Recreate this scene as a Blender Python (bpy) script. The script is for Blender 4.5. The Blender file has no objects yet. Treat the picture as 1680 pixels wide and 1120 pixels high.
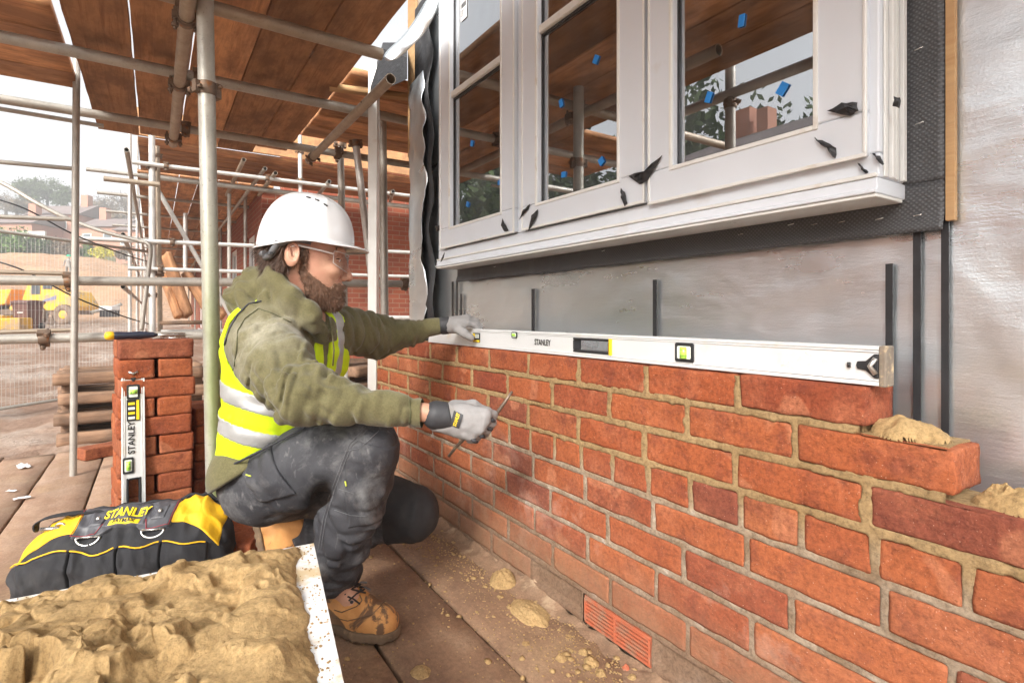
import bpy, bmesh, math, random
import numpy as np
from mathutils import Vector, Matrix, Quaternion, Euler
R = math.radians
random.seed(7)
sc = bpy.context.scene
COL = sc.collection
# ------------------------------------------------------------------ camera, world, sun
PHI = math.atan2(893, 586)
CS, SN = 893 / math.hypot(893, 586), 586 / math.hypot(893, 586)   # direction cosines
CAMH = 0.80
cam_d = bpy.data.cameras.new('camera'); cam = bpy.data.objects.new('camera', cam_d); COL.objects.link(cam)
cam.location = (0, 0, CAMH); cam.rotation_euler = (R(90), 0, PHI)
cam_d.sensor_width = 36; cam_d.lens = 893 / 1680 * 36; cam_d.shift_y = -43 / 1680
cam_d.clip_start = 0.02; cam_d.clip_end = 2000
cam_d.dof.use_dof = False; cam_d.dof.focus_distance = 1.5; cam_d.dof.aperture_fstop = 13.0
sc.camera = cam
SUN_EL, SUN_DIR = R(33), Vector((0.62, -0.78, 0))
world = bpy.data.worlds.new('World'); sc.world = world; world.use_nodes = True
nt = world.node_tree; nt.nodes.clear()
wo = nt.nodes.new('ShaderNodeOutputWorld'); bg = nt.nodes.new('ShaderNodeBackground')
sky = nt.nodes.new('ShaderNodeTexSky'); sky.sky_type = 'NISHITA'; sky.sun_disc = False
sky.sun_elevation = SUN_EL; sky.sun_rotation = math.atan2(SUN_DIR.x, SUN_DIR.y)
sky.dust_density = 5.0; sky.air_density = 1.0; sky.ozone_density = 0.6
hs = nt.nodes.new('ShaderNodeHueSaturation'); hs.inputs['Saturation'].default_value = 0.10; hs.inputs['Value'].default_value = 1.75
nt.links.new(sky.outputs[0], hs.inputs['Color']); nt.links.new(hs.outputs[0], bg.inputs['Color'])
bg.inputs['Strength'].default_value = 0.15
nt.links.new(bg.outputs[0], wo.inputs['Surface'])
sun_l = bpy.data.lights.new('sun', 'SUN'); sun_l.energy = 2.9; sun_l.angle = R(9); sun_l.color = (1, .95, .88)
sun = bpy.data.objects.new('sun', sun_l); COL.objects.link(sun)
sd = Vector((SUN_DIR.x * math.cos(SUN_EL), SUN_DIR.y * math.cos(SUN_EL), math.sin(SUN_EL)))
sun.rotation_euler = sd.to_track_quat('Z', 'Y').to_euler(); sun.location = (5, -8, 12)
sc.view_settings.view_transform = 'Standard'; sc.view_settings.look = 'None'
sc.view_settings.exposure = 0.48; sc.view_settings.gamma = 1
sc.cycles.max_bounces = 8; sc.cycles.diffuse_bounces = 5; sc.cycles.use_denoising = True; sc.cycles.denoising_prefilter = 'ACCURATE'; sc.cycles.denoising_input_passes = 'RGB_ALBEDO_NORMAL'

# ------------------------------------------------------------------ helpers
def W(r, u, d):                       # camera-aligned metres (right, up from lens, depth) -> world
    return Vector((-CS_ * d + SN_ * r, SN_ * d + CS_ * r, CAMH + u))
CS_, SN_ = math.cos(math.atan2(586, 893)), math.sin(math.atan2(586, 893))
def P(px, py, d):                     # photo pixel at a depth -> world
    return W((px - 840) / 893 * d, (517 - py) / 893 * d, d)
def GP(px, py, z=0.0):                # photo pixel on the horizontal plane z
    d = (CAMH - z) * 893 / (py - 517)
    return P(px, py, d)
def XP(px, Y):                        # X on the plane Y=const seen at photo column px
    t = (px - 840) / 893
    return (SN_ * t - CS_) / (SN_ + CS_ * t) * Y
def hashn(ix, iy, iz, seed):
    h = (ix.astype(np.int64) * 374761393 + iy.astype(np.int64) * 668265263 + iz.astype(np.int64) * 2147483647 + seed * 974634777) & 0xffffffff
    h = ((h ^ (h >> 13)) * 1274126177) & 0xffffffff
    return ((h ^ (h >> 16)) & 0xffff) / 65535.0
def vnoise(x, y, z, seed=0):
    x = np.asarray(x, float); y = np.asarray(y, float) + 0 * x; z = np.asarray(z, float) + 0 * x
    ix, iy, iz = np.floor(x), np.floor(y), np.floor(z)
    fx, fy, fz = x - ix, y - iy, z - iz
    fx, fy, fz = [f * f * (3 - 2 * f) for f in (fx, fy, fz)]
    o = 0
    for a in (0, 1):
        for b in (0, 1):
            for c in (0, 1):
                o = o + hashn(ix + a, iy + b, iz + c, seed) * (fx if a else 1 - fx) * (fy if b else 1 - fy) * (fz if c else 1 - fz)
    return o * 2 - 1
def fbm(x, y, z, seed=0, n=4):
    o, a = 0, .5
    for i in range(n):
        o = o + a * vnoise(x, y, z, seed + i); x, y, z, a = np.asarray(x) * 2.03, np.asarray(y) * 2.03, np.asarray(z) * 2.03, a * .5
    return o
def sstep(a, b, x):
    t = np.clip((x - a) / (b - a), 0, 1); return t * t * (3 - 2 * t)

def np_mesh(name, V, F, smooth=True, attr=None):
    me = bpy.data.meshes.new(name)
    V = np.asarray(V, np.float32)
    if isinstance(F, np.ndarray):
        k = F.shape[1]; me.vertices.add(len(V)); me.vertices.foreach_set('co', V.ravel())
        me.loops.add(F.size); me.loops.foreach_set('vertex_index', F.ravel().astype(np.int32))
        me.polygons.add(len(F)); me.polygons.foreach_set('loop_start', np.arange(0, F.size, k, dtype=np.int32))
        me.update(calc_edges=True)
    else:
        me.from_pydata([tuple(v) for v in V], [], F); me.update()
    me.validate()
    if smooth: me.polygons.foreach_set('use_smooth', [True] * len(me.polygons))
    if attr is not None and len(attr) == len(me.vertices):
        a = me.attributes.new('rnd', 'FLOAT', 'POINT'); a.data.foreach_set('value', np.asarray(attr, np.float32))
    return me
def tag(o, label=None, cat=None, group=None, kind=None):
    if label: o['label'] = label
    if cat: o['category'] = cat
    if group: o['group'] = group
    if kind: o['kind'] = kind
    return o
def thing(name, label, cat, loc=(0, 0, 0), rz=0, group=None):
    o = bpy.data.objects.new(name, None); COL.objects.link(o); o.empty_display_size = .05
    o.location = loc; o.rotation_euler = (0, 0, rz)
    return tag(o, label, cat, group)
def worldloc(o):
    v = Vector((0, 0, 0))
    while o: v += o.location; o = o.parent
    return v
def link(name, me, mat=None, parent=None, smooth=None, local=False, bevel=0, seg=2):
    """mesh object; vertices given in world space unless local=True"""
    if mat is not None and len(me.materials) == 0: me.materials.append(mat)
    o = bpy.data.objects.new(name, me); COL.objects.link(o)
    n = len(me.vertices)
    if not local and n:
        co = np.empty(n * 3, np.float32); me.vertices.foreach_get('co', co); co = co.reshape(-1, 3)
        if parent is None:
            org = np.array([(co[:, 0].min() + co[:, 0].max()) / 2, (co[:, 1].min() + co[:, 1].max()) / 2, co[:, 2].min()])
            o.location = org
        else:
            org = np.array(worldloc(parent)); 
        co -= org; me.vertices.foreach_set('co', co.ravel()); me.update()
    if parent is not None: o.parent = parent
    if bevel:
        b = o.modifiers.new('bevel', 'BEVEL'); b.width = bevel; b.segments = seg; b.limit_method = 'ANGLE'; b.angle_limit = R(40)
        b.harden_normals = False
    return o
class MB:
    def __init__(s): s.V = []; s.F = []; s.S = []
    def add(s, V, F, smooth=False):
        n = len(s.V); s.V += [tuple(v) for v in V]; s.F += [[i + n for i in f] for f in F]; s.S += [smooth] * len(F); return s
    def box(s, a, b, M=None):
        x0, y0, z0 = a; x1, y1, z1 = b
        V = [Vector(p) for p in ((x0,y0,z0),(x1,y0,z0),(x1,y1,z0),(x0,y1,z0),(x0,y0,z1),(x1,y0,z1),(x1,y1,z1),(x0,y1,z1))]
        if M is not None: V = [M @ v for v in V]
        return s.add(V, [(0,3,2,1),(4,5,6,7),(0,1,5,4),(1,2,6,5),(2,3,7,6),(3,0,4,7)])
    def hexa(s, V):
        return s.add(V, [(0,3,2,1),(4,5,6,7),(0,1,5,4),(1,2,6,5),(2,3,7,6),(3,0,4,7)])
    def tube(s, pts, r, n=12, caps=True, rs=None):
        pts = [Vector(p) for p in pts]; V = []; F = []
        up = None
        for i, p in enumerate(pts):
            t = (pts[min(i + 1, len(pts) - 1)] - pts[max(i - 1, 0)]).normalized()
            if up is None: up = t.orthogonal().normalized()
            up = (up - t * up.dot(t)).normalized(); b = t.cross(up)
            rr = rs[i] if rs else r
            for k in range(n):
                a = 2 * math.pi * k / n; V.append(p + (up * math.cos(a) + b * math.sin(a)) * rr)
        for i in range(len(pts) - 1):
            for k in range(n):
                F.append((i*n+k, i*n+(k+1)%n, (i+1)*n+(k+1)%n, (i+1)*n+k))
        s.add(V, F, True)
        if caps:
            m = len(s.V) - len(V)
            s.F.append([m + k for k in range(n)][::-1]); s.S.append(False)
            s.F.append([m + (len(pts)-1)*n + k for k in range(n)]); s.S.append(False)
        return s
    def lathe(s, prof, M=None, n=24):
        V = []; F = []
        for (r, z) in prof:
            for k in range(n):
                a = 2*math.pi*k/n; v = Vector((r*math.cos(a), r*math.sin(a), z)); V.append(M @ v if M is not None else v)
        for i in range(len(prof)-1):
            for k in range(n): F.append((i*n+k, i*n+(k+1)%n, (i+1)*n+(k+1)%n, (i+1)*n+k))
        return s.add(V, F, True)
    def prism(s, poly, z0, z1, M=None):
        n = len(poly)
        V = [Vector((x, y, z0)) for x, y in poly] + [Vector((x, y, z1)) for x, y in poly]
        if M is not None: V = [M @ v for v in V]
        return s.add(V, [list(range(n))[::-1], list(range(n, 2*n))] + [(i, (i+1)%n, n+(i+1)%n, n+i) for i in range(n)])
    def mesh(s, name):
        me = bpy.data.meshes.new(name); me.from_pydata(s.V, [], s.F); me.update()
        me.polygons.foreach_set('use_smooth', s.S)
        bm = bmesh.new(); bm.from_mesh(me); bmesh.ops.recalc_face_normals(bm, faces=bm.faces); bm.to_mesh(me); bm.free()
        return me
    def build(s, name, mat, parent=None, local=False, bevel=0, seg=2):
        return link(name, s.mesh(name), mat, parent, local=local, bevel=bevel, seg=seg)
def grid_faces(nx, ny):
    i = np.arange(nx - 1)[:, None] * ny + np.arange(ny - 1)[None, :]
    return np.stack([i, i + ny, i + ny + 1, i + 1], -1).reshape(-1, 4)
def gridbox(L, Wd, H, nx, ny, nz, rad=.004, amp=.0012, seed=0, nsc=30):
    """rounded, slightly uneven block centred in x,y with base z=0"""
    V, F, key = [], [], {}
    def vid(i, j, k):
        if (i, j, k) not in key: key[(i, j, k)] = len(V); V.append((i / nx, j / ny, k / nz))
        return key[(i, j, k)]
    for i in range(nx):
        for j in range(ny):
            F.append((vid(i,j,0), vid(i,j+1,0), vid(i+1,j+1,0), vid(i+1,j,0)))
            F.append((vid(i,j,nz), vid(i+1,j,nz), vid(i+1,j+1,nz), vid(i,j+1,nz)))
    for i in range(nx):
        for k in range(nz):
            F.append((vid(i,0,k), vid(i+1,0,k), vid(i+1,0,k+1), vid(i,0,k+1)))
            F.append((vid(i,ny,k), vid(i,ny,k+1), vid(i+1,ny,k+1), vid(i+1,ny,k)))
    for j in range(ny):
        for k in range(nz):
            F.append((vid(0,j,k), vid(0,j,k+1), vid(0,j+1,k+1), vid(0,j+1,k)))
            F.append((vid(nx,j,k), vid(nx,j+1,k), vid(nx,j+1,k+1), vid(nx,j,k+1)))
    A = np.array(V); S = np.array([L, Wd, H])
    # push grid lines toward the edges so that the rounding has vertices to work with
    A = (A - .5) * S
    inner = np.clip(A, -(S / 2 - rad), S / 2 - rad); dlt = A - inner
    ln = np.linalg.norm(dlt, axis=1, keepdims=True); dn = np.where(ln > 1e-9, dlt / np.maximum(ln, 1e-9), 0)
    A = inner + dn * np.minimum(ln, rad)
    o = np.random.RandomState(seed).rand(3) * 50
    q = A * nsc + o
    nrm = A / np.maximum(np.abs(A / (S / 2)).max(1, keepdims=True), 1e-6); nrm = np.sign(A) * (np.abs(A) > S / 2 - rad * 1.01)
    A = A + nrm * (fbm(q[:, 0], q[:, 1], q[:, 2], seed)[:, None] * amp * 2)
    A[:, 2] += H / 2
    return A, np.array(F)

# ------------------------------------------------------------------ materials
class NT:
    def __init__(s, name):
        s.m = bpy.data.materials.new(name); s.m.use_nodes = True; s.t = s.m.node_tree; s.t.nodes.clear()
        s.out = s.n('OutputMaterial'); s.p = s.n('BsdfPrincipled'); s.l(s.p.outputs[0], s.out.inputs[0]); s.tc = s.n('TexCoord')
    def n(s, k, **kw):
        x = s.t.nodes.new('ShaderNode' + k)
        for a, b in kw.items(): setattr(x, a, b)
        return x
    def l(s, a, b): s.t.links.new(a, b)
    def co(s, sc=(1, 1, 1), src='Object'):
        m = s.n('Mapping'); m.inputs['Scale'].default_value = sc
        s.l(s.tc.outputs[src] if src != 'World' else s.n('NewGeometry').outputs['Position'], m.inputs[0]); return m.outputs[0]
    def noise(s, scale, v=None, detail=4, rough=.6, dist=0):
        x = s.n('TexNoise'); x.inputs['Scale'].default_value = scale; x.inputs['Detail'].default_value = detail
        x.inputs['Roughness'].default_value = rough; x.inputs['Distortion'].default_value = dist
        s.l(v if v is not None else s.co(), x.inputs['Vector']); return x.outputs[0]
    def voro(s, scale, v=None, feature='F1', out=0):
        x = s.n('TexVoronoi'); x.feature = feature; x.inputs['Scale'].default_value = scale
        s.l(v if v is not None else s.co(), x.inputs['Vector']); return x.outputs[out]
    def ramp(s, f, stops, interp='LINEAR'):
        x = s.n('ValToRGB'); e = x.color_ramp.elements; x.color_ramp.interpolation = interp
        while len(e) < len(stops): e.new(.5)
        for i, (p, c) in enumerate(stops):
            e[i].position = p; c = (c, c, c) if isinstance(c, (int, float)) else c; e[i].color = (*c, 1)
        s.l(f, x.inputs[0]); return x.outputs[0]
    def mix(s, f, a, b, mode='MIX'):
        x = s.n('Mix'); x.data_type = 'RGBA'; x.blend_type = mode
        for v, i in ((f, 0), (a, 6), (b, 7)):
            if isinstance(v, (int, float)): x.inputs[i].default_value = v if i == 0 else (v, v, v, 1)
            elif isinstance(v, tuple): x.inputs[i].default_value = (*v, 1)
            else: s.l(v, x.inputs[i])
        return x.outputs[2]
    def math(s, op, a, b=0.0, clamp=False):
        x = s.n('Math'); x.operation = op; x.use_clamp = clamp
        for v, i in ((a, 0), (b, 1)):
            if isinstance(v, (int, float)): x.inputs[i].default_value = v
            else: s.l(v, x.inputs[i])
        return x.outputs[0]
    def set(s, k, v):
        i = s.p.inputs[k]
        if isinstance(v, (int, float)): i.default_value = v
        elif isinstance(v, tuple): i.default_value = (*v, 1) if len(v) == 3 else v
        else: s.l(v, i)
        return s
    def bump(s, h, st=.3, dist=.002, prev=None):
        b = s.n('Bump'); b.inputs['Strength'].default_value = st; b.inputs['Distance'].default_value = dist
        s.l(h, b.inputs['Height'])
        if prev is not None: s.l(prev, b.inputs['Normal'])
        s.l(b.outputs[0], s.p.inputs['Normal']); return b.outputs[0]
def simple(name, c, rough=.6, metal=0, var=.18, nscale=6, bump=.15, bscale=80, bdist=.001, c2=None, st=None, stsc=3, stt=(.55, .65), objvar=0, coat=0, spec=None, fine=.0):
    k = NT(name); n1 = k.noise(nscale, detail=6)
    a = tuple(x * (1 - var) for x in c); b = c2 or tuple(min(1, x * (1 + var)) for x in c)
    col = k.ramp(n1, [(.3, a), (.7, b)])
    if fine: col = k.mix(fine, col, k.ramp(k.noise(bscale * 1.7, detail=3), [(.3, .25), (.7, 1.0)]), 'MULTIPLY')
    if st: col = k.mix(k.ramp(k.noise(stsc, detail=8, rough=.65), [(stt[0], 0.), (stt[1], 1.)]), col, st)
    if objvar:
        oi = k.n('ObjectInfo'); f = k.n('MapRange'); k.l(oi.outputs['Random'], f.inputs[0]); f.inputs[3].default_value = 1 - objvar; f.inputs[4].default_value = 1 + objvar * .6
        cc = k.n('CombineColor'); [k.l(f.outputs[0], cc.inputs[i]) for i in range(3)]; col = k.mix(1.0, col, cc.outputs[0], 'MULTIPLY')
    k.set('Base Color', col).set('Metallic', metal)
    k.set('Roughness', k.ramp(k.noise(nscale * 2.3, detail=5), [(.3, max(0, rough - .08)), (.7, min(1, rough + .1))]))
    if coat: k.set('Coat Weight', coat); k.set('Coat Roughness', .1)
    if spec is not None: k.set('Specular IOR Level', spec)
    if bump: k.bump(k.noise(bscale, detail=5), bump, bdist)
    return k.m
def brick_mat(name, attr):
    k = NT(name)
    v = k.co(src='World') if attr else k.co()
    if attr: r = k.n('Attribute'); r.attribute_name = 'rnd'; rnd = r.outputs['Fac']
    else: rnd = k.n('ObjectInfo').outputs['Random']
    col = k.ramp(rnd, [(0, (.34, .086, .032)), (.35, (.39, .112, .042)), (.6, (.27, .064, .030)), (.8, (.42, .138, .055)), (1, (.20, .055, .036))])
    vo = k.n('VectorMath'); vo.operation = 'ADD'; k.l(v, vo.inputs[0])
    cx = k.n('CombineXYZ'); k.l(k.math('MULTIPLY', rnd, 37.), cx.inputs[0]); k.l(k.math('MULTIPLY', rnd, 91.), cx.inputs[2]); k.l(cx.outputs[0], vo.inputs[1]); vv = vo.outputs[0]
    col = k.mix(k.ramp(k.noise(9, vv, 6, .65, .4), [(.50, 0.), (.68, .55)]), col, (.46, .16, .08))
    col = k.mix(k.ramp(k.noise(7, vv, 2, .4), [(.635, 0.), (.655, .5)]), col, (.52, .21, .11))
    col = k.mix(k.ramp(k.noise(16, vv, 7, .7), [(.50, 0.), (.72, .8)]), col, (.17, .045, .03))
    col = k.mix(.55, col, k.ramp(k.noise(110, v, 6, .75), [(.34, .25), (.56, 1.), (.7, 1.25)]), 'MULTIPLY')
    col = k.mix(k.ramp(k.noise(330, v, 2), [(.69, 0.), (.74, .6)]), col, (.75, .5, .38))
    if attr:
        sp = k.n('SeparateXYZ'); k.l(v, sp.inputs[0]); z = sp.outputs[2]
        # efflorescence and building dust on the older courses
        old = k.ramp(k.math('ADD', z, k.math('MULTIPLY', k.noise(3, v), .2)), [(.42, 1.), (.56, 0.)])
        col = k.mix(k.math('MULTIPLY', old, k.ramp(k.noise(5, v, 7, .7), [(.56, 0.), (.74, .5)])), col, (.58, .40, .32))
        col = k.mix(k.math('MULTIPLY', old, .10), col, (.45, .22, .13))
        dirt = k.math('SUBTRACT', 1.0, k.math('DIVIDE', k.math('SUBTRACT', z, k.math('MULTIPLY', k.noise(8, v, 6), .14)), .15), True)
        dirt = k.math('MULTIPLY', dirt, k.ramp(k.noise(22, v, 6), [(.25, .55), (.6, 1.)]))
        col = k.mix(k.math('MULTIPLY', dirt, .88, True), col, (.27, .16, .095))
    k.set('Base Color', col).set('Roughness', .88).set('Specular IOR Level', .25)
    b = k.bump(k.noise(38, vv, 8, .75), .8, .008)
    b = k.bump(k.noise(300, v, 3), .5, .0015, b)
    return k.m
def mortar_mat(name, fresh=True, ca=(.31, .20, .09), cb=(.42, .285, .14)):
    k = NT(name); v = k.co(src='World')
    col = k.ramp(k.noise(7, v, 6), [(.3, ca), (.7, cb)])
    sp = k.n('SeparateXYZ'); k.l(v, sp.inputs[0]); z = sp.outputs[2]
    if fresh:
        old = k.ramp(k.math('ADD', z, k.math('MULTIPLY', k.noise(3, v), .08)), [(.43, 1.), (.50, 0.)])
        col = k.mix(old, col, k.ramp(k.noise(14, v, 6), [(.35, (.25, .17, .105)), (.62, (.42, .33, .24)), (.72, (.62, .55, .47))]))
        dirt = k.math('SUBTRACT', 1.0, k.math('DIVIDE', k.math('SUBTRACT', z, k.math('MULTIPLY', k.noise(8, v, 6), .12)), .2), True)
        col = k.mix(k.math('MULTIPLY', dirt, .85, True), col, (.22, .13, .08))
    col = k.mix(.6, col, k.ramp(k.noise(130, v, 6, .78), [(.35, .3), (.55, 1.), (.7, 1.2)]), 'MULTIPLY')
    k.set('Base Color', col).set('Roughness', .85).set('Specular IOR Level', .3)
    b = k.bump(k.noise(75, v, 8, .8), .9, .006); k.bump(k.noise(420, v, 3), .5, .001, b)
    return k.m
def wood_mat(name, dark, light, stain, grain=1.0, rough=.75, scale=1.0, stamt=.8):
    k = NT(name); oi = k.n('ObjectInfo')
    off = k.n('VectorMath'); off.operation = 'ADD'; k.l(k.co(), off.inputs[0])
    cx = k.n('CombineXYZ'); [k.l(k.math('MULTIPLY', oi.outputs['Random'], q), cx.inputs[i]) for i, q in enumerate((53., 19., 7.))]; k.l(cx.outputs[0], off.inputs[1])
    m = k.n('Mapping'); m.inputs['Scale'].default_value = (1.2 * scale, 22 * scale, 22 * scale); k.l(off.outputs[0], m.inputs[0])
    g = k.noise(1.6, m.outputs[0], 8, .7, 1.2)
    col = k.ramp(g, [(.3, dark), (.52, light), (.75, tuple(x * .8 for x in light))])
    m2 = k.n('Mapping'); m2.inputs['Scale'].default_value = (2.2, 5, 5); k.l(off.outputs[0], m2.inputs[0])
    col = k.mix(k.ramp(k.noise(1.7, m2.outputs[0], 7, .65), [(.40, 0.), (.60, stamt)]), col, stain)
    f = k.n('MapRange'); k.l(oi.outputs['Random'], f.inputs[0]); f.inputs[3].default_value = .55; f.inputs[4].default_value = 1.2
    cc = k.n('CombineColor'); [k.l(f.outputs[0], cc.inputs[i]) for i in range(3)]; col = k.mix(1.0, col, cc.outputs[0], 'MULTIPLY')
    k.set('Base Color', col).set('Roughness', rough).set('Specular IOR Level', .3)
    b = k.bump(g, .35 * grain, .003); k.bump(k.noise(120, off.outputs[0], 4), .2, .001, b)
    return k.m
M = {}
M['brick'] = brick_mat('wall_brick', True); M['loose_brick'] = brick_mat('loose_brick', False)
M['mortar'] = mortar_mat('mortar_joint'); M['wet_mortar'] = mortar_mat('wet_mortar', False, (.37, .235, .10), (.50, .335, .155))
M['board_under'] = wood_mat('scaffold_board_wood', (.36, .155, .068), (.66, .34, .165), (.28, .14, .075))
M['board_pale'] = wood_mat('pale_board_wood', (.42, .22, .10), (.60, .34, .16), (.36, .19, .10))
M['pallet'] = wood_mat('pallet_wood', (.14, .08, .05), (.30, .18, .11), (.13, .085, .06))
M['timber'] = wood_mat('new_timber', (.50, .28, .12), (.66, .42, .21), (.45, .25, .12), stamt=.4)
def tube_mat(name, c, rust=.5, green=False):
    k = NT(name); v = k.co(); col = k.ramp(k.noise(9, v, 7, .65), [(.3, tuple(x * .72 for x in c)), (.65, c)])
    col = k.mix(k.ramp(k.noise(16, k.co((1, 1, .35)), 8, .7), [(.56, 0.), (.72, rust)]), col, (.25, .15, .09))
    col = k.mix(k.ramp(k.noise(130, v, 3), [(.62, 0.), (.70, .55)]), col, (.16, .13, .10))
    if green:
        sp = k.n('SeparateXYZ'); k.l(v, sp.inputs[0])
        g = k.math('MULTIPLY', k.ramp(sp.outputs[2], [(.55, 1.), (.95, 0.)]), k.ramp(sp.outputs[1], [(0.0, 0.), (1., 1.)]))
        g2 = k.n('MapRange'); k.l(k.math('ADD', k.math('MULTIPLY', sp.outputs[0], 22.), k.math('MULTIPLY', k.noise(14, k.co((1, 1, .3)), 6), 1.2)), g2.inputs[0]); g2.inputs[1].default_value = .2; g2.inputs[2].default_value = 1.0
        hz = k.n('MapRange'); k.l(sp.outputs[2], hz.inputs[0]); hz.inputs[1].default_value = 1.25; hz.inputs[2].default_value = .55
        col = k.mix(k.math('MULTIPLY', k.math('MULTIPLY', g2.outputs[0], hz.outputs[0]), .75, True), col, (.20, .25, .045))
    k.set('Base Color', col).set('Metallic', .35).set('Roughness', k.ramp(k.noise(30, v), [(.3, .38), (.7, .62)])); k.bump(k.noise(70, v, 5), .2, .001)
    return k.m
M['tube'] = tube_mat('galvanised_tube', (.46, .43, .38)); M['tube_pale'] = tube_mat('pale_tube', (.66, .64, .60), .25)
M['tube_brown'] = tube_mat('weathered_tube', (.40, .32, .24), .7); M['tube_green'] = tube_mat('algae_tube', (.50, .48, .42), .3, True)
M['coupler'] = simple('rusty_coupler', (.20, .14, .10), .6, .6, .35, 30, .4, 120, st=(.30, .13, .05), stsc=30)
M['upvc'] = simple('white_window_film', (.66, .69, .73), .42, 0, .05, 3, .12, 25, .001, st=(.55, .50, .45), stsc=7, stt=(.62, .85))
M['upvc_bead'] = simple('cream_window_edge', (.74, .735, .70), .35, 0, .05, 9, .05, 40, st=(.5, .40, .28), stsc=12, stt=(.6, .8))
M['black_film'] = simple('black_torn_film', (.02, .02, .022), .45, 0, .3, 30, .8, 60, .004)
M['membrane'] = None
M['blue'] = simple('blue_packer_plastic', (.02, .22, .62), .4, 0, .08, 20, .05)
M['steel'] = simple('bright_steel', (.62, .60, .57), .28, .9, .15, 12, .1, 60)
M['black_plastic'] = simple('black_plastic', (.022, .022, .024), .42, 0, .2, 20, .15, 200)
M['alu'] = simple('brushed_aluminium', (.74, .745, .74), .34, .25, .07, 3, .08, 40, st=(.72, .66, .55), stsc=9, stt=(.6, .75))
M['yellow'] = simple('yellow_plastic', (.80, .50, .02), .45, 0, .08, 12, .1)
# ------------------------------------------------------------------ brick wall being built
YF = 0.92                         # front face of the new brickwork
WX0 = -2.62                       # its far end
ENDS = [-.404, -.292, -.18, -.06, .05, .16, .27, .38, .49]     # racked near end of every course, top first
BP, CP = .2285, .075
def course_joints(k):
    """list of (x0, x1) brick extents in course k (0 = top)"""
    out = []; e = ENDS[min(k, 8)]
    if k == 3: w = BP / 2; x = -.075 + .0
    else: w = BP; x = e
    if k != 3 and k > 2: x = ENDS[0] + (BP / 2 if k % 2 else 0) + BP * 2 + [0,0,0,0,.02,-.01,.03,0,.015][k]
    if k == 3: x = .06
    while x > WX0 + .02:
        x0 = max(x - w + .011, WX0); out.append((x0, x)); x -= w
    return out
wall = thing('brick_wall', 'half built red brick garden-bond wall with fresh sandy mortar, rising beside the kneeling man', 'wall', ((WX0 + .2) / 2, YF + .05, 0))
Vs, Fs, As, n = [], [], [], 0
rs = np.random.RandomState(3)
for k in range(9):
    ztop = .69 - k * CP
    for (x0, x1) in course_joints(k):
        if k == 8 and x1 > -1.10 and x0 < -.83: continue
        w = x1 - x0
        if w < .03: continue
        near = x1 > -1.6
        A, F = gridbox(w, .1025, .0618, max(3, int(w / (.006 if x1 > -1.3 else .009 if near else .015))), 5, 11 if x1 > -1.3 else 7 if near else 5, .0036, .0017, rs.randint(9999), 22)
        A[:, 0] += (x0 + x1) / 2; A[:, 1] += YF + .051 + rs.uniform(-.0015, .0015); A[:, 2] += ztop - .0638 + rs.uniform(-.001, .001)
        tl = rs.uniform(-.006, .006); A[:, 2] += (A[:, 0] - (x0 + x1) / 2) * tl
        Vs.append(A); Fs.append(F + n); n += len(A); As.append(np.full(len(A), rs.rand()))
link('brickwork', np_mesh('brickwork', np.concatenate(Vs), np.concatenate(Fs), True, np.concatenate(As)), M['brick'], wall)
# mortar face as a fine relief
st = .0036
xs = np.arange(WX0, .5, st); zs = np.arange(0.002, .688, st)
X, Z = np.meshgrid(xs, zs, indexing='ij')
kk = np.clip(np.floor((.69 - Z) / CP).astype(int), 0, 8)
zl = (.69 - Z) - kk * CP                                         # 0 at the top of the course
s_bed = np.minimum(np.abs(zl - (CP - .005)), np.abs(zl + .005))
s_per = np.full_like(X, 9.)
for k in range(9):
    m = kk == k
    for (x0, x1) in course_joints(k):
        s_per = np.where(m, np.minimum(s_per, np.abs(X - (x0 - .0055))), s_per)
s = np.minimum(s_bed, s_per)
fresh = sstep(.40, .47, Z + .03 * fbm(X * 4, 0, Z * 4, 5))
rag = fbm(X * 55, 0, Z * 55, 1, 4)
big = fbm(X * 14, 0, Z * 18, 2, 3)
wd = .0082 + fresh * (.0010 + .0032 * rag + .0028 * big) + (1 - fresh) * (.0012 + .0012 * rag + .001 * big)
cov = sstep(.0015, -.0025, s - wd)
front = YF + .0002 - fresh * (.0014 + .0022 * big + .0030 * rag) + (1 - fresh) * (.0008 + .0022 * rag)
Yr = YF + .017 - cov * (YF + .017 - front)
low = sstep(.13, .0, Z + .04 * fbm(X * 5, 0, Z * 5, 8)); Yr = Yr - low * cov * .002
endx = np.array([e for e in ENDS])[kk]
V = np.stack([X, Yr, Z], -1).reshape(-1, 3); F = grid_faces(len(xs), len(zs))
keep = ((X < endx - .006)).reshape(-1)
vent = ((X > -1.068) & (X < -.838) & (Z < .088) & (Z > .012)).reshape(-1)
keep &= ~vent
F = F[keep[F].all(1)]
link('mortar', np_mesh('mortar', V, F[:, ::-1].copy()), M['mortar'], wall)
core = MB()
for k in range(9):
    core.box((WX0 + .004, YF + .019, .69 - (k + 1) * CP + .001), (ENDS[k] - .012, YF + .098, .69 - k * CP - (.004 if k == 0 else .0004)))
core.build('mortar_core', M['mortar'], wall)
# sloping dirty mortar fillet at the foot of the wall
def relief(name, fx0, fx1, fy0, fy1, step, hfun, mat, parent=None, cut=None):
    xs = np.arange(fx0, fx1, step); ys = np.arange(fy0, fy1, step)
    X, Y = np.meshgrid(xs, ys, indexing='ij'); Z = hfun(X, Y)
    V = np.stack([X, Y, Z], -1).reshape(-1, 3); F = grid_faces(len(xs), len(ys))
    if cut is not None:
        kp = cut(X, Y, Z).reshape(-1); F = F[kp[F].any(1)]
        used = np.unique(F); rm = -np.ones(len(V), int); rm[used] = np.arange(len(used)); V = V[used]; F = rm[F]
    return link(name, np_mesh(name, V, F), mat, parent)
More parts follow.
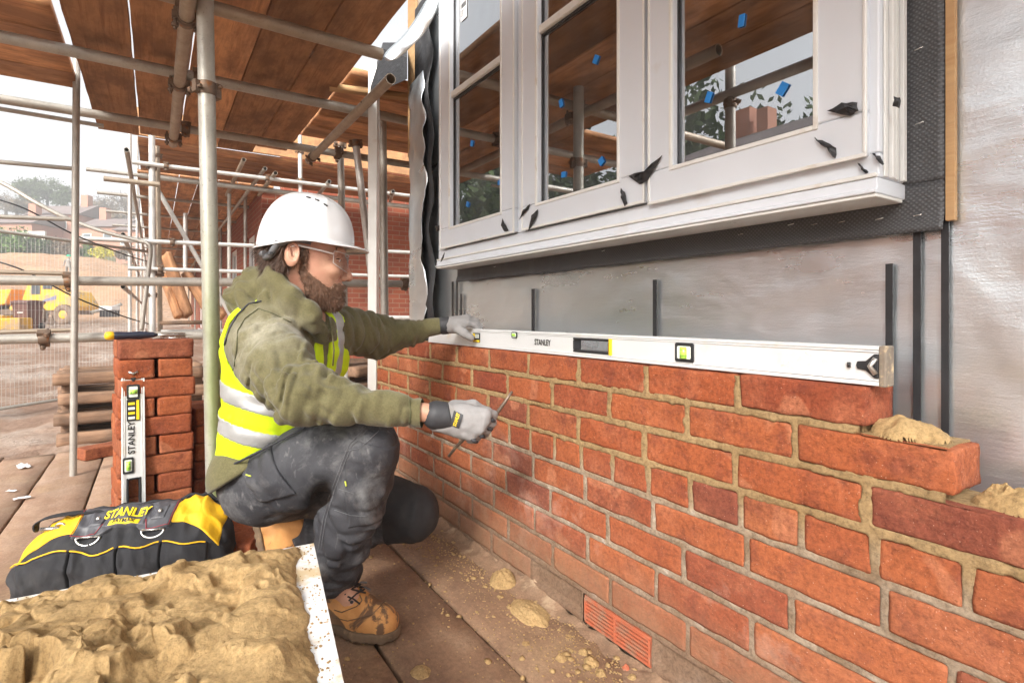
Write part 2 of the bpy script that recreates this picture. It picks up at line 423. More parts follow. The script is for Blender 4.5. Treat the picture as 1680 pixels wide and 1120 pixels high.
# terracotta air vent in the lowest course
vx0, vx1, vz0, vz1 = -1.064, -.842, .016, .084
M['terracotta'] = simple('terracotta_vent', (.40, .10, .045), .8, 0, .2, 25, .3, 200, st=(.27, .17, .11), stsc=22, stt=(.45, .65))
vm = MB(); vm.box((vx0, YF + .001, vz0), (vx1, YF + .008, vz0 + .006)); vm.box((vx0, YF + .001, vz1 - .006), (vx1, YF + .008, vz1))
vm.box((vx0, YF - .0012, vz0 + .0062), (vx0 + .006, YF + .006, vz1 - .0062)); vm.box((vx1 - .006, YF - .0012, vz0 + .0062), (vx1, YF + .006, vz1 - .0062))
for i in range(6):
    z = vz0 + .0115 + i * .0092; vm.box((vx0 + .0062, YF + .0005, z), (vx1 - .0062, YF + .02, z + .0046))
vm.box((-.958, YF - .0004, vz0 + .0065), (-.952, YF + .019, vz1 - .0065))
av = vm.build('air_vent', M['terracotta'], wall)
bk = MB(); bk.box((vx0 + .001, YF + .03, vz0), (vx1 - .001, YF + .032, vz1)); bk.build('vent_recess', M['black_plastic'], wall)

# lumps of mortar laid out on the racked steps
def blob_mesh(name, cx, cy, z0, lx, ly, h, seed, res=44, rough=.35):
    u = np.linspace(-1.15, 1.15, res); X, Y = np.meshgrid(u, u, indexing='ij')
    r = np.sqrt(X * X + Y * Y) + .16 * fbm(X * 2.2 + seed, Y * 2.2, 0, seed, 3)
    H = np.clip(1 - r ** 2.2, 0, None) ** .55 * (1 + rough * fbm(X * 3 + seed, Y * 3, seed, seed, 5)) + .06 * fbm(X * 12, Y * 12, 0, seed, 3) * (r < 1.0)
    Zz = z0 + h * H - .003
    V = np.stack([cx + X * lx, cy + Y * ly, Zz], -1).reshape(-1, 3); F = grid_faces(res, res)
    kp = (r < 1.05).reshape(-1); F = F[kp[F].all(1)]
    used = np.unique(F); rm = -np.ones(len(V), int); rm[used] = np.arange(len(used))
    return np_mesh(name, V[used], rm[F])
def lump(x, y, z, lx, ly, h, seed, label, group=None, mat='wet_mortar', cat='mortar', res=44, name='mortar_lump'):
    o = link(name, blob_mesh(name, x, y, z, lx, ly, h, seed, res), M[mat]); return tag(o, label, cat, group)
lump(-.365, YF + .048, .615, .055, .038, .030, 11, 'crumbly mortar heaped on the highest racked step, behind the end brick', 'fresh mortar on the wall steps')
lump(-.225, YF + .050, .540, .062, .038, .030, 15, 'rounded mortar dollops on the lower racked step at the right edge', 'fresh mortar on the wall steps')
lump(-.252, YF + .045, .545, .022, .022, .026, 22, 'small ball of mortar next to the end face of the second course', 'fresh mortar on the wall steps')

# ------------------------------------------------------------------ insulated timber frame wall behind
k = NT('foil_insulation'); v = k.co(src='World')
k.set('Base Color', k.mix(k.ramp(k.noise(5, k.co((.5, 1, 1.5), 'World'), 6), [(.35, 0.), (.7, .5)]), (.76, .81, .84), (.64, .68, .70)))
k.set('Metallic', .9).set('Roughness', k.ramp(k.noise(5, k.co((.6, 1, 2), 'World'), 5), [(.3, .25), (.7, .36)]))
b = k.bump(k.noise(2.2, k.co((1.1, 1, 1.6), 'World'), 3, .5, .3), .6, .04); b = k.bump(k.noise(60, k.co((.35, 1, 2.2), 'World'), 6, .7), .22, .003, b)
k.bump(k.voro(300, v), .12, .0010, b); M['foil'] = k.m
k = NT('grey_membrane'); v = k.co(src='World')
w1 = k.n('TexWave'); w1.bands_direction = 'DIAGONAL'; w1.inputs['Scale'].default_value = 75; k.l(v, w1.inputs[0])
w2 = k.n('TexWave'); w2.bands_direction = 'DIAGONAL'; w2.inputs['Scale'].default_value = 75; k.l(k.co((-1, 1, 1), 'World'), w2.inputs[0])
g = k.math('MULTIPLY', w1.outputs[1], w2.outputs[1])
k.set('Base Color', k.mix(g, (.05, .05, .052), (.11, .11, .115))).set('Roughness', .45)
b = k.bump(g, .4, .0015); k.bump(k.noise(9, v, 4), .5, .012, b); M['membrane'] = k.m
FY = 1.085
iw = thing('insulated_wall', 'silver foil faced insulation wall with black vertical strips around the window', 'wall', (-.8, FY, 0))
# foil sheet with an opening for the window
fxs = [-2.575, -2.03, -.40, 2.2]; fzs = [-.03, .975, 2.5, 3.0]
f = MB()
def foilpanel(x0, x1, z0, z1):
    nx, nz = max(2, int((x1 - x0) / .02)), max(2, int((z1 - z0) / .02))
    X, Z = np.meshgrid(np.linspace(x0, x1, nx), np.linspace(z0, z1, nz), indexing='ij')
    Yv = FY + .003 * fbm(X * 3, 0, Z * 5, 4, 3) + .0012 * fbm(X * 22, 0, Z * 22, 9, 3)
    return np.stack([X, Yv, Z], -1).reshape(-1, 3), grid_faces(nx, nz)[:, ::-1]
VV, FF, n = [], [], 0
for (a, b_, c, d_) in ((-2.575, 2.2, -.03, .99), (-2.575, -2.02, .99, 3.0), (-.41, 2.2, .99, 3.0), (-2.02, -.41, 2.3, 3.0)):
    A, F = foilpanel(a, b_, c, d_); VV.append(A); FF.append(F + n); n += len(A)
link('foil_sheet', np_mesh('foil_sheet', np.concatenate(VV), np.concatenate(FF)), M['foil'], iw)
M['stud'] = M['timber']
def strip(px0, px1, z0, z1):
    x0, x1 = XP(px0, FY), XP(px1, FY); s_ = MB(); s_.box((x0, FY - .0105, z0), (x1, FY - .0075, z1)); return s_.build('black_strip', M['black_plastic'], iw)
def zat(px, py, Y):
    x = XP(px, Y); d = -CS_ * x + SN_ * Y; return CAMH + (517 - py) / 893 * d
for (p0, p1, y0, y1) in ((1548, 1561, -200, 760), (1502, 1515, 375, 760), (1457, 1469, 433, 760), (1075.5, 1081.5, 459, 640), (876, 880.5, 474, 640), (744.5, 747, 462, 620), (752, 754, 462, 620), (758.5, 761, 482, 620)):
    strip(p0, p1, zat((p0 + p1) / 2, y1, FY), zat((p0 + p1) / 2, y0, FY))
# timber frame wall behind the foil, dark room inside
M['dark_room'] = simple('dark_interior', (.055, .04, .03), .9, 0, .2, 3, 0)  # the room's gloom is put into the base colour so panes show dark
body = MB()
for (a, b_, c, d_) in ((-2.57, 2.2, -.02, .985), (-2.57, -2.025, .985, 3.0), (-.405, 2.2, .985, 3.0), (-2.025, -.405, 2.29, 3.0)):
    body.box((a, FY + .008, c), (b_, FY + .15, d_))
body.build('timber_frame', M['timber'], iw)
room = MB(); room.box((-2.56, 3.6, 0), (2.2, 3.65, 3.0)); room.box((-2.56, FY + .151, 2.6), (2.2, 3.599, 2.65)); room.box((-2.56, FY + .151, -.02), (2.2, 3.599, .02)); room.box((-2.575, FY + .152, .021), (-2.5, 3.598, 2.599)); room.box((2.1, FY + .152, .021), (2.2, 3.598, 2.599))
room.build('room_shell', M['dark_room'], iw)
for (x, y) in ((-1.95, 2.2), (-1.78, 1.9), (-1.3, 2.6), (-1.05, 2.1), (-.2, 2.5)):
    s_ = MB(); s_.box((x, y, .021), (x + .045, y + .09, 2.599)); s_.build('stud', M['timber'], iw)
# grey membrane lapped round the opening, stapled
M['film_edge'] = simple('film_edge_dirt', (.52, .50, .49), .6, 0, .3, 60, 0)
mb_ = thing('cavity_membrane', 'dark grey embossed membrane strip stapled around the bottom and right of the window', 'membrane', (-1.2, FY - .012, .9))
VV, FF, n = [], [], 0
for (a, b_, c, d_) in ((-2.045, -.352, .938, 1.02), (-.43, -.352, 1.0201, 2.4)):
    nx, nz = max(3, int((b_ - a) / .008)), max(3, int((d_ - c) / .008))
    X, Z = np.meshgrid(np.linspace(a, b_, nx), np.linspace(c, d_, nz), indexing='ij')
    Yv = FY - .018 + .005 * fbm(X * 9, 0, Z * 9, 14, 3) - .010 * sstep(.97, .938, Z) * (.5 + fbm(X * 5, 0, 0, 3, 2))
    VV.append(np.stack([X, Yv, Z], -1).reshape(-1, 3)); FF.append(grid_faces(nx, nz)[:, ::-1] + n); n += nx * nz
sh = link('membrane_sheet', np_mesh('membrane_sheet', np.concatenate(VV), np.concatenate(FF)), M['membrane'], mb_)
so = sh.modifiers.new('s', 'SOLIDIFY'); so.thickness = .0015
for (px, py) in ((1298, 369), (1336, 369), (1381, 365), (1443, 360), (1506, 354), (1509, 203), (1508, 81), (1216, 385), (990, 412), (878, 428), (812, 438)):
    x, z = XP(px, FY - .03), zat(px, py, FY - .03); q = MB(); q.tube([(x - .006, FY - .031, z), (x + .006, FY - .031, z + .0015)], .0009, 6); q.build('staple', M['steel'], mb_)
bt = MB(); bt.box((-.3505, FY - .020, .952), (-.338, FY - .008, 2.4)); o = bt.build('timber_batten', M['timber'], bevel=.001); tag(o, 'narrow bare timber batten fixed upright beside the grey membrane', 'batten')

# ------------------------------------------------------------------ window
win = thing('window', 'white three-light casement window with protective film, blue packers and torn black tape', 'window', (-1.2, .99, .98))
up, bd = M['upvc'], M['upvc_bead']
WXL, WXR = -2.03, -.407; Y0 = .972
fr = MB()
fr.box((WXL, Y0, 1.022), (WXR, Y0 + .09, 1.062)); fr.box((WXL, Y0, 2.24), (WXR, Y0 + .09, 2.29))
fr.box((WXL, Y0, 1.0622), (WXL + .045, Y0 + .09, 2.2398)); fr.box((WXR - .03, Y0, 1.0622), (WXR, Y0 + .09, 2.2398))
for (a, b_) in ((-1.447, -1.405), (-.893, -.884)): fr.box((a, Y0, 1.0622), (b_, Y0 + .09, 2.2398))
fr.build('frame', up, win, bevel=.003)
# ribbed side channel seen at the right edge
rb = MB()
for i in range(4): rb.box((WXR + .0005, Y0 + .012 + i * .02, 1.024), (WXR + .004 + (i % 2) * .003, Y0 + .024 + i * .02, 2.28))
rb.build('frame_channel', bd, win, bevel=.001)
sl = MB()
sl.prism([(.959, .996), (.959, 1.0025), (.9655, 1.0035), (.9665, 1.0215), (1.068, 1.0215), (1.068, .996)], 0, 1, Matrix(((0, 0, 1.629, -2.036), (1, 0, 0, 0), (0, 1, 0, 0), (0, 0, 0, 1))))
sl.build('sill', up, win, bevel=.002)
s2 = MB(); s2.box((-2.034, .9635, .990), (-.408, 1.06, .9958)); s2.box((-2.03, .9625, 1.0217), (WXR - .001, .9715, 1.0285)); s2.build('sill_bead', bd, win, bevel=.0015)
# end cap profile of the sill
k = NT('window_glass'); 
k.t.nodes.remove(k.p)
gl = k.n('BsdfGlossy'); gl.inputs['Roughness'].default_value = .0; gl.inputs['Color'].default_value = (.95, .97, 1, 1)
tr = k.n('BsdfTransparent'); tr.inputs['Color'].default_value = (.75, .78, .76, 1)
mx = k.n('MixShader'); fz = k.n('Fresnel'); fz.inputs['IOR'].default_value = 1.9
k.l(k.math('ADD', k.math('MULTIPLY', fz.outputs[0], 1.4), .30, True), mx.inputs[0]); k.l(tr.outputs[0], mx.inputs[1]); k.l(gl.outputs[0], mx.inputs[2])
df = k.n('BsdfDiffuse'); df.inputs['Color'].default_value = (.55, .53, .5, 1); mx2 = k.n('MixShader')
dirt = k.math('ADD', k.ramp(k.noise(230, k.co(), 3), [(.72, 0.), (.76, .5)]), k.ramp(k.noise(11, k.co((1, 1, .5)), 6), [(.4, .0), (.75, .07)]), True)
k.l(dirt, mx2.inputs[0]); k.l(mx.outputs[0], mx2.inputs[1]); k.l(df.outputs[0], mx2.inputs[2]); k.l(mx2.outputs[0], k.out.inputs[0]); M['glass'] = k.m
SY = .958
def sash(x0, x1, gx0, gx1, zb, gzb, label):
    s_ = MB(); zt, gzt = 2.235, 2.17
    s_.box((x0, SY, zb), (x1, SY + .05, gzb)); s_.box((x0, SY, gzt), (x1, SY + .05, zt))
    s_.box((x0, SY, gzb + .0003), (gx0, SY + .05, gzt - .0003)); s_.box((gx1, SY, gzb + .0003), (x1, SY + .05, gzt - .0003))
    so = s_.build('sash', up, win, bevel=.004, seg=3)
    b_ = MB(); e = .009
    # outer cream rim and inner glazing bead
    for (a, c, d_, f_) in ((x0 - .002, x1 + .002, zb - .003, zb + .004),): b_.box((a, SY - .003, d_), (c, SY + .003, f_))
    b_.box((x1 - .004, SY - .003, zb + .0042), (x1 + .002, SY + .003, zt)); b_.box((x0 - .002, SY - .003, zb + .0042), (x0 + .004, SY + .003, zt))
    b_.box((gx0 - .001, SY + .004 - .007, gzb - e), (gx1 + .001, SY + .03, gzb)); b_.box((gx0 - e, SY - .0035, gzb - e), (gx0 - .0012, SY + .03, gzt)); b_.box((gx1 + .0012, SY - .0035, gzb - e), (gx1 + e, SY + .03, gzt))
    b_.build('bead', bd, so, bevel=.0015)
    gb = MB(); gb.box((gx0, SY + .004, 1.645), (gx1, SY + .024, 1.668)); gb.build('glazing_bar', bd, so, bevel=.003)
    gs = MB(); gs.box((gx0 - .004, SY + .02, gzb - .004), (gx1 + .004, SY + .0235, gzt)); gs.build('pane', M['glass'], so)
    gk = MB(); gk.box((gx0 - .0005, SY + .0155, gzb), (gx0 + .005, SY + .0195, gzt)); gk.box((gx0 + .0052, SY + .0155, gzb), (gx1 - .001, SY + .0195, gzb + .004)); gk.box((gx0 + .0052, SY + .0155, 1.637), (gx1 - .001, SY + .0195, 1.6445)); gk.build('gasket', M['black_plastic'], so)
    return so
s1 = sash(-1.985, -1.450, -1.900, -1.530, 1.066, 1.142, '')
s2_ = sash(-1.402, -.8965, -1.322, -.985, 1.066, 1.136, '')
s3 = sash(-.8815, -.421, -.812, -.505, 1.058, 1.130, '')
def packer(px, py, w, h, tilt, par):
    Y = SY + .012; x, z = XP(px, Y), zat(px, py, Y)
    q = MB(); q.box((-w / 2, .0035, -h / 2), (w / 2, .0065, h / 2), Matrix.Translation((x, Y, z)) @ Matrix.Rotation(R(tilt), 4, 'Y')); q.build('blue_packer', M['blue'], par, bevel=.0008)
for a in ((1214, 33, .013, .024, 8, s3), (1160, 159, .014, .022, 24, s3), (1281, 145, .017, .023, 38, s3),
          (975, 97, .018, .022, 35, s2_), (918, 169, .014, .023, -14, s2_), (984, 264, .018, .020, -30, s2_), (922, 286, .018, .016, 5, s2_),
          (772, 235, .018, .022, 20, s1), (817, 299, .018, .016, 0, s1), (765, 335, .018, .018, 30, s1)): packer(*a)
# torn black tape and lifted film at the corners
def shard(poly, off=.004, mat='black_film', par=win, Y=SY - .004, thick=.0015, curl=.012, seed=0, name='torn_tape'):
    mx_ = sum(p[0] for p in poly) / len(poly); my_ = sum(p[1] for p in poly) / len(poly)
    if mat == 'black_film': poly = [(mx_ + (a - mx_) * .82, my_ + (b - my_) * .82) for a, b in poly]
    pts = [(XP(px, Y), zat(px, py, Y)) for px, py in poly]
    cx = sum(p[0] for p in pts) / len(pts); cz = sum(p[1] for p in pts) / len(pts); r_ = random.Random(seed)
    curl *= .55; V = [(cx, Y - curl, cz)]; m = len(pts); 
    full = []
    for i in range(m):
        a, b_ = pts[i], pts[(i + 1) % m]
        for t in (0, .33, .66): full.append((a[0] + (b_[0] - a[0]) * t + r_.uniform(-.0012, .0012), a[1] + (b_[1] - a[1]) * t + r_.uniform(-.0012, .0012)))
    for i, (x, z) in enumerate(full): V.append(((x + cx) / 2, Y - curl * r_.uniform(.1, 1.1), (z + cz) / 2))
    for i, (x, z) in enumerate(full): V.append((x, Y - curl * .25 * r_.random(), z))
    L = len(full); F = [(0, 1 + i, 1 + (i + 1) % L) for i in range(L)] + [(1 + i, 1 + L + i, 1 + L + (i + 1) % L, 1 + (i + 1) % L) for i in range(L)]
    o = MB().add(V, F).build(name, M[mat], par); s_ = o.modifiers.new('s', 'SOLIDIFY'); s_.thickness = thick; return o
shard([(1352, 184), (1380, 168), (1410, 166), (1412, 182), (1398, 192)], seed=1)
shard([(1330, 223), (1356, 232), (1376, 243), (1373, 264), (1368, 248), (1345, 236)], seed=2)
shard([(1405, 265), (1416, 272), (1426, 284), (1423, 288), (1413, 278)], seed=3, Y=Y0 - .002)
shard([(1431, 247), (1442, 257), (1453, 272), (1449, 272), (1438, 260)], seed=4, Y=Y0 - .002)
shard([(1092, 250), (1086, 262), (1062, 300), (1048, 308), (1024, 290), (1045, 298), (1062, 280), (1078, 264)], seed=5, curl=.018)
shard([(1018, 306), (1026, 314), (1031, 336), (1026, 341), (1020, 326)], seed=6)
shard([(885, 340), (882, 356), (866, 384), (872, 352)], seed=7); shard([(872, 333), (868, 342), (850, 364), (858, 344)], seed=8)
shard([(824, 356), (830, 368), (836, 380), (828, 382), (822, 370)], seed=9)
shard([(712, 370), (733, 368), (728, 374), (716, 382)], seed=10, Y=Y0 - .002); shard([(730, 412), (726, 420), (722, 432), (728, 424)], seed=11, Y=.944, curl=.006)
shard([(1466, 157), (1479, 160), (1478, 180), (1465, 176)], seed=12, Y=Y0 + .05 - .05, curl=.004)
for i, pl in enumerate(([(1345, 232), (1362, 216), (1418, 196), (1416, 256), (1376, 262)], [(1088, 300), (1100, 290), (1150, 282), (1130, 320), (1086, 322)], [(880, 360), (900, 345), (1012, 318), (1010, 345), (890, 375)])):
    pass
shard([(724, 398), (738, 378), (760, 372), (764, 392), (728, 410)], mat='upvc', seed=31, Y=Y0 - .006, curl=.006, name='lifted_film')
# delivery label on the far pane
lab = MB(); lx, lz = XP(760, SY + .015), zat(760, 12, SY + .015)
M['paper'] = simple('white_paper', (.74, .73, .72), .6, 0, .03, 10, 0)
lab.box((lx - .024, SY + .0165, lz - .046), (lx + .024, SY + .0175, lz + .06)); lb = lab.build('paper_label', M['paper'], s1)
bc = MB()
for i in range(9): bc.box((lx - .018 + i * .0042, SY + .0155, lz + .0), (lx - .018 + i * .0042 + (.0012 + .001 * (i % 3)), SY + .0163, lz + .018))
for i in range(3): bc.box((lx - .018, SY + .0155, lz - .012 - i * .009), (lx + .002 - i * .004, SY + .0163, lz - .009 - i * .009))
bc.build('label_print', M['black_plastic'], lb)

# ------------------------------------------------------------------ house corner left of the window: loose foil, timber post, membrane
cf = thing('loose_foil_flap', 'crumpled silver foil flap hanging down the house corner left of the window', 'foil flap', (-2.5, FY - .03, .69))
zz = np.linspace(.60, 1.93, 70); tt = np.linspace(0, 1, 14); TT, ZZ = np.meshgrid(tt, zz, indexing='ij')
def flap_right(z):                      # photo column of the ragged right edge
    ys = [90, 130, 200, 300, 345, 400, 430, 470, 560]; xs_ = [690, 700, 704, 706, 703, 706, 701, 706, 700]
    py = 517 - (z - .8) * 893 / 2.62; return np.interp(py, ys, xs_)
XL, XR = XP(672, FY - .03), np.vectorize(lambda q: XP(q, FY - .03))(flap_right(ZZ))
Xf = XL + (XR - XL) * TT; Yf_ = FY - .03 + .012 * fbm(TT * 3, 0, ZZ * 9, 5, 4) - .03 * TT * (.4 + .6 * vnoise(TT * 0, 0, ZZ * 6, 8)) - .02 * sstep(.85, 1, TT) * vnoise(0 * TT, 0, ZZ * 14, 12)
o = link('foil', np_mesh('foil', np.stack([Xf, Yf_, ZZ], -1).reshape(-1, 3), grid_faces(14, 70)), M['foil'], cf); o.modifiers.new('s', 'SOLIDIFY').thickness = .002
tw = []
for i in range(18):
    t = i / 17; tw.append((650 + 90 * 0 + 12 * math.sin(t * 5) + 50 * t, 60 - 62 * t + 6 * math.sin(t * 9)))
Vt = []
for i, (px, py) in enumerate([(625, 95), (640, 78), (660, 62), (676, 40), (690, 18), (705, -12)]):
    wv = [16, 24, 20, 26, 22, 24][i]; Vt += [P(px, py, 2.45 - .02 * i), P(px + wv * .9, py + wv * .55, 2.42 - .02 * i + .03 * (i % 2))]
o = MB().add(Vt, [(2*i, 2*i+1, 2*i+3, 2*i+2) for i in range(5)], True).build('foil_tail', M['foil'], cf); o.modifiers.new('u', 'SUBSURF').levels = 2; o.modifiers['u'].render_levels = 2; o.modifiers.new('s', 'SOLIDIFY').thickness = .002
o = MB(); o.box((-2.60, FY - .012, 1.6), (-2.50, FY - .0005, 2.6)); o = o.build('timber_post', M['timber'], bevel=.002); tag(o, 'yellow timber corner post showing above the foil flap', 'post')
VV = []
for i, z in enumerate(np.linspace(.6, 2.3, 60)):
    x0 = -2.50; x1 = XP(709 + 2 * math.sin(z * 9) + 4 * float(vnoise(z * 9, 0, 0, 4)), FY - .04); VV += [(x0, FY - .014, z), (x1, FY - .04 + .01 * math.sin(z * 20), z)]
o = MB().add(VV, [(2*i, 2*i+1, 2*i+3, 2*i+2) for i in range(59)], True).build('black_membrane_edge', M['black_film']); o.modifiers.new('s', 'SOLIDIFY').thickness = .002
tag(o, 'ragged black membrane edge between the foil flap and the window frame', 'membrane')
o = MB(); o.hexa([P(602, 160, 2.75), P(668, 130, 2.6), P(668, 95, 2.6), P(628, 80, 2.7), P(602, 160, 3.1), P(668, 130, 3.0), P(668, 70, 3.0), P(628, 70, 3.1)]); o = o.build('black_membrane_fold', M['black_film']); tag(o, 'folded black membrane tucked under the boards at the house corner', 'membrane')

# ------------------------------------------------------------------ setting: mud, deck boards
def gz(X, Y):
    rho = np.sqrt(X * X + Y * Y) / 1.28
    z = np.interp(rho, [0, 6, 12, 20, 40, 46, 52, 60, 75, 95, 130, 170, 260, 400], [-.08, -.06, .1, .25, .2, 1.6, 4.2, 6.6, 8.2, 11, 21, 25, 30, 30])
    a = sstep(3, 14, rho)
    near = .035 * fbm(X * 2.2, Y * 2.2, 0, 3, 5) + .012 * fbm(X * 14, Y * 14, 0, 9, 4)
    far = (.3 + .9 * sstep(40, 55, rho)) * fbm(X * .16, Y * .16, 0, 6, 6) * a
    return z + near * sstep(.5, 3, rho) * 1.8 + far
ths = np.linspace(0, 2 * np.pi, 721); rr = np.concatenate([np.linspace(.05, 6, 170), 6 * (520 / 6) ** (np.linspace(0, 1, 200)[1:])])
TH, RR = np.meshgrid(ths, rr, indexing='ij'); GX, GY = RR * np.cos(TH), RR * np.sin(TH)
k = NT('mud_ground'); v = k.co(src='World')
near_c = k.ramp(k.noise(1.6, v, 8, .7), [(.3, (.20, .11, .07)), (.55, (.36, .235, .165)), (.72, (.46, .33, .25))])
near_c = k.mix(k.ramp(k.noise(26, v, 6, .7), [(.45, 0.), (.7, .55)]), near_c, (.16, .09, .055))
wet = k.ramp(k.noise(.9, k.co((1, 1, 0), 'World'), 6, .65), [(.47, 0.), (.60, 1.)])
near_c = k.mix(k.math('MULTIPLY', wet, .6), near_c, (.52, .42, .34))  # wet patches also coloured paler, painting the glare of puddles
ge = k.n('NewGeometry'); ln = k.n('VectorMath'); ln.operation = 'LENGTH'; k.l(ge.outputs['Position'], ln.inputs[0])
farf = k.n('MapRange'); k.l(ln.outputs['Value'], farf.inputs[0]); farf.inputs[1].default_value = 30; farf.inputs[2].default_value = 60
far_c = k.ramp(k.noise(.35, v, 9, .75), [(.3, (.30, .16, .08)), (.6, (.50, .30, .17)), (.75, (.42, .35, .17))])
grass = k.n('MapRange'); k.l(ln.outputs['Value'], grass.inputs[0]); grass.inputs[1].default_value = 84; grass.inputs[2].default_value = 92
col = k.mix(farf.outputs[0], near_c, far_c); col = k.mix(grass.outputs[0], col, (.10, .13, .05))
k.set('Base Color', col); k.set('Roughness', k.mix(wet, .75, .25)); b = k.bump(k.noise(9, v, 8, .75), .8, .05); k.bump(k.noise(90, v, 5), .5, .004, b); M['mud'] = k.m
g = link('muddy_ground', np_mesh('muddy_ground', np.stack([GX, GY, gz(GX, GY)], -1).reshape(-1, 3), grid_faces(*GX.shape)), M['mud'], local=True); tag(g, kind='structure')

k = NT('dirty_deck'); oi = k.n('ObjectInfo'); v = k.co(src='World')
col = k.ramp(k.noise(3.5, v, 7, .65), [(.3, (.19, .108, .066)), (.55, (.30, .18, .11)), (.75, (.42, .29, .19))])
m = k.n('Mapping'); m.inputs['Scale'].default_value = (1.5, 30, 10); k.l(k.tc.outputs['Object'], m.inputs[0]); gr = k.noise(1.6, m.outputs[0], 7, .7, .6)
col = k.mix(.30, col, k.ramp(gr, [(.3, .4), (.65, 1.)]), 'MULTIPLY')
ge = k.n('NewGeometry'); sp = k.n('SeparateXYZ'); k.l(ge.outputs['Position'], sp.inputs[0])
lf = k.n('MapRange'); k.l(sp.outputs[0], lf.inputs[0]); lf.inputs[1].default_value = -1.9; lf.inputs[2].default_value = -2.9
col = k.mix(k.math('MULTIPLY', lf.outputs[0], .6), col, k.ramp(k.noise(5, v, 7, .7), [(.35, (.34, .20, .13)), (.65, (.56, .40, .29))]))
dust = k.math('MULTIPLY', k.ramp(k.noise(4.2, v, 8, .7), [(.5, 0.), (.66, .6)]), 1.0); col = k.mix(dust, col, (.40, .27, .155))
col = k.mix(.4, col, k.ramp(k.noise(85, v, 7, .75), [(.34, .25), (.58, 1.), (.72, 1.25)]), 'MULTIPLY')
k.set('Base Color', col).set('Roughness', k.ramp(k.noise(6, v, 4), [(.35, .5), (.6, .85)])).set('Specular IOR Level', .35)
b = k.bump(gr, .25, .003); b = k.bump(k.noise(30, v, 8, .72), .6, .006, b); k.bump(k.noise(240, v, 3), .4, .001, b); M['deck'] = k.m
def board(name, x0, x1, y, z, w, label, cat, mat, group, th=.038, rot=0, bend=.0, seed=0):
    """plank lying along world X from x0 to x1, centred on y, top at z"""
    L = x1 - x0; nx = max(8, int(L / .06)); ny = 6
    X, Y = np.meshgrid(np.linspace(-L / 2, L / 2, nx), np.array([-1, -.965, -.33, .33, .965, 1]) * w / 2, indexing='ij')
    ed = np.abs(Y) > w / 2 - .001
    jog = np.where(ed, .0022 * vnoise(X * 9, Y * 50, seed, seed) - .0015, 0) * np.sign(Y)
    Zt = .0022 * fbm(X * 4, Y * 14, seed, seed, 3) - .003 * (np.abs(Y) > w / 2 - .001) + bend * np.cos(X * 3.1 / L)
    top = np.stack([X, Y + jog, Zt], -1).reshape(-1, 3); bot = np.stack([X, Y + jog, Zt * .5 - th], -1).reshape(-1, 3)
    F = grid_faces(nx, ny); n = nx * ny; Fb = F[:, ::-1] + n
    side = []
    for i in range(nx - 1):
        side.append((i*ny, i*ny + n, (i+1)*ny + n, (i+1)*ny)); a = ny - 1; side.append((i*ny+a, (i+1)*ny+a, (i+1)*ny+a+n, i*ny+a+n))
    for j in range(ny - 1):
        side.append((j, j+1, j+1+n, j+n)); a = (nx-1)*ny; side.append((a+j, a+j+n, a+j+1+n, a+j+1))
    me = np_mesh(name, np.concatenate([top, bot]), np.concatenate([F, Fb, np.array(side)]), False)
    o = link(name, me, mat, local=True); o.location = ((x0 + x1) / 2, y, z) if not rot else (0, 0, 0)
    if rot: o.location = rot[:3]; o.rotation_euler = (0, 0, rot[3])
    return tag(o, label, cat, group)
ord_ = ['first', 'second', 'third', 'fourth', 'fifth', 'sixth', 'seventh', 'eighth', 'ninth', 'tenth', 'eleventh', 'twelfth']
ys = [.803, .568, .335, .103, -.129, -.361, -.593, -.825, -1.057, -1.289]
for i, y in enumerate(ys):
    x0 = [-4.6, -4.3, -4.12, -4.15, -4.1, -4.12, -4.08, -4.15, -4.1, -4.1][i]
    lab = ['dirty walking plank running right along the foot of the brick wall, littered with mortar', 'dusty walking plank one away from the wall, in front of the kneeling knee', 'dusty walking plank under the front work boot'][i] if i < 3 else f'dusty walking plank, {ord_[i]} one out from the brick wall'
    board('deck_plank', x0, .9, y, -.0005 * (i % 3), .226 if i else .232, lab, 'plank', M['deck'], 'planks of the work platform floor', seed=i + 2)

# ------------------------------------------------------------------ scaffolding
def coupler(par, z, a=0, flip=1, r=.024, big=1.0):
    m = MB(); Rm = Matrix.Rotation(a, 4, 'Z')
    m.lathe([(r + .001, z - .022), (r + .006, z - .022), (r + .007, z), (r + .006, z + .022), (r + .001, z + .022)], None, 18)
    T = Matrix.Translation((0, 0, z)) @ Rm
    m.box((r - .004, -.018, -.026), (r + .018, .018, .026), T)
    m.box((-r - .020, -.012, -.02), (-r + .004, .012, .02), T)
    m.tube([T @ Vector((r + .010, -.035, .012)), T @ Vector((r + .010, .045, .012))], .006, 8)
    m.tube([T @ Vector((r + .010, .022, .012)), T @ Vector((r + .010, .036, .012))], .012, 6)
    m.tube([T @ Vector((-r - .010, -.03, -.004)), T @ Vector((-r - .010, .05, -.004))], .006, 8)
    m.tube([T @ Vector((-r - .010, .026, -.004)), T @ Vector((-r - .010, .040, -.004))], .012, 6)
    return m.build('coupler', M['coupler'], par, local=True, bevel=.0015)
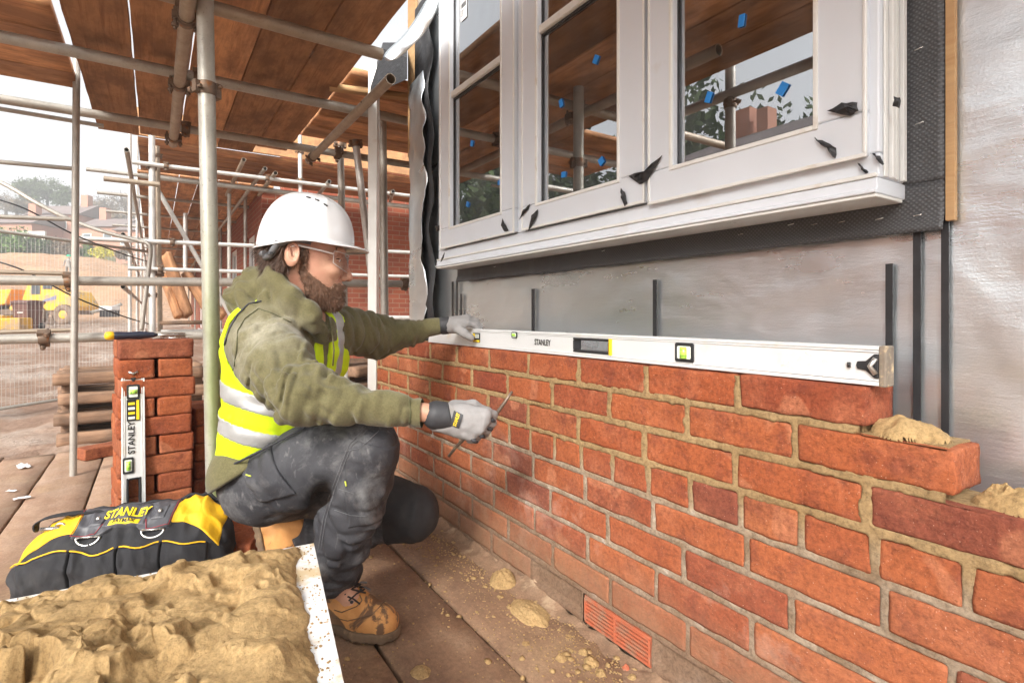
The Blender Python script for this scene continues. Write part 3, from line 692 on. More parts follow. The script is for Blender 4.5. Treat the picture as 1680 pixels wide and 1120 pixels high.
def tube(p0, p1, label, group, mat='tube', r=.02415, coup=(), name='scaffold_tube', cat='scaffold tube', bend=0, n=20, segs=1):
    p0, p1 = Vector(p0), Vector(p1); d = p1 - p0; L = d.length
    m = MB(); segs = 6 if bend else 1
    pts = [(bend * math.sin(math.pi * i / segs), 0, L * i / segs) for i in range(segs + 1)]
    m.tube(pts, r, n, caps=False); m.tube(pts[::-1], r * .86, n, caps=False)
    V0, V1 = [], []
    for e, z in ((0, 0), (1, L)):
        base = len(m.V); 
        for q in (r, r * .86): m.V += [(q * math.cos(2*math.pi*i/n), q * math.sin(2*math.pi*i/n), z) for i in range(n)]
        m.F += [[base + i, base + (i+1) % n, base + n + (i+1) % n, base + n + i] for i in range(n)]; m.S += [False] * n
    o = m.build(name, M[mat], local=True); o.location = p0; o.rotation_mode = 'XYZ'; o.rotation_euler = d.to_track_quat('Z', 'X').to_euler()
    tag(o, label, cat, group)
    for c in coup:
        z, a = (c if isinstance(c, tuple) else (c, 0)); coupler(o, z * L, a)
    return o
G = 'tubes of the near scaffold'
st_x, st_y = -1.915, .144
tube(P(354, 902, 1.86), P(333, -160, 1.87), 'thick grey upright scaffold tube stained green low down, directly behind the man', G, 'tube_green', r=.0268, coup=((.71, 1.2),), name='scaffold_standard')
tube(P(120, 784, 2.72) , P(126, 60, 2.72), 'thin bare upright tube on the left, in front of the guard rails', G, 'tube', r=.0155, coup=(), name='scaffold_standard')
zt = 1.96; tz = zt - .062
tube((-2.22, -1.2, tz + .012), (-2.22, .80, tz), 'scaffold transom under the boards, nearest the camera, ending short of the house corner', G, 'tube_brown', coup=((.64, .4),))
tube((-2.90, -1.6, tz), (-2.90, 1.35, tz), 'middle scaffold transom under the overhead boards', G, 'tube', coup=((.60, .4),))
tube((-3.74, -1.8, tz), (-3.74, 1.75, tz), 'far scaffold transom under the end of the overhead boards', G, 'tube', coup=((.55, .4), (.8, 1.)))
tube((-1.35, .093, 1.848), (-3.93, .093, 1.848), 'brown ledger tube slung below the transoms with an open end', G, 'tube_brown', coup=((.345, 1.57), (.6, 1.57), (.945, 1.57)))
tube((-2.34, .885, 1.86), (-3.9, .885, 1.86), 'short brown ledger beside the house corner with its open end toward the camera', G, 'tube_brown', coup=((.93, 1.),))
tube((-.2, -.33, 1.85), (-2.2, -.33, 1.85), 'ledger tube along the outer edge of the boards, seen mirrored in the window', G, 'tube')
tube((-1.6, -.34, -.04), (-1.6, -.34, 2.6), 'outer upright beside the camera, seen mirrored in the window', G, 'tube', coup=((.70, 1),), name='scaffold_standard')
tube((-.62, -.50, 1.1), (-2.0, -.50, 1.25), 'sloping brace tube outside the platform, mirrored in the window', G, 'tube', r=.02)
# guard rails along Y
def RX(px, py, X):                       # point on plane X=const
    t = (px - 840) / 893; d = X / (-CS_ + SN_ * t); return P(px, py, d)
tube(RX(-60, 459, -3.56), RX(700, 466, -3.56), 'upper guard rail tube running behind the man at chest height', G, 'tube', coup=((.165, .5), (.93, .2)))
tube(RX(-60, 558, -3.56), RX(352, 549, -3.56), 'lower guard rail tube level with the top of the brick stack', G, 'tube', coup=((.28, .5),))
GB = 'thin bars of the left edge protection'
for i, (x0, y0, x1, y1, lab) in enumerate(((-40, 86, 120, 109, 'topmost thin bar, just under the boards on the left'), (-40, 172, 170, 207, 'second thin bar, under the far transom on the left'), (-40, 262, 122, 277, 'third thin bar crossing the open sky on the left'),
        (-40, 354, 122, 360, 'fourth thin bar crossing in front of the far houses'), (-40, 445, 118, 449, 'fifth thin wooden bar lying just above the upper guard rail'), (-40, 546, 118, 541, 'sixth thin wooden bar lying just above the lower guard rail'))):
    tube(RX(x0, y0, -3.62), RX(x1, y1, -3.62), lab, GB, 'tube' if i < 4 else 'tube_brown', r=.011, name='guard_bar', cat='guard bar')
def pipe(pts, r, label, name, cat, mat, group=None, rib=0, n=12):
    P_ = [Vector(p) for p in pts]; out = []
    for i in range(len(P_) - 1):
        a = P_[max(i - 1, 0)]; b_, c = P_[i], P_[i + 1]; d_ = P_[min(i + 2, len(P_) - 1)]
        for t in np.linspace(0, 1, 12, endpoint=False):
            out.append(.5 * ((2 * b_) + (c - a) * t + (2 * a - 5 * b_ + 4 * c - d_) * t * t + (3 * b_ - 3 * c + d_ - a) * t ** 3))
    out.append(P_[-1]); m = MB()
    m.tube(out, r, n); o = m.build(name, M[mat]); return tag(o, label, cat, group)
pipe([P(-20, 289, 3.3), P(20, 309, 3.3), P(60, 333, 3.3), P(110, 358, 3.35), P(170, 380, 3.4), P(225, 394, 3.45), P(243, 400, 3.45), P(247, 412, 3.45), P(243, 450, 3.45), P(232, 542, 3.45)], .013, 'bent handrail pipe sloping down across the left side and dropping beside the far scaffold', 'bent_pipe', 'pipe', 'tube')
# overhead boards
GO = 'overhead scaffold boards'
yb = [-.19, .028, .25, .473, .685]
xe = [-4.25, -4.22, -4.3, -4.28, -4.12]
for i, y in enumerate(yb):
    o = board('scaffold_board', xe[i], 1.6, y, zt + .038 + .002 * i, [.212, .215, .219, .219, .196][i], f'overhead brown scaffold board, {ord_[i]} from the open outer edge', 'scaffold board', M['board_under'], GO, seed=30 + i)
GO2 = 'boards of the platform return at the house corner'
for i in range(5):
    x = -2.86 - i * .225
    board('scaffold_board', -1.1, 1.1, 0, 0, .215, f'overhead board crossing toward the house corner, {ord_[i]} behind the short ledger', 'scaffold board', M['board_under'], GO2, rot=(x, 1.93, zt + .1, R(90)), seed=40 + i)
for i in range(4):
    board('scaffold_board', -.36, .36, 0, 0, .215, f'upper boards seen above the left bars, {ord_[i]} from the far transom', 'scaffold board', M['board_under'], 'boards above the left edge protection', rot=(-3.45 + i * .222, -.69, zt + .04, R(90)), seed=50 + i)
# white square post and tubes at the house corner
M['post'] = simple('white_profile_post', (.68, .66, .62), .4, .3, .08, 6, .15, 60, st=(.42, .22, .14), stsc=5, stt=(.62, .8))
q = MB(); q.box((-.031, -.022, 0), (.031, .022, 2.08)); q.box((-.026, -.0235, 0), (-.020, .0235, 2.079)); pst = q.build('profile_post', M['post'], local=True, bevel=.002)
pst.location = (-2.69, .925, 0); pst.rotation_euler = (0, R(-.4), R(-32)); tag(pst, 'white square bricklaying profile post standing at the far end of the brick wall', 'post')
q = MB(); q.tube([(.0, -.03, 1.86), (0, -.05, 1.86)], .012, 6); q.tube([(0, -.045, 1.84), (0, -.045, 1.9)], .005, 8); q.tube([(0.0, -.03, 1.86), (.06, -.05, 1.86)], .004, 6); q.build('clamp', M['coupler'], pst, local=True)
tube(P(631, 522, 3.3), P(627, 158, 3.3), 'grey upright tube right of the white post, ending in a coupler under the boards', G, 'tube', coup=((.985, .4), (.93, 2.2)), name='scaffold_standard')
tube(P(570, 700, 3.95), P(558, 232, 3.95), 'grey upright tube seen just above the hard hat', G, 'tube', coup=((.99, .5),), name='scaffold_standard')
tube(P(618, 522, 3.7), P(583, 230, 3.7), 'leaning tube between the hard hat and the white post', G, 'tube_pale', coup=((.98, .5),))
o = board('batten', -.3, .3, 0, 0, .045, 'short pale timber batten poking out beside the white post below the boards', 'batten', M['timber'], None, th=.03, rot=(*P(638, 150, 2.9), R(75)), seed=3)
# ------------------------------------------------------------------ second house and its scaffold
k = NT('far_brickwork'); v = k.co()
bt_ = k.n('TexBrick'); bt_.inputs['Scale'].default_value = 1.0; bt_.inputs['Brick Width'].default_value = .225; bt_.inputs['Row Height'].default_value = .075
bt_.inputs['Mortar Size'].default_value = .006; bt_.inputs['Color1'].default_value = (.36, .10, .05, 1); bt_.inputs['Color2'].default_value = (.27, .07, .04, 1); bt_.inputs['Mortar'].default_value = (.34, .22, .15, 1)
mp = k.n('Mapping'); k.l(k.tc.outputs['UV'], mp.inputs[0]); k.l(mp.outputs[0], bt_.inputs[0])
k.set('Base Color', k.mix(.5, bt_.outputs[0], k.ramp(k.noise(2.5, v, 7), [(.3, .55), (.7, 1.1)]), 'MULTIPLY')).set('Roughness', .9)
k.bump(bt_.outputs[1], -.5, .006); M['far_brick'] = k.m
def uvbox(o):
    me = o.data; uv = me.uv_layers.new(name='uv')
    for p in me.polygons:
        n = p.normal
        for li in p.loop_indices:
            c = me.vertices[me.loops[li].vertex_index].co
            uv.data[li].uv = (c.y, c.z) if abs(n.x) > .7 else ((c.x, c.z) if abs(n.y) > .7 else (c.x, c.y))
HX, HY = -8.6, 1.30
h2 = thing('brick_house', 'unfinished red brick house wrapped in scaffolding beyond the work platform', 'house', (HX - 6, HY + 3, -.05))
hb = MB(); wins = [(-10.2, -9.3), (-12.6, -11.5), (-15.2, -14.2), (-18.5, -17.4), (-22, -20.8)]
xs_ = [HX] + [v_ for w_ in wins for v_ in (w_[1], w_[0])] + [-27]
for i in range(0, len(xs_), 2): hb.box((xs_[i + 1], HY, -.2), (xs_[i], HY + .3, 2.62))
for (a, b_) in wins: hb.box((a, HY, -.2), (b_, HY + .3, .35)); hb.box((a, HY, 2.1), (b_, HY + .3, 2.62))
hb.box((HX - .3, HY + .3005, -.2), (HX, HY + 9, 3.6))
o = hb.build('wall', M['far_brick'], h2); uvbox(o)
M['far_frame'] = simple('house_window_frame', (.72, .70, .68), .5, 0, .05, 3, 0)
M['far_glass'] = simple('house_window_glass', (.10, .12, .13), .12, 0, .1, 3, 0)
for (a, b_) in wins:
    q = MB(); q.box((a, HY + .04, .36), (a + .07, HY + .12, 2.09)); q.box((b_ - .07, HY + .04, .36), (b_, HY + .12, 2.09)); q.box((a + .0702, HY + .04, .36), (b_ - .0702, HY + .12, .44)); q.box((a + .0702, HY + .04, 2.0), (b_ - .0702, HY + .12, 2.09)); q.box(((a + b_) / 2 - .03, HY + .045, .441), ((a + b_) / 2 + .03, HY + .115, 1.999))
    q.box((a - .03, HY - .04, .29), (b_ + .03, HY - .002, .35))
    w_ = q.build('window', M['far_frame'], h2); q = MB(); q.box((a + .071, HY + .07, .441), (b_ - .071, HY + .08, 1.999)); q.build('pane', M['far_glass'], w_)
G2 = 'tubes of the scaffold round the brick house'
def far_board(x0, x1, y, z, w, lab, mat='board_under', rotd=0, th=.04, g='boards of the far scaffold', seed=1):
    if rotd: return board('scaffold_board', -(x1 - x0) / 2, (x1 - x0) / 2, 0, 0, w, lab, 'scaffold board', M[mat], g, th=th, rot=(w_x, (x0 + x1) / 2, z, R(90)), seed=seed)
    return board('scaffold_board', x0, x1, y, z, w, lab, 'scaffold board', M[mat], g, th=th, seed=seed)
TX = -6.95
# toe board on edge
q = MB(); q.box((TX - .04, -.20, 2.70), (TX, 4.6, 2.99)); o = q.build('toe_board', M['board_pale'], bevel=.004); tag(o, 'long pale toe board on edge along the front of the far scaffold platform', 'toe board')
FB = 'boards of the far scaffold platform'
for i in range(6):
    w_x = TX - .17 - i * .235
    board('scaffold_board', -2.4, 2.4, 0, 0, .225, f'far platform board facing the work area, {ord_[i]} behind the pale toe board', 'scaffold board', M['board_under'], FB, rot=(w_x, 2.25, 2.70 - .002 * i, R(90)), seed=60 + i)
for i in range(7):
    board('scaffold_board', -27, TX - 1.55, -.08 + i * .235, 2.68, .225, f'long far platform board running away beside the brick house, {ord_[i]} from the open edge', 'scaffold board', M['board_under'], FB, seed=70 + i)
for i, x in enumerate((-8.4, -9.9, -11.6, -13.3, -15.2, -17.2, -19.5, -22, -24.5)):
    tube((x, -.7, 2.58), (x, HY + .1, 2.58), f'cross tube under the receding far platform, {ord_[i]} from the near end', G2, 'tube', r=.024, n=10)
for i, x in enumerate((-8.9, -12.5, -16.4, -21, -25)):
    tube((x, -.28, -.1), (x, -.28, 4.2), f'outer upright of the receding far scaffold, {ord_[i]} from the near end', G2, 'tube_pale', n=10, name='scaffold_standard')
    tube((x, 1.12, -.1), (x, 1.12, 2.6), f'inner upright close to the house wall, {ord_[i]} from the near end', G2, 'tube', n=10, name='scaffold_standard')
for i, (y, z) in enumerate(((-.28, 1.1), (-.28, 1.65), (-.25, 2.55), (1.1, 2.55), (-.28, .25))):
    tube((TX - .1, y, z), (-27, y, z), ['outer knee rail receding along the house', 'outer top rail receding along the house', 'outer ledger under the receding boards', 'inner ledger under the receding boards beside the brickwork', 'lowest ledger of the receding scaffold'][i], G2, 'tube', n=10)
tube(RX(250, 560, TX + .1), RX(249, 180, TX + .1), 'pale upright at the left corner of the far scaffold', G2, 'tube_pale', r=.031, coup=((.30, .5), (.43, .5), (.2, .5), (.75, .5)), name='scaffold_standard')
tube(RX(263, 548, TX), RX(258, 240, TX), 'thinner upright just right of the pale corner upright', G2, 'tube_brown', r=.024, coup=((.32, .5), (.95, .5)), name='scaffold_standard')
tube(RX(217, 266, TX + .15), RX(720, 327, TX + .15), 'long pale rail under the toe board', G2, 'tube_pale', r=.023, coup=((.085, .2), (.37, .2), (.62, .2), (.8, .2)), n=14)
tube(RX(230, 288, TX - .5), RX(720, 345, TX - .5), 'second rail just behind the long pale rail', G2, 'tube', r=.03, n=14)
tube(RX(130, 391, TX + .15), RX(720, 416, TX + .15), 'pale rail at helmet brim height crossing behind the man', G2, 'tube_pale', r=.023, coup=((.2, .3), (.41, .4)), n=14)
tube(RX(210, 440, TX + .15), RX(720, 455, TX + .15), 'pale rail crossing just above the upper guard rail', G2, 'tube_pale', r=.021, coup=((.08, .3), (.33, .3)), n=14)
tube(RX(170, 293, TX + .3), RX(262, 303, TX + .3), 'short brown pole sticking out to the left of the far scaffold', G2, 'tube_brown', r=.026, n=12)
tube(RX(258, 310, TX - .1), RX(380, 520, TX - .3), 'diagonal brace of the far scaffold', G2, 'tube_pale', r=.024, n=14)
tube(RX(376, 520, TX - .9), RX(376, 318, TX - .9), 'upright behind the thick green stained tube', G2, 'tube', r=.024, n=14, name='scaffold_standard')
tube(RX(304, 450, TX - 2.2), RX(304, 350, TX - 2.2), 'thin upright in the shade below the far boards', G2, 'tube_pale', r=.03, n=12, name='scaffold_standard')
tube(RX(493, 345, TX + .1), RX(492, 222, TX + .1), 'short pale upright above the hard hat', G2, 'tube_pale', r=.024, coup=((.4, .4), (.78, .4)), n=14, name='scaffold_standard')
tube(RX(400, 262, TX + .3), RX(372, 320, TX - 1.2), 'tube stub pointing out under the toe board, left of the hard hat', G2, 'tube_brown', r=.024, n=14)
tube(RX(452, 284, TX + .35), RX(425, 320, TX - 1.2), 'tube stub pointing out under the toe board, above the hard hat', G2, 'tube_brown', r=.024, n=14)
tube(RX(540, 298, TX + .35), RX(520, 322, TX - 1.2), 'tube stub pointing out under the toe board, right of the hard hat', G2, 'tube', r=.024, n=14)
tube(RX(645, 314, TX + .35), RX(640, 330, TX - 1.2), 'tube stub pointing out beside the foil flap', G2, 'tube', r=.024, n=14)
tube(RX(264, 545, TX + .1), RX(420, 543, TX + .1), 'low pale rail behind the top of the brick stack', G2, 'tube_pale', r=.03, n=12)
tube(RX(440, 518, TX + .2), RX(720, 522, TX + .2), 'low pale rail behind the outstretched forearm', G2, 'tube_pale', r=.03, n=12)
# split timber offcuts leaning in the far scaffold bay
for i, (a, b_, w) in enumerate((((268, 416), (303, 518), .13), ((300, 445), (345, 518), .12), ((262, 450), (288, 520), .09), ((318, 470), (362, 520), .12))):
    p0, p1 = RX(*b_, TX - .5), RX(*a, TX - .8); d = p1 - p0
    A, F = gridbox(d.length, w, .07, 16, 6, 3, .006, .006, 77 + i, 5)
    o = link('timber_offcut', np_mesh('timber_offcut', A, F, False), M['board_under'], local=True); o.location = (p0 + p1) / 2; o.rotation_euler = d.to_track_quat('X', 'Y').to_euler()
    tag(o, ['tallest split timber slab leaning in the far scaffold bay', 'broad timber slab leaning right of the tallest one', 'short timber slab at the left foot of the leaning pile', 'low timber slab at the right end of the leaning pile'][i], 'timber', 'leaning timber offcuts')
q = MB(); a = RX(262, 530, TX + .2); b_ = RX(350, 528, TX + .2); q.tube([a, b_], .03, 4); o = q.build('timber_sleeper', M['pallet']); tag(o, 'dark timber sleeper lying at the foot of the far scaffold', 'timber')

# ------------------------------------------------------------------ mesh fence panels
def fence(p0, p1, z0, h, label, g):
    p0, p1 = Vector(p0), Vector(p1); L = (p1 - p0).length; u = (p1 - p0) / L; t = thing('mesh_fence_panel', label, 'fence', (p0.x, p0.y, z0), 0, g)
    m = MB(); 
    for q0, q1 in ((p0, p0 + Vector((0, 0, h))), (p1, p1 + Vector((0, 0, h)))): m.tube([q0 + Vector((0, 0, z0)), q1 + Vector((0, 0, z0))], .019, 8)
    m.tube([p0 + Vector((0, 0, z0 + h)), p1 + Vector((0, 0, z0 + h))], .015, 8); m.tube([p0 + Vector((0, 0, z0 + .1)), p1 + Vector((0, 0, z0 + .1))], .015, 8)
    m.build('panel_frame', M['tube'], t)
    w = MB(); n = int(L / .035); e = .0011
    for i in range(1, n):
        q = p0 + u * (L * i / n); w.box((q.x - e, q.y - e, z0 + .1), (q.x + e, q.y + e, z0 + h))
    for i in range(1, 12):
        zz_ = z0 + h * i / 12; a = p0 + Vector((.004, .004, zz_)); b_ = p1 + Vector((.004, .004, zz_)); w.tube([a, b_], .0012, 4, False)
    w.build('wire_mesh', M['tube_pale'], t)
fence((*P(246, 500, 6.2).xy, 0), (*P(-60, 500, 4.4).xy, 0), -.1, 1.62, 'nearest wire mesh site fence panel at the left, past the guard rails', 'site fence panels')
fence((*P(-70, 500, 4.35).xy, 0), (*P(-620, 500, 3.0).xy, 0), -.1, 1.7, 'wire mesh site fence panel continuing out of the left edge', 'site fence panels')
for i, (y0, y1, lab) in enumerate(((334, 372, 'upper slack black cable hanging across the mesh fence'), (436, 472, 'lower slack black cable hanging across the mesh fence'))):
    pipe([P(-30, y0 - 14, 4.2), P(40, y0 + 8, 4.3), P(120, y0 + 50, 4.6), P(200, y0 + 82, 5.2), P(246, y0 + 96, 5.8)], .006, lab, 'cable', 'cable', 'black_plastic', 'slack cables on the fence', n=6)

# ------------------------------------------------------------------ dump truck
dt = P(79, 530, 38); ax = Vector((SN_, CS_, 0)).normalized(); fw = Vector((-CS_, SN_, 0))
def truck_frame(px, d): p = P(px, 517, d); return p
tz0 = -.0
zg = float(gz(np.array([dt.x]), np.array([dt.y]))[0])
MT = Matrix(((ax.x, fw.x, 0, dt.x), (ax.y, fw.y, 0, dt.y), (0, 0, 1, .22), (0, 0, 0, 1)))   # local x = picture right, y = away
tk = thing('dump_truck', 'yellow articulated dump truck parked on the mud beyond the mesh fence', 'dump truck', (dt.x, dt.y, .2))
M['truck_yellow'] = simple('truck_paint', (.74, .42, .02), .5, 0, .12, 1.2, 0, st=(.42, .28, .15), stsc=1.5, stt=(.48, .6))
M['truck_orange'] = simple('truck_skip_paint', (.85, .38, .02), .5, 0, .12, 1.2, 0, st=(.5, .33, .2), stsc=1.5)
M['tyre'] = simple('muddy_tyre', (.20, .14, .10), .9, 0, .3, 3, .6, 8, .05)
M['dark_glass'] = simple('dark_window_glass', (.06, .07, .08), .15, 0, .1, 3, 0)
M['grey_stripe'] = simple('grey_blue_stripe', (.16, .17, .28), .5, 0, .05, 3, 0)
def T(m): m.V = [MT @ Vector(v_) for v_ in m.V]; return m
q = MB(); q.prism([(-4.1, .95), (-1.9, 1.35), (-1.45, 2.35), (-2.4, 2.30), (-4.4, 2.05)], -1.2, 1.2, Matrix(((1,0,0,0),(0,0,1,0),(0,1,0,0),(0,0,0,1)))); T(q).build('skip', M['truck_orange'], tk, bevel=.05)
q = MB(); q.prism([(-1.7, .9), (2.6, .9), (2.75, 1.2), (2.6, 1.55), (2.2, 2.2), (1.4, 2.35), (.4, 2.05), (-.2, 1.35), (-1.7, 1.2)], -1.1, 1.1, Matrix(((1,0,0,0),(0,0,1,0),(0,1,0,0),(0,0,0,1)))); T(q).build('chassis', M['truck_yellow'], tk, bevel=.05)
q = MB(); q.prism([(-1.2, 1.21), (-.3, 1.36), (.4, 2.06), (1.25, 2.36), (1.25, 2.85), (-.6, 2.85)], -.9, .9, Matrix(((1,0,0,0),(0,0,1,0),(0,1,0,0),(0,0,0,1)))); cb = T(q).build('cab', M['truck_yellow'], tk, bevel=.06)
q = MB(); q.box((-.35, -.93, 2.0), (.25, -.905, 2.65)); q.box((.4, -.93, 2.35), (1.05, -.905, 2.68)); T(q).build('window', M['dark_glass'], cb, bevel=.02)
q = MB(); q.prism([(.1, 1.4), (1.5, 1.65), (1.5, 1.95)], -1.115, -1.102, Matrix(((1,0,0,0),(0,0,1,0),(0,1,0,0),(0,0,0,1)))); T(q).build('stripe', M['grey_stripe'], tk)
q = MB(); q.box((-1.5, -1.0, .62), (2.4, 1.0, .95)); q.box((-4.0, -.8, .62), (-1.6, .8, 1.0)); T(q).build('underframe', M['tyre'], tk)
for x in (.15, -3.3, -2.0 + 4.1):
    for s_ in (-1, 1):
        if x > 2 and s_ > 0: continue
        q = MB(); Mw = MT @ Matrix.Translation((x, s_ * 1.12, .62)) @ Matrix.Rotation(R(90), 4, 'X')
        rr_ = .66; q.lathe([(.0, -.2), (.3, -.2), (.34, -.24), (rr_ - .06, -.26), (rr_, -.2), (rr_, .2), (rr_ - .06, .26), (.34, .24), (.3, .2), (0, .2)], Mw, 28)
        for a in range(22):
            th_ = a / 22 * 2 * math.pi; q.box((rr_ - .01, -.035, -.2), (rr_ + .035, .035, .2), Mw @ Matrix.Rotation(th_, 4, 'Z'))
        w_ = q.build('wheel', M['tyre'], tk); q = MB(); q.lathe([(0, -.215), (.2, -.22), (.27, -.205), (.29, -.19)], Mw, 20); q.lathe([(0, .215), (.2, .22), (.27, .205), (.29, .19)], Mw, 20); q.build('rim', M['truck_yellow'], w_)
# wheelie bin
def atg(px, py_bottom, d): return P(px, py_bottom, d)
bp_ = P(46, 541, 19.5); bn = thing('wheelie_bin', 'brown wheelie bin standing in front of the dump truck', 'bin', bp_, math.atan2(ax.y, ax.x))
M['bin'] = simple('brown_bin_plastic', (.17, .085, .07), .5, 0, .1, 4, 0)
q = MB(); q.hexa([Vector(v_) for v_ in ((-.23,-.26,.05),(.23,-.26,.05),(.23,.26,.05),(-.23,.26,.05),(-.28,-.34,.92),(.28,-.34,.92),(.28,.34,.92),(-.28,.34,.92))]); q.box((-.30, -.37, .92), (.30, .37, .96)); q.build('body', M['bin'], bn, local=True, bevel=.02)
for i in range(6): pass
q = MB(); q.prism([(-.39, .961), (.40, .961), (.38, 1.03), (.0, 1.07), (-.35, 1.03)], -.31, .31, Matrix(((0,0,1,0),(1,0,0,0),(0,1,0,0),(0,0,0,1)))); q.build('lid', M['bin'], bn, local=True, bevel=.02)
q = MB(); q.tube([(-.27, .43, .98), (.27, .43, .98)], .02, 8); q.build('handle', M['bin'], bn, local=True)
for s_ in (-1, 1):
    q = MB(); q.lathe([(0, -.03), (.12, -.03), (.13, 0), (.12, .03), (0, .03)], Matrix.Translation((s_ * .25, .27, .12)) @ Matrix.Rotation(R(90), 4, 'Y'), 16); q.build('wheel', M['black_plastic'], bn, local=True)
q = MB(); q.box((-.10, -.325, .60), (.10, -.29, .64)); q.build('label_plate', M['paper'], bn, local=True)
# odd site objects
q = MB(); a = P(18, 541, 19); q.box((-.35, -.3, 0), (.5, .3, .42)); q.box((-.30, -.25, .4202), (-.1, .25, .50)); o = q.build('yellow_tub', M['truck_yellow'], local=True, bevel=.04); o.location = a; o.rotation_euler = (0, 0, math.atan2(ax.y, ax.x) + .1); tag(o, 'low yellow tub partly hidden left of the brown bin', 'tub')
cr = thing('gas_crate', 'small black slatted crate with a white top on the mud right of the dump truck', 'crate', P(180, 520, 30), math.atan2(ax.y, ax.x))
q = MB(); 
for i in range(6): q.box((-.33 + i * .12, -.3, 0), (-.27 + i * .12, .3, .38))
q.box((-.34, -.28, .02), (.34, .28, .36)); q.build('crate_body', M['black_plastic'], cr, local=True)
q = MB(); q.box((-.36, -.32, .381), (.36, .32, .60)); q.build('crate_top', M['paper'], cr, local=True, bevel=.02)
q = MB(); q.tube([P(150, 512, 31), P(176, 507, 31), P(199, 499, 31)], .09, 8); o = q.build('drain_pipe', M['tube']); tag(o, 'grey drain pipe lying behind the slatted crate', 'pipe')

# ------------------------------------------------------------------ hedge, houses, trees
def leafmat(name, a, b_):
    k = NT(name); oi = k.n('ObjectInfo'); k.set('Base Color', k.ramp(k.noise(1.3, k.co(), 5), [(.3, a), (.7, b_)])).set('Roughness', .8).set('Specular IOR Level', .15); return k.m
M['leaf_dark'] = leafmat('dark_leaves', (.05, .075, .03), (.10, .14, .05)); M['leaf_green'] = leafmat('green_leaves', (.08, .14, .035), (.15, .24, .07))
M['leaf_yellow'] = leafmat('yellow_leaves', (.45, .42, .05), (.60, .55, .08)); M['leaf_brown'] = leafmat('brown_twigs', (.16, .12, .08), (.25, .19, .12)); M['bark'] = simple('bark', (.12, .09, .07), .9, 0, .2, 4, 0)
def leaves(n, c, rad, size, seed, shell=.35, clumps=14):
    r_ = np.random.RandomState(seed); cc = r_.normal(size=(clumps, 3)); cc /= np.linalg.norm(cc, axis=1, keepdims=True); cc *= r_.uniform(.35, .95, (clumps, 1))
    q = cc[r_.randint(0, clumps, n)] + r_.normal(size=(n, 3)) * .20; q = q * np.array(rad) + np.array(c)
    a = r_.normal(size=(n, 3)); a /= np.linalg.norm(a, axis=1, keepdims=True); b_ = np.cross(a, r_.normal(size=(n, 3))); b_ /= np.linalg.norm(b_, axis=1, keepdims=True)
    s_ = size * r_.uniform(.6, 1.4, (n, 1)); V = np.stack([q - a * s_, q - b_ * s_ * .5, q + a * s_, q + b_ * s_ * .5], 1).reshape(-1, 3)
    return V, np.arange(4 * n).reshape(-1, 4)
def bush(px0, px1, py0, py1, d, mat, label, seed, n=2600, name='bush', group=None):
    c = P((px0 + px1) / 2, (py0 + py1) / 2, d); rx = (px1 - px0) / 2 / 893 * d; rz = abs(py1 - py0) / 2 / 893 * d
    V, F = leaves(n, (0, 0, 0), (rx, rx * .6, rz), rx * .05 + .08, seed, clumps=22)
    V = V @ np.array(Matrix.Rotation(math.atan2(ax.y, ax.x), 3, 'Z')).T + np.array(c)
    o = link(name, np_mesh(name, V, F, False), M[mat]); return tag(o, label, 'bush', group)
bush(-30, 42, 372, 428, 66, 'leaf_green', 'bright green rounded bush at the left edge above the dirt bank', 1)
bush(28, 96, 388, 428, 68, 'leaf_dark', 'dark hedge bush between the green bush and the far worker', 2)
bush(84, 128, 392, 428, 69, 'leaf_brown', 'brownish hedge bush just behind the far worker', 3)
bush(126, 156, 400, 424, 70, 'leaf_green', 'small green bush right of the thin bare upright', 4, 1500)
bush(150, 184, 404, 426, 66, 'leaf_yellow', 'yellow flowering bush in front of the far houses', 5, 1500)
bush(186, 216, 408, 428, 74, 'leaf_brown', 'bare brown bush in front of the right hand far house', 6, 1500)
M['roof'] = simple('grey_brown_roof', (.20, .16, .15), .8, 0, .15, .5, 0); M['house_brick'] = simple('pale_house_brick', (.45, .22, .15), .9, 0, .1, .6, 0); M['render'] = simple('cream_render', (.68, .62, .56), .8, 0, .05, .5, 0)
def house(px0, px1, py_eave, py_base, py_ridge, d, label, cols, mat='house_brick', chim=None):
    t = thing('distant_house', label, 'house', P((px0 + px1) / 2, py_base, d), math.atan2(ax.y, ax.x), 'distant houses on the hillside')
    s_ = d / 893; w = (px1 - px0) / 2 * s_; he = (py_base - py_eave) * s_; hr = (py_base - py_ridge) * s_
    q = MB(); q.box((-w, 0, -3), (w, 8, he)); o = q.build('wall', M[mat], t, local=True)
    q = MB(); q.prism([(-.5, he), (8.5, he), (4, hr)], -w - .4, w + .4, Matrix(((0,0,1,0),(1,0,0,0),(0,1,0,.002),(0,0,0,1)))); rf = q.build('roof', M['roof'], t, local=True)
    if chim is not None: q = MB(); q.box((chim - .6, 3.4, hr - 1.2), (chim + .6, 4.6, hr + 1.8)); q.build('chimney', M['house_brick'], rf, local=True)
    for (x, z, ww, hh) in cols:
        q = MB(); q.box((x - ww / 2, -.08, z), (x + ww / 2, -.005, z + hh)); f_ = q.build('window', M['far_frame'], t, local=True); q = MB(); q.box((x - ww / 2 + .12, -.1, z + .12), (x + ww / 2 - .12, -.082, z + hh - .12)); q.build('pane', M['far_glass'], f_, local=True)
house(-40, 52, 366, 412, 345, 86, 'brick house with a pale panel on the left of the hillside', ((-2, 2.2, 1.4, 1.3), (2.2, 1.8, 1.8, 1.3), (3.0, 1.0, .8, .6)), chim=1.5)
house(46, 128, 352, 405, 330, 92, 'orange brick house behind the thin bare upright', ((-2.4, 3.0, 1.5, 1.4), (1.6, 3.0, 1.5, 1.4), (-2.4, .3, 1.5, 1.4)), chim=2.6)
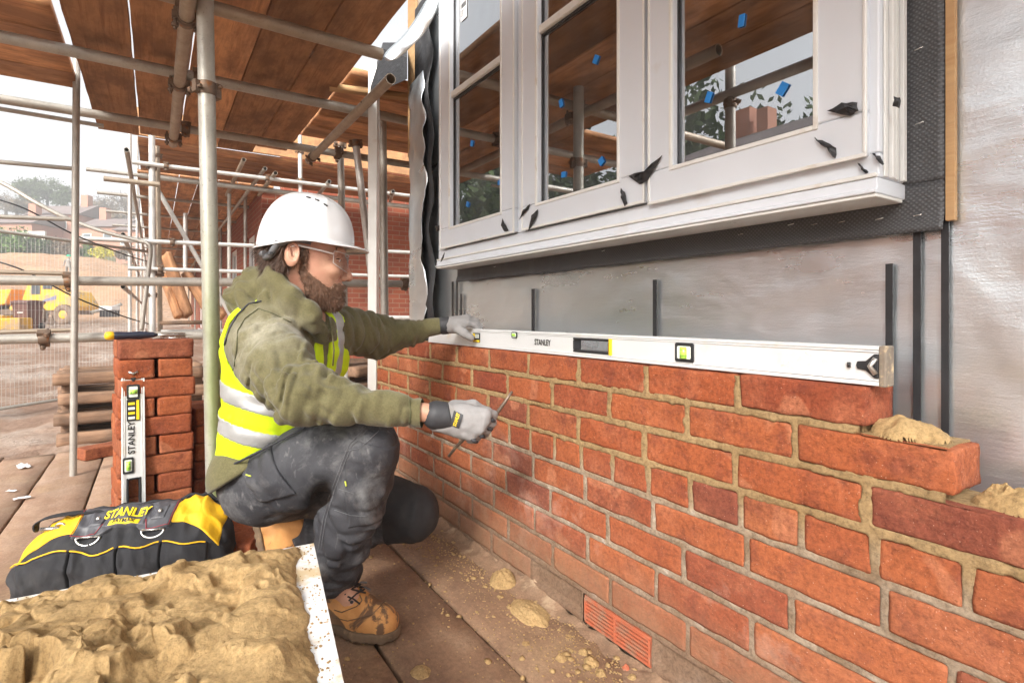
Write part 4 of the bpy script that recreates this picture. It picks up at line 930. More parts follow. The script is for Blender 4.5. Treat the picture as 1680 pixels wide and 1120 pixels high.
house(130, 196, 372, 412, 352, 90, 'long low brick terrace house right of the thin bare upright', ((-2, 1.6, 1.4, 1.3), (1.4, 1.6, 1.4, 1.3)), chim=-2)
house(190, 246, 378, 424, 358, 80, 'red brick house at the right, beside the far scaffold', ((-1.2, 2.0, 1.2, 1.1), (1.4, 2.0, 1.2, 1.1)), chim=None)
house(300, 372, 430, 470, 405, 60, 'brick house glimpsed under the far scaffold', ((-1, 1.2, 1.2, 1.1),))
q = MB(); q.box((-3, 0, -1), (3, .3, 2.2)); o = q.build('garden_wall', M['render'], local=True); o.location = P(38, 405, 76); o.rotation_euler = (0, 0, math.atan2(ax.y, ax.x)); tag(o, 'pale rendered garden wall in front of the left hillside house', 'wall')
def tree(px, py_b, py_t, wpx, d, label, seed, kind='dense', group='hillside trees'):
    r_ = random.Random(seed); base = P(px, py_b, d); H = (py_b - py_t) / 893 * d; Wd = wpx / 893 * d / 2
    t = thing('tree', label, 'tree', base, 0, group); m = MB(); tips = []
    m.tube([(0, 0, -2), (r_.uniform(-.2, .2), 0, H * .35), (r_.uniform(-.5, .5), 0, H * .75)], .3, 7, rs=[.4, .3, .12])
    for i in range(16 if kind == 'bare' else 8):
        z = H * r_.uniform(.3, .75); a = r_.uniform(0, 6.28); l = Wd * r_.uniform(.6, 1.1); e = Vector((math.cos(a) * l, math.sin(a) * l, z + H * r_.uniform(.1, .3)))
        m.tube([(0, 0, z), Vector((e.x * .5, e.y * .5, (z + e.z) / 2 - .1 * H * .3)), e], .1, 5, rs=[.13, .09, .03]); tips.append(e)
        if kind == 'bare':
            for j in range(9):
                e2 = e * r_.uniform(.5, 1.0) + Vector([r_.uniform(-1, 1) * Wd * .35, r_.uniform(-1, 1) * Wd * .35, r_.uniform(0, .3) * H]); s_ = Vector((e.x * .5, e.y * .5, (z + e.z) / 2)).lerp(e, r_.random()); m.tube([s_, e2], .05, 4, rs=[.06, .02])
    m.build('trunk', M['bark'], t, local=True)
    if kind != 'bare':
        V, F = leaves(3200, (0, 0, H * .66), (Wd, Wd, H * .34), Wd * .045 + .12, seed, clumps=16); link('crown', np_mesh('crown', V, F, False), M['leaf_dark' if kind == 'dense' else 'leaf_brown'], t, local=True)
    else:
        V, F = leaves(1300, (0, 0, H * .66), (Wd, Wd, H * .34), .16, seed, clumps=20); link('crown', np_mesh('crown', V, F, False), M['leaf_brown'], t, local=True)
for i, a in enumerate(((10, 360, 318, 44, 125, 'thin hillside tree at the far left edge', 'bare'), (45, 352, 298, 50, 128, 'spreading dark pine left of the thin upright', 'dense'), (78, 352, 294, 46, 132, 'tallest dark pine on the left skyline', 'dense'), (104, 352, 306, 34, 126, 'narrow dark pine touching the thin upright', 'dense'),
        (28, 358, 330, 40, 118, 'low brown tree behind the left hillside house', 'brown'), (152, 365, 330, 38, 130, 'pale bare tree right of the thin upright', 'bare'), (176, 372, 322, 44, 126, 'bare branching tree on the right skyline', 'bare'), (206, 372, 318, 50, 124, 'bare tree with a wide crown beside the far scaffold', 'bare'), (232, 378, 328, 44, 122, 'bare tree partly behind the pale corner upright', 'bare'), (190, 378, 352, 60, 118, 'low brown shrubby tree behind the terrace roofs', 'brown'))):
    tree(*a[:6], seed=20 + i, kind=a[6])
# hillside wood and building behind the camera, mirrored in the glass
for i in range(26):
    an = math.radians(-155 + i * 2.4); rho = 27 + (i * 7 % 11); x, y = rho * math.cos(an), rho * math.sin(an); H = 8.2 + (i * 5 % 7) * .55
    zb = float(gz(np.array([x]), np.array([y]))[0]); t = thing('tree', f'leafy tree behind the camera mirrored in the window glass, {i + 1} from the left of the row' if False else 'leafy tree of the wood mirrored in the window glass', 'tree', (x, y, zb), 0, 'trees mirrored in the window')
    m = MB(); m.tube([(0, 0, -.5), (0, 0, H * .7)], .2, 6, rs=[.25, .1]); m.build('trunk', M['bark'], t, local=True)
    V, F = leaves(2000, (0, 0, H * .62), (3.4, 3.4, H * .42), .26, 200 + i, clumps=14); link('crown', np_mesh('crown', V, F, False), M['leaf_dark'], t, local=True)
rb_ = thing('neighbour_house', 'dark roofed house with a chimney mirrored in the right hand pane', 'house', (-6.2, -11, 0)); q = MB(); q.box((-9.4, -14, -.2), (-3, -8, 4.1)); q.build('wall', M['house_brick'], rb_)
q = MB(); q.prism([(-14.4, 4.1), (-7.6, 4.1), (-11, 5.5)], -9.7, -2.7, Matrix(((0,0,1,0),(1,0,0,0),(0,1,0,.002),(0,0,0,1)))); rf = q.build('roof', M['roof'], rb_); q = MB(); q.box((-8.9, -11.4, 4.4), (-8.4, -10.9, 6.2)); q.box((-8.2, -11.3, 4.4), (-7.9, -10.9, 6.05)); q.build('chimney', M['house_brick'], rf)

# far worker in a green helmet
M['helmet_green'] = simple('green_helmet', (.02, .42, .24), .4, 0, .05, 3, 0); M['grey_cloth'] = simple('grey_overalls', (.30, .28, .26), .8, 0, .1, 3, 0)
base = P(112, 457, 41); wk = thing('person', 'distant worker in a green helmet and grey overalls on the dirt bank', 'person', base, math.atan2(ax.y, ax.x))
me = bpy.data.meshes.new('body'); jv = [(0,0,.95),(0,0,1.15),(.03,0,1.35),(.05,0,1.5),(.05,0,1.62),(-.12,0,.9),(-.14,0,.5),(-.16,0,.05),(.12,0,.9),(.16,.02,.5),(.14,0,.05),(.22,-.05,1.40),(.34,-.1,1.15),(.42,-.15,.98),(-.20,-.05,1.40),(-.27,-.05,1.12),(-.22,-.15,.92),(-.1,-.14,.04),(.2,-.14,.04)]
je = [(0,1),(1,2),(2,3),(3,4),(0,5),(5,6),(6,7),(0,8),(8,9),(9,10),(2,11),(11,12),(12,13),(2,14),(14,15),(15,16),(7,17),(10,18)]; jr = [.15,.14,.16,.06,.10,.10,.075,.05,.10,.075,.05,.06,.05,.04,.06,.05,.04,.04,.04]
me.from_pydata(jv, je, []); o = bpy.data.objects.new('body', me); COL.objects.link(o); o.parent = wk; me.materials.append(M['grey_cloth'])
md = o.modifiers.new('s', 'SKIN'); 
for i, r_ in enumerate(jr): me.skin_vertices[0].data[i].radius = (r_, r_ * .8)
me.skin_vertices[0].data[0].use_root = True; o.modifiers.new('u', 'SUBSURF').levels = 2
q = MB(); q.lathe([(.155, 0), (.15, .06), (.12, .12), (.06, .155), (0, .165)], Matrix.Translation((.05, -.0, 1.66)), 16); q.box((-.1, -.24, 1.655), (.2, -.1, 1.67)); q.build('helmet', M['helmet_green'], wk, local=True)
# ------------------------------------------------------------------ lettering helper
def text_mesh(s, size=1.0, cond=.8, weight=.012, depth=.0004, shear=0):
    cu = bpy.data.curves.new('t', 'FONT'); cu.body = s; cu.size = 1; cu.offset = weight; cu.extrude = 0; cu.align_x = 'CENTER'; cu.align_y = 'CENTER'; cu.shear = shear; cu.space_character = 1.02
    o = bpy.data.objects.new('t', cu); COL.objects.link(o); dg = bpy.context.evaluated_depsgraph_get(); dg.update()
    me = bpy.data.meshes.new_from_object(o.evaluated_get(dg)); bpy.data.objects.remove(o); bpy.data.curves.remove(cu)
    V = [(v.co.x * size * cond, v.co.y * size, 0) for v in me.vertices]; F = [list(p.vertices) for p in me.polygons]; bpy.data.meshes.remove(me)
    return V, F
def letters(s, size, Mx, mat, parent, cond=.8, weight=.012, fn=None, local=False, name='lettering', shear=0):
    V, F = text_mesh(s, size, cond, weight, shear=shear)
    V = [fn(v) if fn else Mx @ Vector(v) for v in V]
    return link(name, MB().add(V, F).mesh(name), M[mat], parent, local=local)
# ------------------------------------------------------------------ spirit levels
M['vial'] = simple('green_vial_fluid', (.45, .85, .10), .15, 0, .05, 30, 0, coat=.6); M['vial_white'] = simple('vial_white', (.75, .78, .70), .3, 0, .02, 10, 0)
M['label_yellow'] = simple('label_yellow', (.85, .62, .02), .5, 0, .05, 30, 0); M['black_print'] = simple('black_print', (.015, .015, .015), .5, 0, .05, 30, 0)
def FX(p): return Matrix.Translation(p) @ Matrix.Rotation(R(90), 4, 'X')      # x right, y up, facing -Y
def level_body(t, L, slot, H=.061, D=.026):
    m = MB(); a, b_ = slot
    def seg(x0, x1, z0=0, z1=H):
        m.box((x0, .0022, z0), (x1, D, z1))
    for (x0, x1) in ((0, a), (b_, L)): seg(x0, x1)
    seg(a + .00005, b_ - .00005, 0, .014); seg(a + .00005, b_ - .00005, H - .014, H)
    body = m.build('body', M['alu'], t, local=True)
    r_ = MB()
    for (z0, z1) in ((.0003, .0055), (.0075, .0095), (H - .0055, H - .0003), (H - .0095, H - .0075)): r_.box((.0003, 0, z0), (L - .0003, .0021, z1))
    r_.build('rim', M['alu'], t, local=True, bevel=.0008)
    return body
def vial(t, x, z, w, h, horiz=True, round_=False):
    q = MB(); fr_ = .005; pr = [(-w/2, -h/2 + .003), (-w/2 + .003, -h/2), (w/2 - .003, -h/2), (w/2, -h/2 + .003), (w/2, h/2 - .003), (w/2 - .003, h/2), (-w/2 + .003, h/2), (-w/2, h/2 - .003)]
    q.prism(pr, -.0002, .003, FX((x, 0, z)) @ Matrix.Translation((0, 0, -.001))); fo = q.build('vial_frame', M['black_plastic'], t, local=True, bevel=.001)
    q = MB(); q.prism([(a * .72, b_ * .66) for a, b_ in pr], .0031, .0035, FX((x, 0, z)) @ Matrix.Translation((0, 0, -.001))); q.build('vial_back', M['vial_white'], fo, local=True)
    v0, v1 = (Vector((x - w * .28, -.003, z)), Vector((x + w * .28, -.003, z))) if horiz else (Vector((x, -.003, z - h * .3)), Vector((x, -.003, z + h * .3)))
    q = MB(); q.tube([v0, v1], min(w, h) * .2, 12); vv = q.build('vial', M['vial'], fo, local=True)
    c = (v0 + v1) / 2; u = (v1 - v0).normalized(); q = MB()
    for s_ in (-1, 1): q.tube([c + u * (s_ * .006 - .0004), c + u * (s_ * .006 + .0004)], min(w, h) * .2 + .0004, 12)
    q.build('vial_line', M['black_print'], vv, local=True)
def endhook(t, x, H, flip):
    f_ = -1 if flip else 1
    pr = [(0, .012), (0, H - .012), (-.006 * f_, H - .012), (-.018 * f_, H * .62), (-.030 * f_, H * .60), (-.032 * f_, H * .5), (-.030 * f_, H * .40), (-.018 * f_, H * .38), (-.006 * f_, .012)]
    q = MB(); q.prism(pr, -.003, .0015, FX((x, -.0, 0))); o = q.build('end_lock', M['black_plastic'], t, local=True, bevel=.001)
    q = MB(); q.tube([(x - .003 * f_, -.003, H * .3), (x - .010 * f_, -.006, H * .5), (x - .003 * f_, -.003, H * .7)], .004, 8); q.build('end_grip', M['steel'], o, local=True)
LX0, LX1 = -2.03, -.388; LLEN = LX1 - LX0; LY = .926; LZ = .6912
lv = thing('spirit_level', 'long silver spirit level lying along the brick wall top, held at its far end', 'spirit level', (LX0, LY, LZ))
lx_ = lambda px: XP(px, LY) - LX0
sa, sb = lx_(940), lx_(1000)
level_body(lv, LLEN, (sa + .004, sb - .004))
q = MB(); e = .006
q.box((sa, -.001, .012), (sb, .0245, .018)); q.box((sa, -.001, .044), (sb, .0245, .050)); q.box((sa, -.001, .0182), (sa + e, .0245, .0438)); q.box((sb - e, -.001, .0182), (sb, .0245, .0438)); q.build('hand_slot', M['black_plastic'], lv, local=True, bevel=.002)
q = MB(); q.box((sb - .001, -.0025, .011), (sb + .007, .003, .051)); q.build('slot_clip', M['yellow'], lv, local=True, bevel=.001)
vial(lv, lx_(1123), .031, .048, .040, False); vial(lv, lx_(844), .048, .030, .020, True)
endhook(lv, LLEN - .0005, .061, False)
q = MB(); q.tube([(lx_(1393), -.0006, .026), (lx_(1393), -.0006, .034)], .0028, 10); q.build('hang_hole', M['black_print'], lv, local=True)
M['dirty_cap'] = simple('mortar_dirty_cap', (.20, .16, .12), .7, 0, .3, 30, .6, 90, .002, st=(.45, .34, .2), stsc=60)
q = MB(); q.box((LLEN - .0004, -.0015, -.001), (LLEN + .010, .0275, .062)); q.build('end_cap', M['dirty_cap'], lv, local=True, bevel=.0025)
letters('STANLEY', .0235, FX((lx_(890), -.0006, .0305)) @ Matrix.Translation((0, 0, .0)), 'black_print', lv, .78, .02, local=True)
q = MB(); q.box((lx_(776), -.0008, .016), (lx_(776) + .048, .001, .048)); lb = q.build('rating_label', M['black_print'], lv, local=True)
q = MB(); q.box((lx_(776) + .001, -.0014, .017), (lx_(776) + .047, -.001, .024)); q.box((lx_(776) + .002, -.0014, .028), (lx_(776) + .014, -.001, .046)); q.build('label_stripe', M['label_yellow'], lb, local=True)
for i in range(3):
    q = MB(); x_ = lx_(776) + .019 + i * .009; q.box((x_, -.0014, .030), (x_ + .005, -.001, .044)); q.build('label_mark', M['vial_white'], lb, local=True)
# ------------------------------------------------------------------ stacks of loose bricks
SP = P(253, 560, 1.93); ray = math.atan2(SP.y, SP.x) - math.pi / 2           # local -Y faces the camera
SR = ray + R(7)
def brickmesh(seed): A, F = gridbox(.215, .1025, .0635, 26, 12, 8, .0045, .002, seed, 24); return np_mesh('brick', A, F)
bms = [brickmesh(s_) for s_ in (5, 6, 7, 8)]
for b_ in bms: b_.materials.append(M['loose_brick'])
def brick(c, rz, x, y, z, da, seed, label, group):
    o = bpy.data.objects.new('brick', bms[seed % 4]); COL.objects.link(o); Rz = Matrix.Rotation(rz, 4, 'Z'); p = Vector(c) + (Rz @ Vector((x, y, 0)))
    o.location = (p.x, p.y, z); o.rotation_euler = (0, 0, rz + da); return tag(o, label, 'brick', group)
rsb = random.Random(4)
NL = 11; lh = .0652; SC = (SP.x, SP.y, 0); grp = 'bricks of the tall loose stack'
def ordn(i): return ['top', 'second', 'third', 'fourth', 'fifth', 'sixth', 'seventh', 'eighth', 'ninth', 'tenth', 'bottom'][i]
for i in range(NL):
    z = .001 + (NL - 1 - i) * lh; ox = rsb.uniform(-.004, .004) - .0045 * i * .3
    if i % 2 == 0:
        brick(SC, SR, ox, -.056, z, rsb.uniform(-.03, .03), i, f'long brick across the front of the {ordn(i)} layer of the tall brick stack', grp)
        brick(SC, SR, ox, .054, z, rsb.uniform(-.03, .03), i + 1, f'hidden rear brick of the {ordn(i)} layer of the tall brick stack', grp)
    else:
        brick(SC, SR, ox - .0555, 0, z, math.pi / 2 + rsb.uniform(-.03, .03), i, f'left end-on brick in the {ordn(i)} layer of the tall brick stack', grp)
        brick(SC, SR, ox + .0555, 0, z, math.pi / 2 + rsb.uniform(-.03, .03), i + 2, f'right end-on brick in the {ordn(i)} layer of the tall brick stack', grp)
SC2 = GP(352, 850); SC2 = (SC2.x, SC2.y, 0); g2 = 'bricks of the lower stack behind the green stained upright'
for i in range(7):
    z = .001 + (6 - i) * lh; ox = rsb.uniform(-.006, .006)
    if i % 2: [brick(SC2, SR + .15, ox + s_ * .0555, 0, z, math.pi / 2 + rsb.uniform(-.04, .04), i, f'{w_} end-on brick in layer {ord_[i]} from the top of the lower stack behind the upright', g2) for s_, w_ in ((-1, 'left'), (1, 'right'))]
    else: [brick(SC2, SR + .15, ox, s_ * .055, z, rsb.uniform(-.04, .04), i, f'{w_} long brick in layer {ord_[i]} from the top of the lower stack behind the upright', g2) for s_, w_ in ((-1, 'front'), (1, 'rear'))]
for i, (px, py, a, lab) in enumerate(((168, 748, .5, 'single dusty brick lying on the planks left of the tall brick stack'), (398, 905, 1.2, 'single brick lying on the deck under the crouching man'), (345, 905, .2, 'brick lying behind the right end of the tool bag'))):
    p = GP(px, py); brick((p.x, p.y, 0), ray, 0, 0, .001, a, i, lab, 'single loose bricks')
# short level leaning on the stack
LB = math.cos(SR), math.sin(SR)
fp = Vector(SC) + Matrix.Rotation(SR, 3, 'Z') @ Vector((-.074, -.150, 0))
lv2 = thing('spirit_level', 'short silver spirit level standing upright against the tall brick stack', 'spirit level', (fp.x, fp.y, .002)); lv2.rotation_mode = 'XYZ'
L2 = .615
def Z2(py): return (845 + 20 - py) / 893 * 1.78
# built standing: local x = up after rotation
lv2.rotation_euler = (Matrix.Rotation(SR, 4, 'Z') @ Matrix.Rotation(R(-4.2), 4, 'X') @ Matrix.Rotation(R(-90), 4, 'Y') @ Matrix.Translation((0, 0, 0))).to_euler()
# after the -90 deg turn about Y, local +x points up and local +z points to picture left
lv2.location = Vector((fp.x, fp.y, .004)) + Matrix.Rotation(SR, 3, 'Z') @ Vector((.034, 0, 0))
def uz(py): return L2 - (py - 626) / 210 * .435
level_body(lv2, L2, (uz(832) - .03, uz(797)), H=.064)
q = MB(); a, b_ = uz(835) - .03, uz(795)
q.box((a, -.0012, .012), (b_, .0245, .018)); q.box((a, -.0012, .046), (b_, .0245, .052)); q.box((b_ - .006, -.0012, .0182), (b_, .0245, .0458)); q.box((a, -.0012, .0182), (a + .006, .0245, .0458)); q.build('hand_slot', M['black_plastic'], lv2, local=True, bevel=.002)
vial(lv2, uz(660), .032, .048, .036, False); vial(lv2, uz(775), .047, .052, .030, True); endhook(lv2, L2 - .001, .064, False)
q = MB(); q.box((L2 - .0008, -.0015, -.0005), (L2 + .006, .0275, .0645)); q.build('end_cap', M['black_plastic'], lv2, local=True, bevel=.002)
q = MB(); q.tube([(uz(642.5), -.0006, .029), (uz(642.5), -.0006, .035)], .0022, 10); q.build('hang_hole', M['black_print'], lv2, local=True)
letters('STANLEY', .026, FX((uz(732), -.0006, .037)), 'black_print', lv2, .98, .02, local=True)
q = MB(); q.box((uz(706), -.0009, .014), (uz(672), .001, .050)); lb = q.build('rating_label', M['black_print'], lv2, local=True)
q = MB(); q.box((uz(704.5), -.0015, .016), (uz(673.5), -.001, .024)); q.build('label_stripe', M['label_yellow'], lb, local=True)
for i in range(4): q = MB(); q.box((uz(703 - i * 7.5), -.0015, .028), (uz(699 - i * 7.5), -.001, .046)); q.build('label_mark', M['label_yellow' if i % 2 else 'vial_white'], lb, local=True)
# pointing chisel, nails and block on top of the stack
tp = NL * lh; RS = Matrix.Rotation(SR, 4, 'Z')
tl = thing('chisel', 'navy handled chisel with a yellow end lying across the brick stack top', 'chisel', Vector(SC) + (RS @ Vector((-.10, -.03, 0))) + Vector((0, 0, tp + .014)), SR + R(6))
M['navy'] = simple('navy_handle', (.02, .025, .045), .4, 0, .1, 20, 0, coat=.3); Ry = Matrix.Rotation(R(90), 4, 'Y')
q = MB(); q.lathe([(.0, .0), (.012, .0), (.0135, .012), (.012, .05), (.0135, .08), (.010, .118), (.005, .132), (0, .133)], Matrix.Translation((-.025, 0, 0)) @ Ry, 20); q.build('handle', M['navy'], tl, local=True)
q = MB(); q.lathe([(0, -.012), (.009, -.011), (.0135, -.006), (.0142, .002), (.0135, .012), (.0128, .0125)], Matrix.Translation((-.032, 0, 0)) @ Ry, 20); q.build('handle_end', M['yellow'], tl, local=True)
q = MB(); q.tube([(.10, 0, 0), (.19, 0, -.002)], .003, 8); q.box((.19, -.006, -.0035), (.215, .006, -.0005)); q.build('blade', M['steel'], tl, local=True)
q = MB(); q.box((-.03, -.014, 0), (.045, .014, .018)); o = q.build('wood_block', M['pallet'], local=True, bevel=.002); o.location = Vector(SC) + (RS @ Vector((.055, .035, 0))) + Vector((0, 0, tp)); o.rotation_euler = (0, 0, SR + .1); tag(o, 'small offcut of wood on the far corner of the brick stack top', 'wood block')
for i, (x, y, a) in enumerate(((.01, -.07, .5), (.03, -.06, .42), (.06, -.08, .1), (.02, -.05, .7))):
    c = Vector(SC) + (RS @ Vector((x, y, 0))) + Vector((0, 0, tp + .004)); u = Matrix.Rotation(SR + a, 3, 'Z') @ Vector((.028, 0, 0)); q = MB(); q.tube([c - u, c + u], .0016, 6); q.tube([c + u, c + u * 1.03], .004, 8)
    o = q.build('nail', M['steel']); tag(o, ['nail nearest the chisel on the brick stack top', 'nail crossing beside the nearest one on the brick stack top', 'nail by the right front edge of the brick stack top', 'steepest angled nail on the brick stack top'][i], 'nail', 'nails on the brick stack')
# pallets
def pallet(px, py, zb, L, rz, n, label, layers, dd=None):
    p = GP(px, py) if dd is None else P(px, py, dd); t = thing('pallet', label, 'pallet', (p.x, p.y, 0), rz, 'timber pallets behind the brick stack')
    for k_ in range(layers):
        z = .02 + k_ * .145
        for x in (-L / 2 + .06, 0, L / 2 - .06):
            A, F = gridbox(.09, 1.0, .09, 3, 12, 3, .006, .0012, 3, 9); A[:, 0] += x; A[:, 2] += z
            link('bearer', np_mesh('bearer', A, F, False), M['pallet'], t, local=True)
        for j in range(4):
            A, F = gridbox(L, .12, .024, 20, 4, 2, .003, .001, 5 + j + k_ * 7, 9); A[:, 1] += -.44 + j * .28; A[:, 2] += z + .0905
            link('slat', np_mesh('slat', A, F, False), M['pallet'], t, local=True)
def timber_stack(px, py, L, rz, n, label):
    p = GP(px, py, -.05); t = thing('pallet', label, 'pallet', (p.x, p.y, -.06), rz, 'timber pallets behind the brick stack')
    for k_ in range(n):
        z = .03 + k_ * .128
        for yy in (-.22, .0, .22):
            A, F = gridbox(L, .10, .075, 22, 4, 3, .004, .0015, 5 + k_ * 7 + int(yy * 10), 9); A[:, 1] += yy; A[:, 2] += z; A[:, 0] += rs.uniform(-.02, .02)
            link('slat', np_mesh('slat', A, F, False), M['pallet'], t, local=True)
    for x in (-L / 2 + .05, 0, L / 2 - .05):
        A, F = gridbox(.06, .40, .128 * n - .01, 3, 6, 8, .004, .001, 4, 9); A[:, 0] += x; A[:, 1] += .03; A[:, 2] += .005; link('bearer', np_mesh('bearer', A, F, False), M['pallet'], t, local=True)
timber_stack(222, 712, .84, ray + .06, 4, 'stack of dark weathered pallets on the mud just behind the tall brick stack')
timber_stack(600, 690, .8, ray + .55, 4, 'low weathered pallet stack on the mud behind the man, under his outstretched arm')
# litter
for i, (px, py, s_, a, lab) in enumerate(((38, 766, .05, .3, 'larger white paper scrap on the planks at the left'), (18, 806, .02, .9, 'tiny white scrap at the left edge of the planks'), (36, 818, .028, 1.9, 'torn white scrap on the planks left of the tool bag'))):
    p = GP(px, py, .004); q = MB(); X, Y = np.meshgrid(np.linspace(-1, 1, 7), np.linspace(-.5, .5, 5), indexing='ij'); Zp = .25 * np.abs(vnoise(X * 2, Y * 2, i, 5))
    V = np.stack([X * s_, Y * s_, Zp * s_ + .003], -1).reshape(-1, 3); o = link('paper_scrap', np_mesh('paper_scrap', V, grid_faces(7, 5)), M['paper'], local=True); o.location = p; o.rotation_euler = (0, 0, a); tag(o, lab, 'paper scrap', 'paper scraps on the planks')

# ------------------------------------------------------------------ mortar board and heap
bz = .30; A0 = W(-.4356, -.5, 1.197); E1 = W(.4136, 0, -.910) - W(0, 0, 0); E2 = W(-.885, 0, -.465) - W(0, 0, 0)
E1, E2 = Vector((E1.x, E1.y, 0)).normalized(), Vector((E2.x, E2.y, 0)).normalized()
M['board_white'] = simple('white_laminate', (.72, .72, .72), .35, 0, .04, 5, .1, 60, st=(.58, .45, .28), stsc=14, stt=(.50, .60)); M['ply_edge'] = simple('ply_edge', (.32, .16, .09), .8, 0, .2, 20, .2)
mbd = thing('mortar_board', 'white spot board on a stand carrying a big heap of mortar', 'mortar board', (A0 + E1 * .37 + E2 * .4).to_tuple()[:2] + (0,))
def BP_(a, b_, z): v_ = A0 + E2 * a + E1 * b_; return Vector((v_.x, v_.y, z))
q = MB(); q.hexa([BP_(0, 0, bz - .014), BP_(.82, 0, bz - .014), BP_(.82, .78, bz - .014), BP_(0, .78, bz - .014), BP_(0, 0, bz), BP_(.82, 0, bz), BP_(.82, .78, bz), BP_(0, .78, bz)]); q.build('board_top', M['board_white'], mbd, bevel=.001)
q = MB(); q.hexa([BP_(.001, .001, bz - .021), BP_(.819, .001, bz - .021), BP_(.819, .779, bz - .021), BP_(.001, .779, bz - .021), BP_(.001, .001, bz - .0142), BP_(.819, .001, bz - .0142), BP_(.819, .779, bz - .0142), BP_(.001, .779, bz - .0142)]); q.build('board_underside', M['ply_edge'], mbd)
for (a, b_) in ((.12, .12), (.70, .12), (.12, .66), (.70, .66)): q = MB(); q.tube([BP_(a, b_, 0), BP_(a, b_, bz - .0215)], .018, 10); q.build('leg', M['tube'], mbd)
for b_ in (.12, .66): q = MB(); q.tube([BP_(.14, b_, .12), BP_(.68, b_, .12)], .010, 8); q.build('stretcher', M['tube'], mbd)
na, nb = 460, 430
Aa, Bb = np.meshgrid(np.linspace(.0, .82, na), np.linspace(.0, .78, nb), indexing='ij')
def cells(x, y, n, seed, warp=.02):
    r_ = np.random.RandomState(seed); P_ = r_.rand(n, 2) * [.9, .86] - .03; hgt = r_.rand(n); tx, ty = r_.normal(size=(2, n)) * .55
    wx = x + warp * fbm(x * 11, y * 11, 0, seed, 4) * 2; wy = y + warp * fbm(x * 11, y * 11, 7, seed + 1, 4) * 2
    d2 = (wx[..., None] - P_[:, 0]) ** 2 * 1.0 + (wy[..., None] - P_[:, 1]) ** 2 * 1.6
    i = d2.argmin(-1); return hgt[i], tx[i] * (wx - P_[i, 0]) + ty[i] * (wy - P_[i, 1])
h1, t1 = cells(Aa, Bb, 46, 5, .05); h2_, t2 = cells(Aa, Bb, 210, 9, .025); h3, t3 = cells(Aa, Bb, 900, 12, .006)
big = fbm(Aa * 4.5, Bb * 4.5, 0, 33, 3)
cr = sstep(-.12, .22, fbm(Aa * 7, Bb * 7, 0, 66, 3))
cp = .034 * h1 + .22 * t1 + .020 * h2_ + .20 * t2
for _ in range(4): cp[1:-1, 1:-1] = .2 * cp[1:-1, 1:-1] + .2 * (cp[:-2, 1:-1] + cp[2:, 1:-1] + cp[1:-1, :-2] + cp[1:-1, 2:])
sw = fbm((Aa + Bb) * 5, (Aa - Bb) * 17, 0, 90, 3)
Hh = .020 + .030 * big + cp + (.0006 + .004 * cr) * h3 + .012 * sw + .008 * fbm(Aa * 20, Bb * 20, 0, 2, 3) + (.0016 + .013 * cr) * fbm(Aa * 75, Bb * 75, 0, 2, 5) + .010 * cr * (np.abs(vnoise(Aa * 38, Bb * 38, 0, 71)) - .3)
Hh += .024 * sstep(.3, .7, Aa)
edge = np.minimum(Aa - .026 - .02 * fbm(Bb * 9, 0, 1, 2), (Bb - .016 - .012 * fbm(Aa * 9, 0, 5, 3)) * 1.0)
edge = edge + .020 * fbm(Aa * 17, Bb * 17, 2, 6, 4) 
Hh = Hh * sstep(-.004, .085, edge) ** .7 + .010 * sstep(.0, .012, edge) - .006
patch = sstep(.30, .36, fbm(Aa * 14, Bb * 14, 5, 21, 4)) * (Aa > .006) * (Bb > .004) * (Aa < .8); Hh = np.maximum(Hh, -.006 + .012 * patch)
Hh = np.where(Hh > 0, Hh * .74, Hh)
# soften the cliffs a little
for _ in range(1): Hh[1:-1, 1:-1] = .5 * Hh[1:-1, 1:-1] + .125 * (Hh[:-2, 1:-1] + Hh[2:, 1:-1] + Hh[1:-1, :-2] + Hh[1:-1, 2:])
pos = np.array(A0)[None, None, :2] + Aa[..., None] * np.array(E2)[:2] + Bb[..., None] * np.array(E1)[:2]
lean = .35 * np.stack([fbm(Aa * 30, Bb * 30, 1, 40, 3), fbm(Aa * 30, Bb * 30, 2, 44, 3)], -1) * np.clip(Hh, 0, 1)[..., None]
V = np.concatenate([pos + lean, (bz + Hh)[..., None]], -1).reshape(-1, 3); F = grid_faces(na, nb); kp = (Hh > -.0055).reshape(-1); F = F[kp[F].any(1)]
u_ = np.unique(F); rm = -np.ones(len(V), int); rm[u_] = np.arange(len(u_))
me = np_mesh('mortar_heap', V[u_], rm[F]); o = link('mortar_heap', me, M['wet_mortar']); tag(o, 'rough heap of wet sandy mortar spread over the white board in the foreground', 'mortar')
# crumbs
def crumbs(name, pts, label, mat='wet_mortar'):
    r_ = np.random.RandomState(5); bm = bmesh.new(); bmesh.ops.create_icosphere(bm, subdivisions=1, radius=1); iv = np.array([v_.co[:] for v_ in bm.verts]); jf = np.array([[v_.index for v_ in f_.verts] for f_ in bm.faces]); bm.free()
    VV, FF, n = [], [], 0
    for (x, y, z, s_) in pts:
        a = iv * (1 + .35 * r_.uniform(-1, 1, (len(iv), 1))) * [s_, s_ * r_.uniform(.6, 1), s_ * r_.uniform(.35, .7)]; VV.append(a + [x, y, z]); FF.append(jf + n); n += len(iv)
    o = link(name, np_mesh(name, np.concatenate(VV), np.concatenate(FF)), M[mat]); return tag(o, label, 'mortar crumbs', kind='stuff')
r_ = np.random.RandomState(8); pts = []
for _ in range(520):
    a, b_ = (r_.rand() * .5, r_.rand() * .05) if r_.rand() < .4 else (r_.rand() * .06, r_.rand() * .7); v_ = BP_(a + .004, b_ + .004, bz); pts.append((v_.x, v_.y, v_.z + .0005, r_.uniform(.0006, .003)))
crumbs('mortar_crumbs', pts, 'mortar crumbs scattered on the bare white edge of the spot board')
pts = []
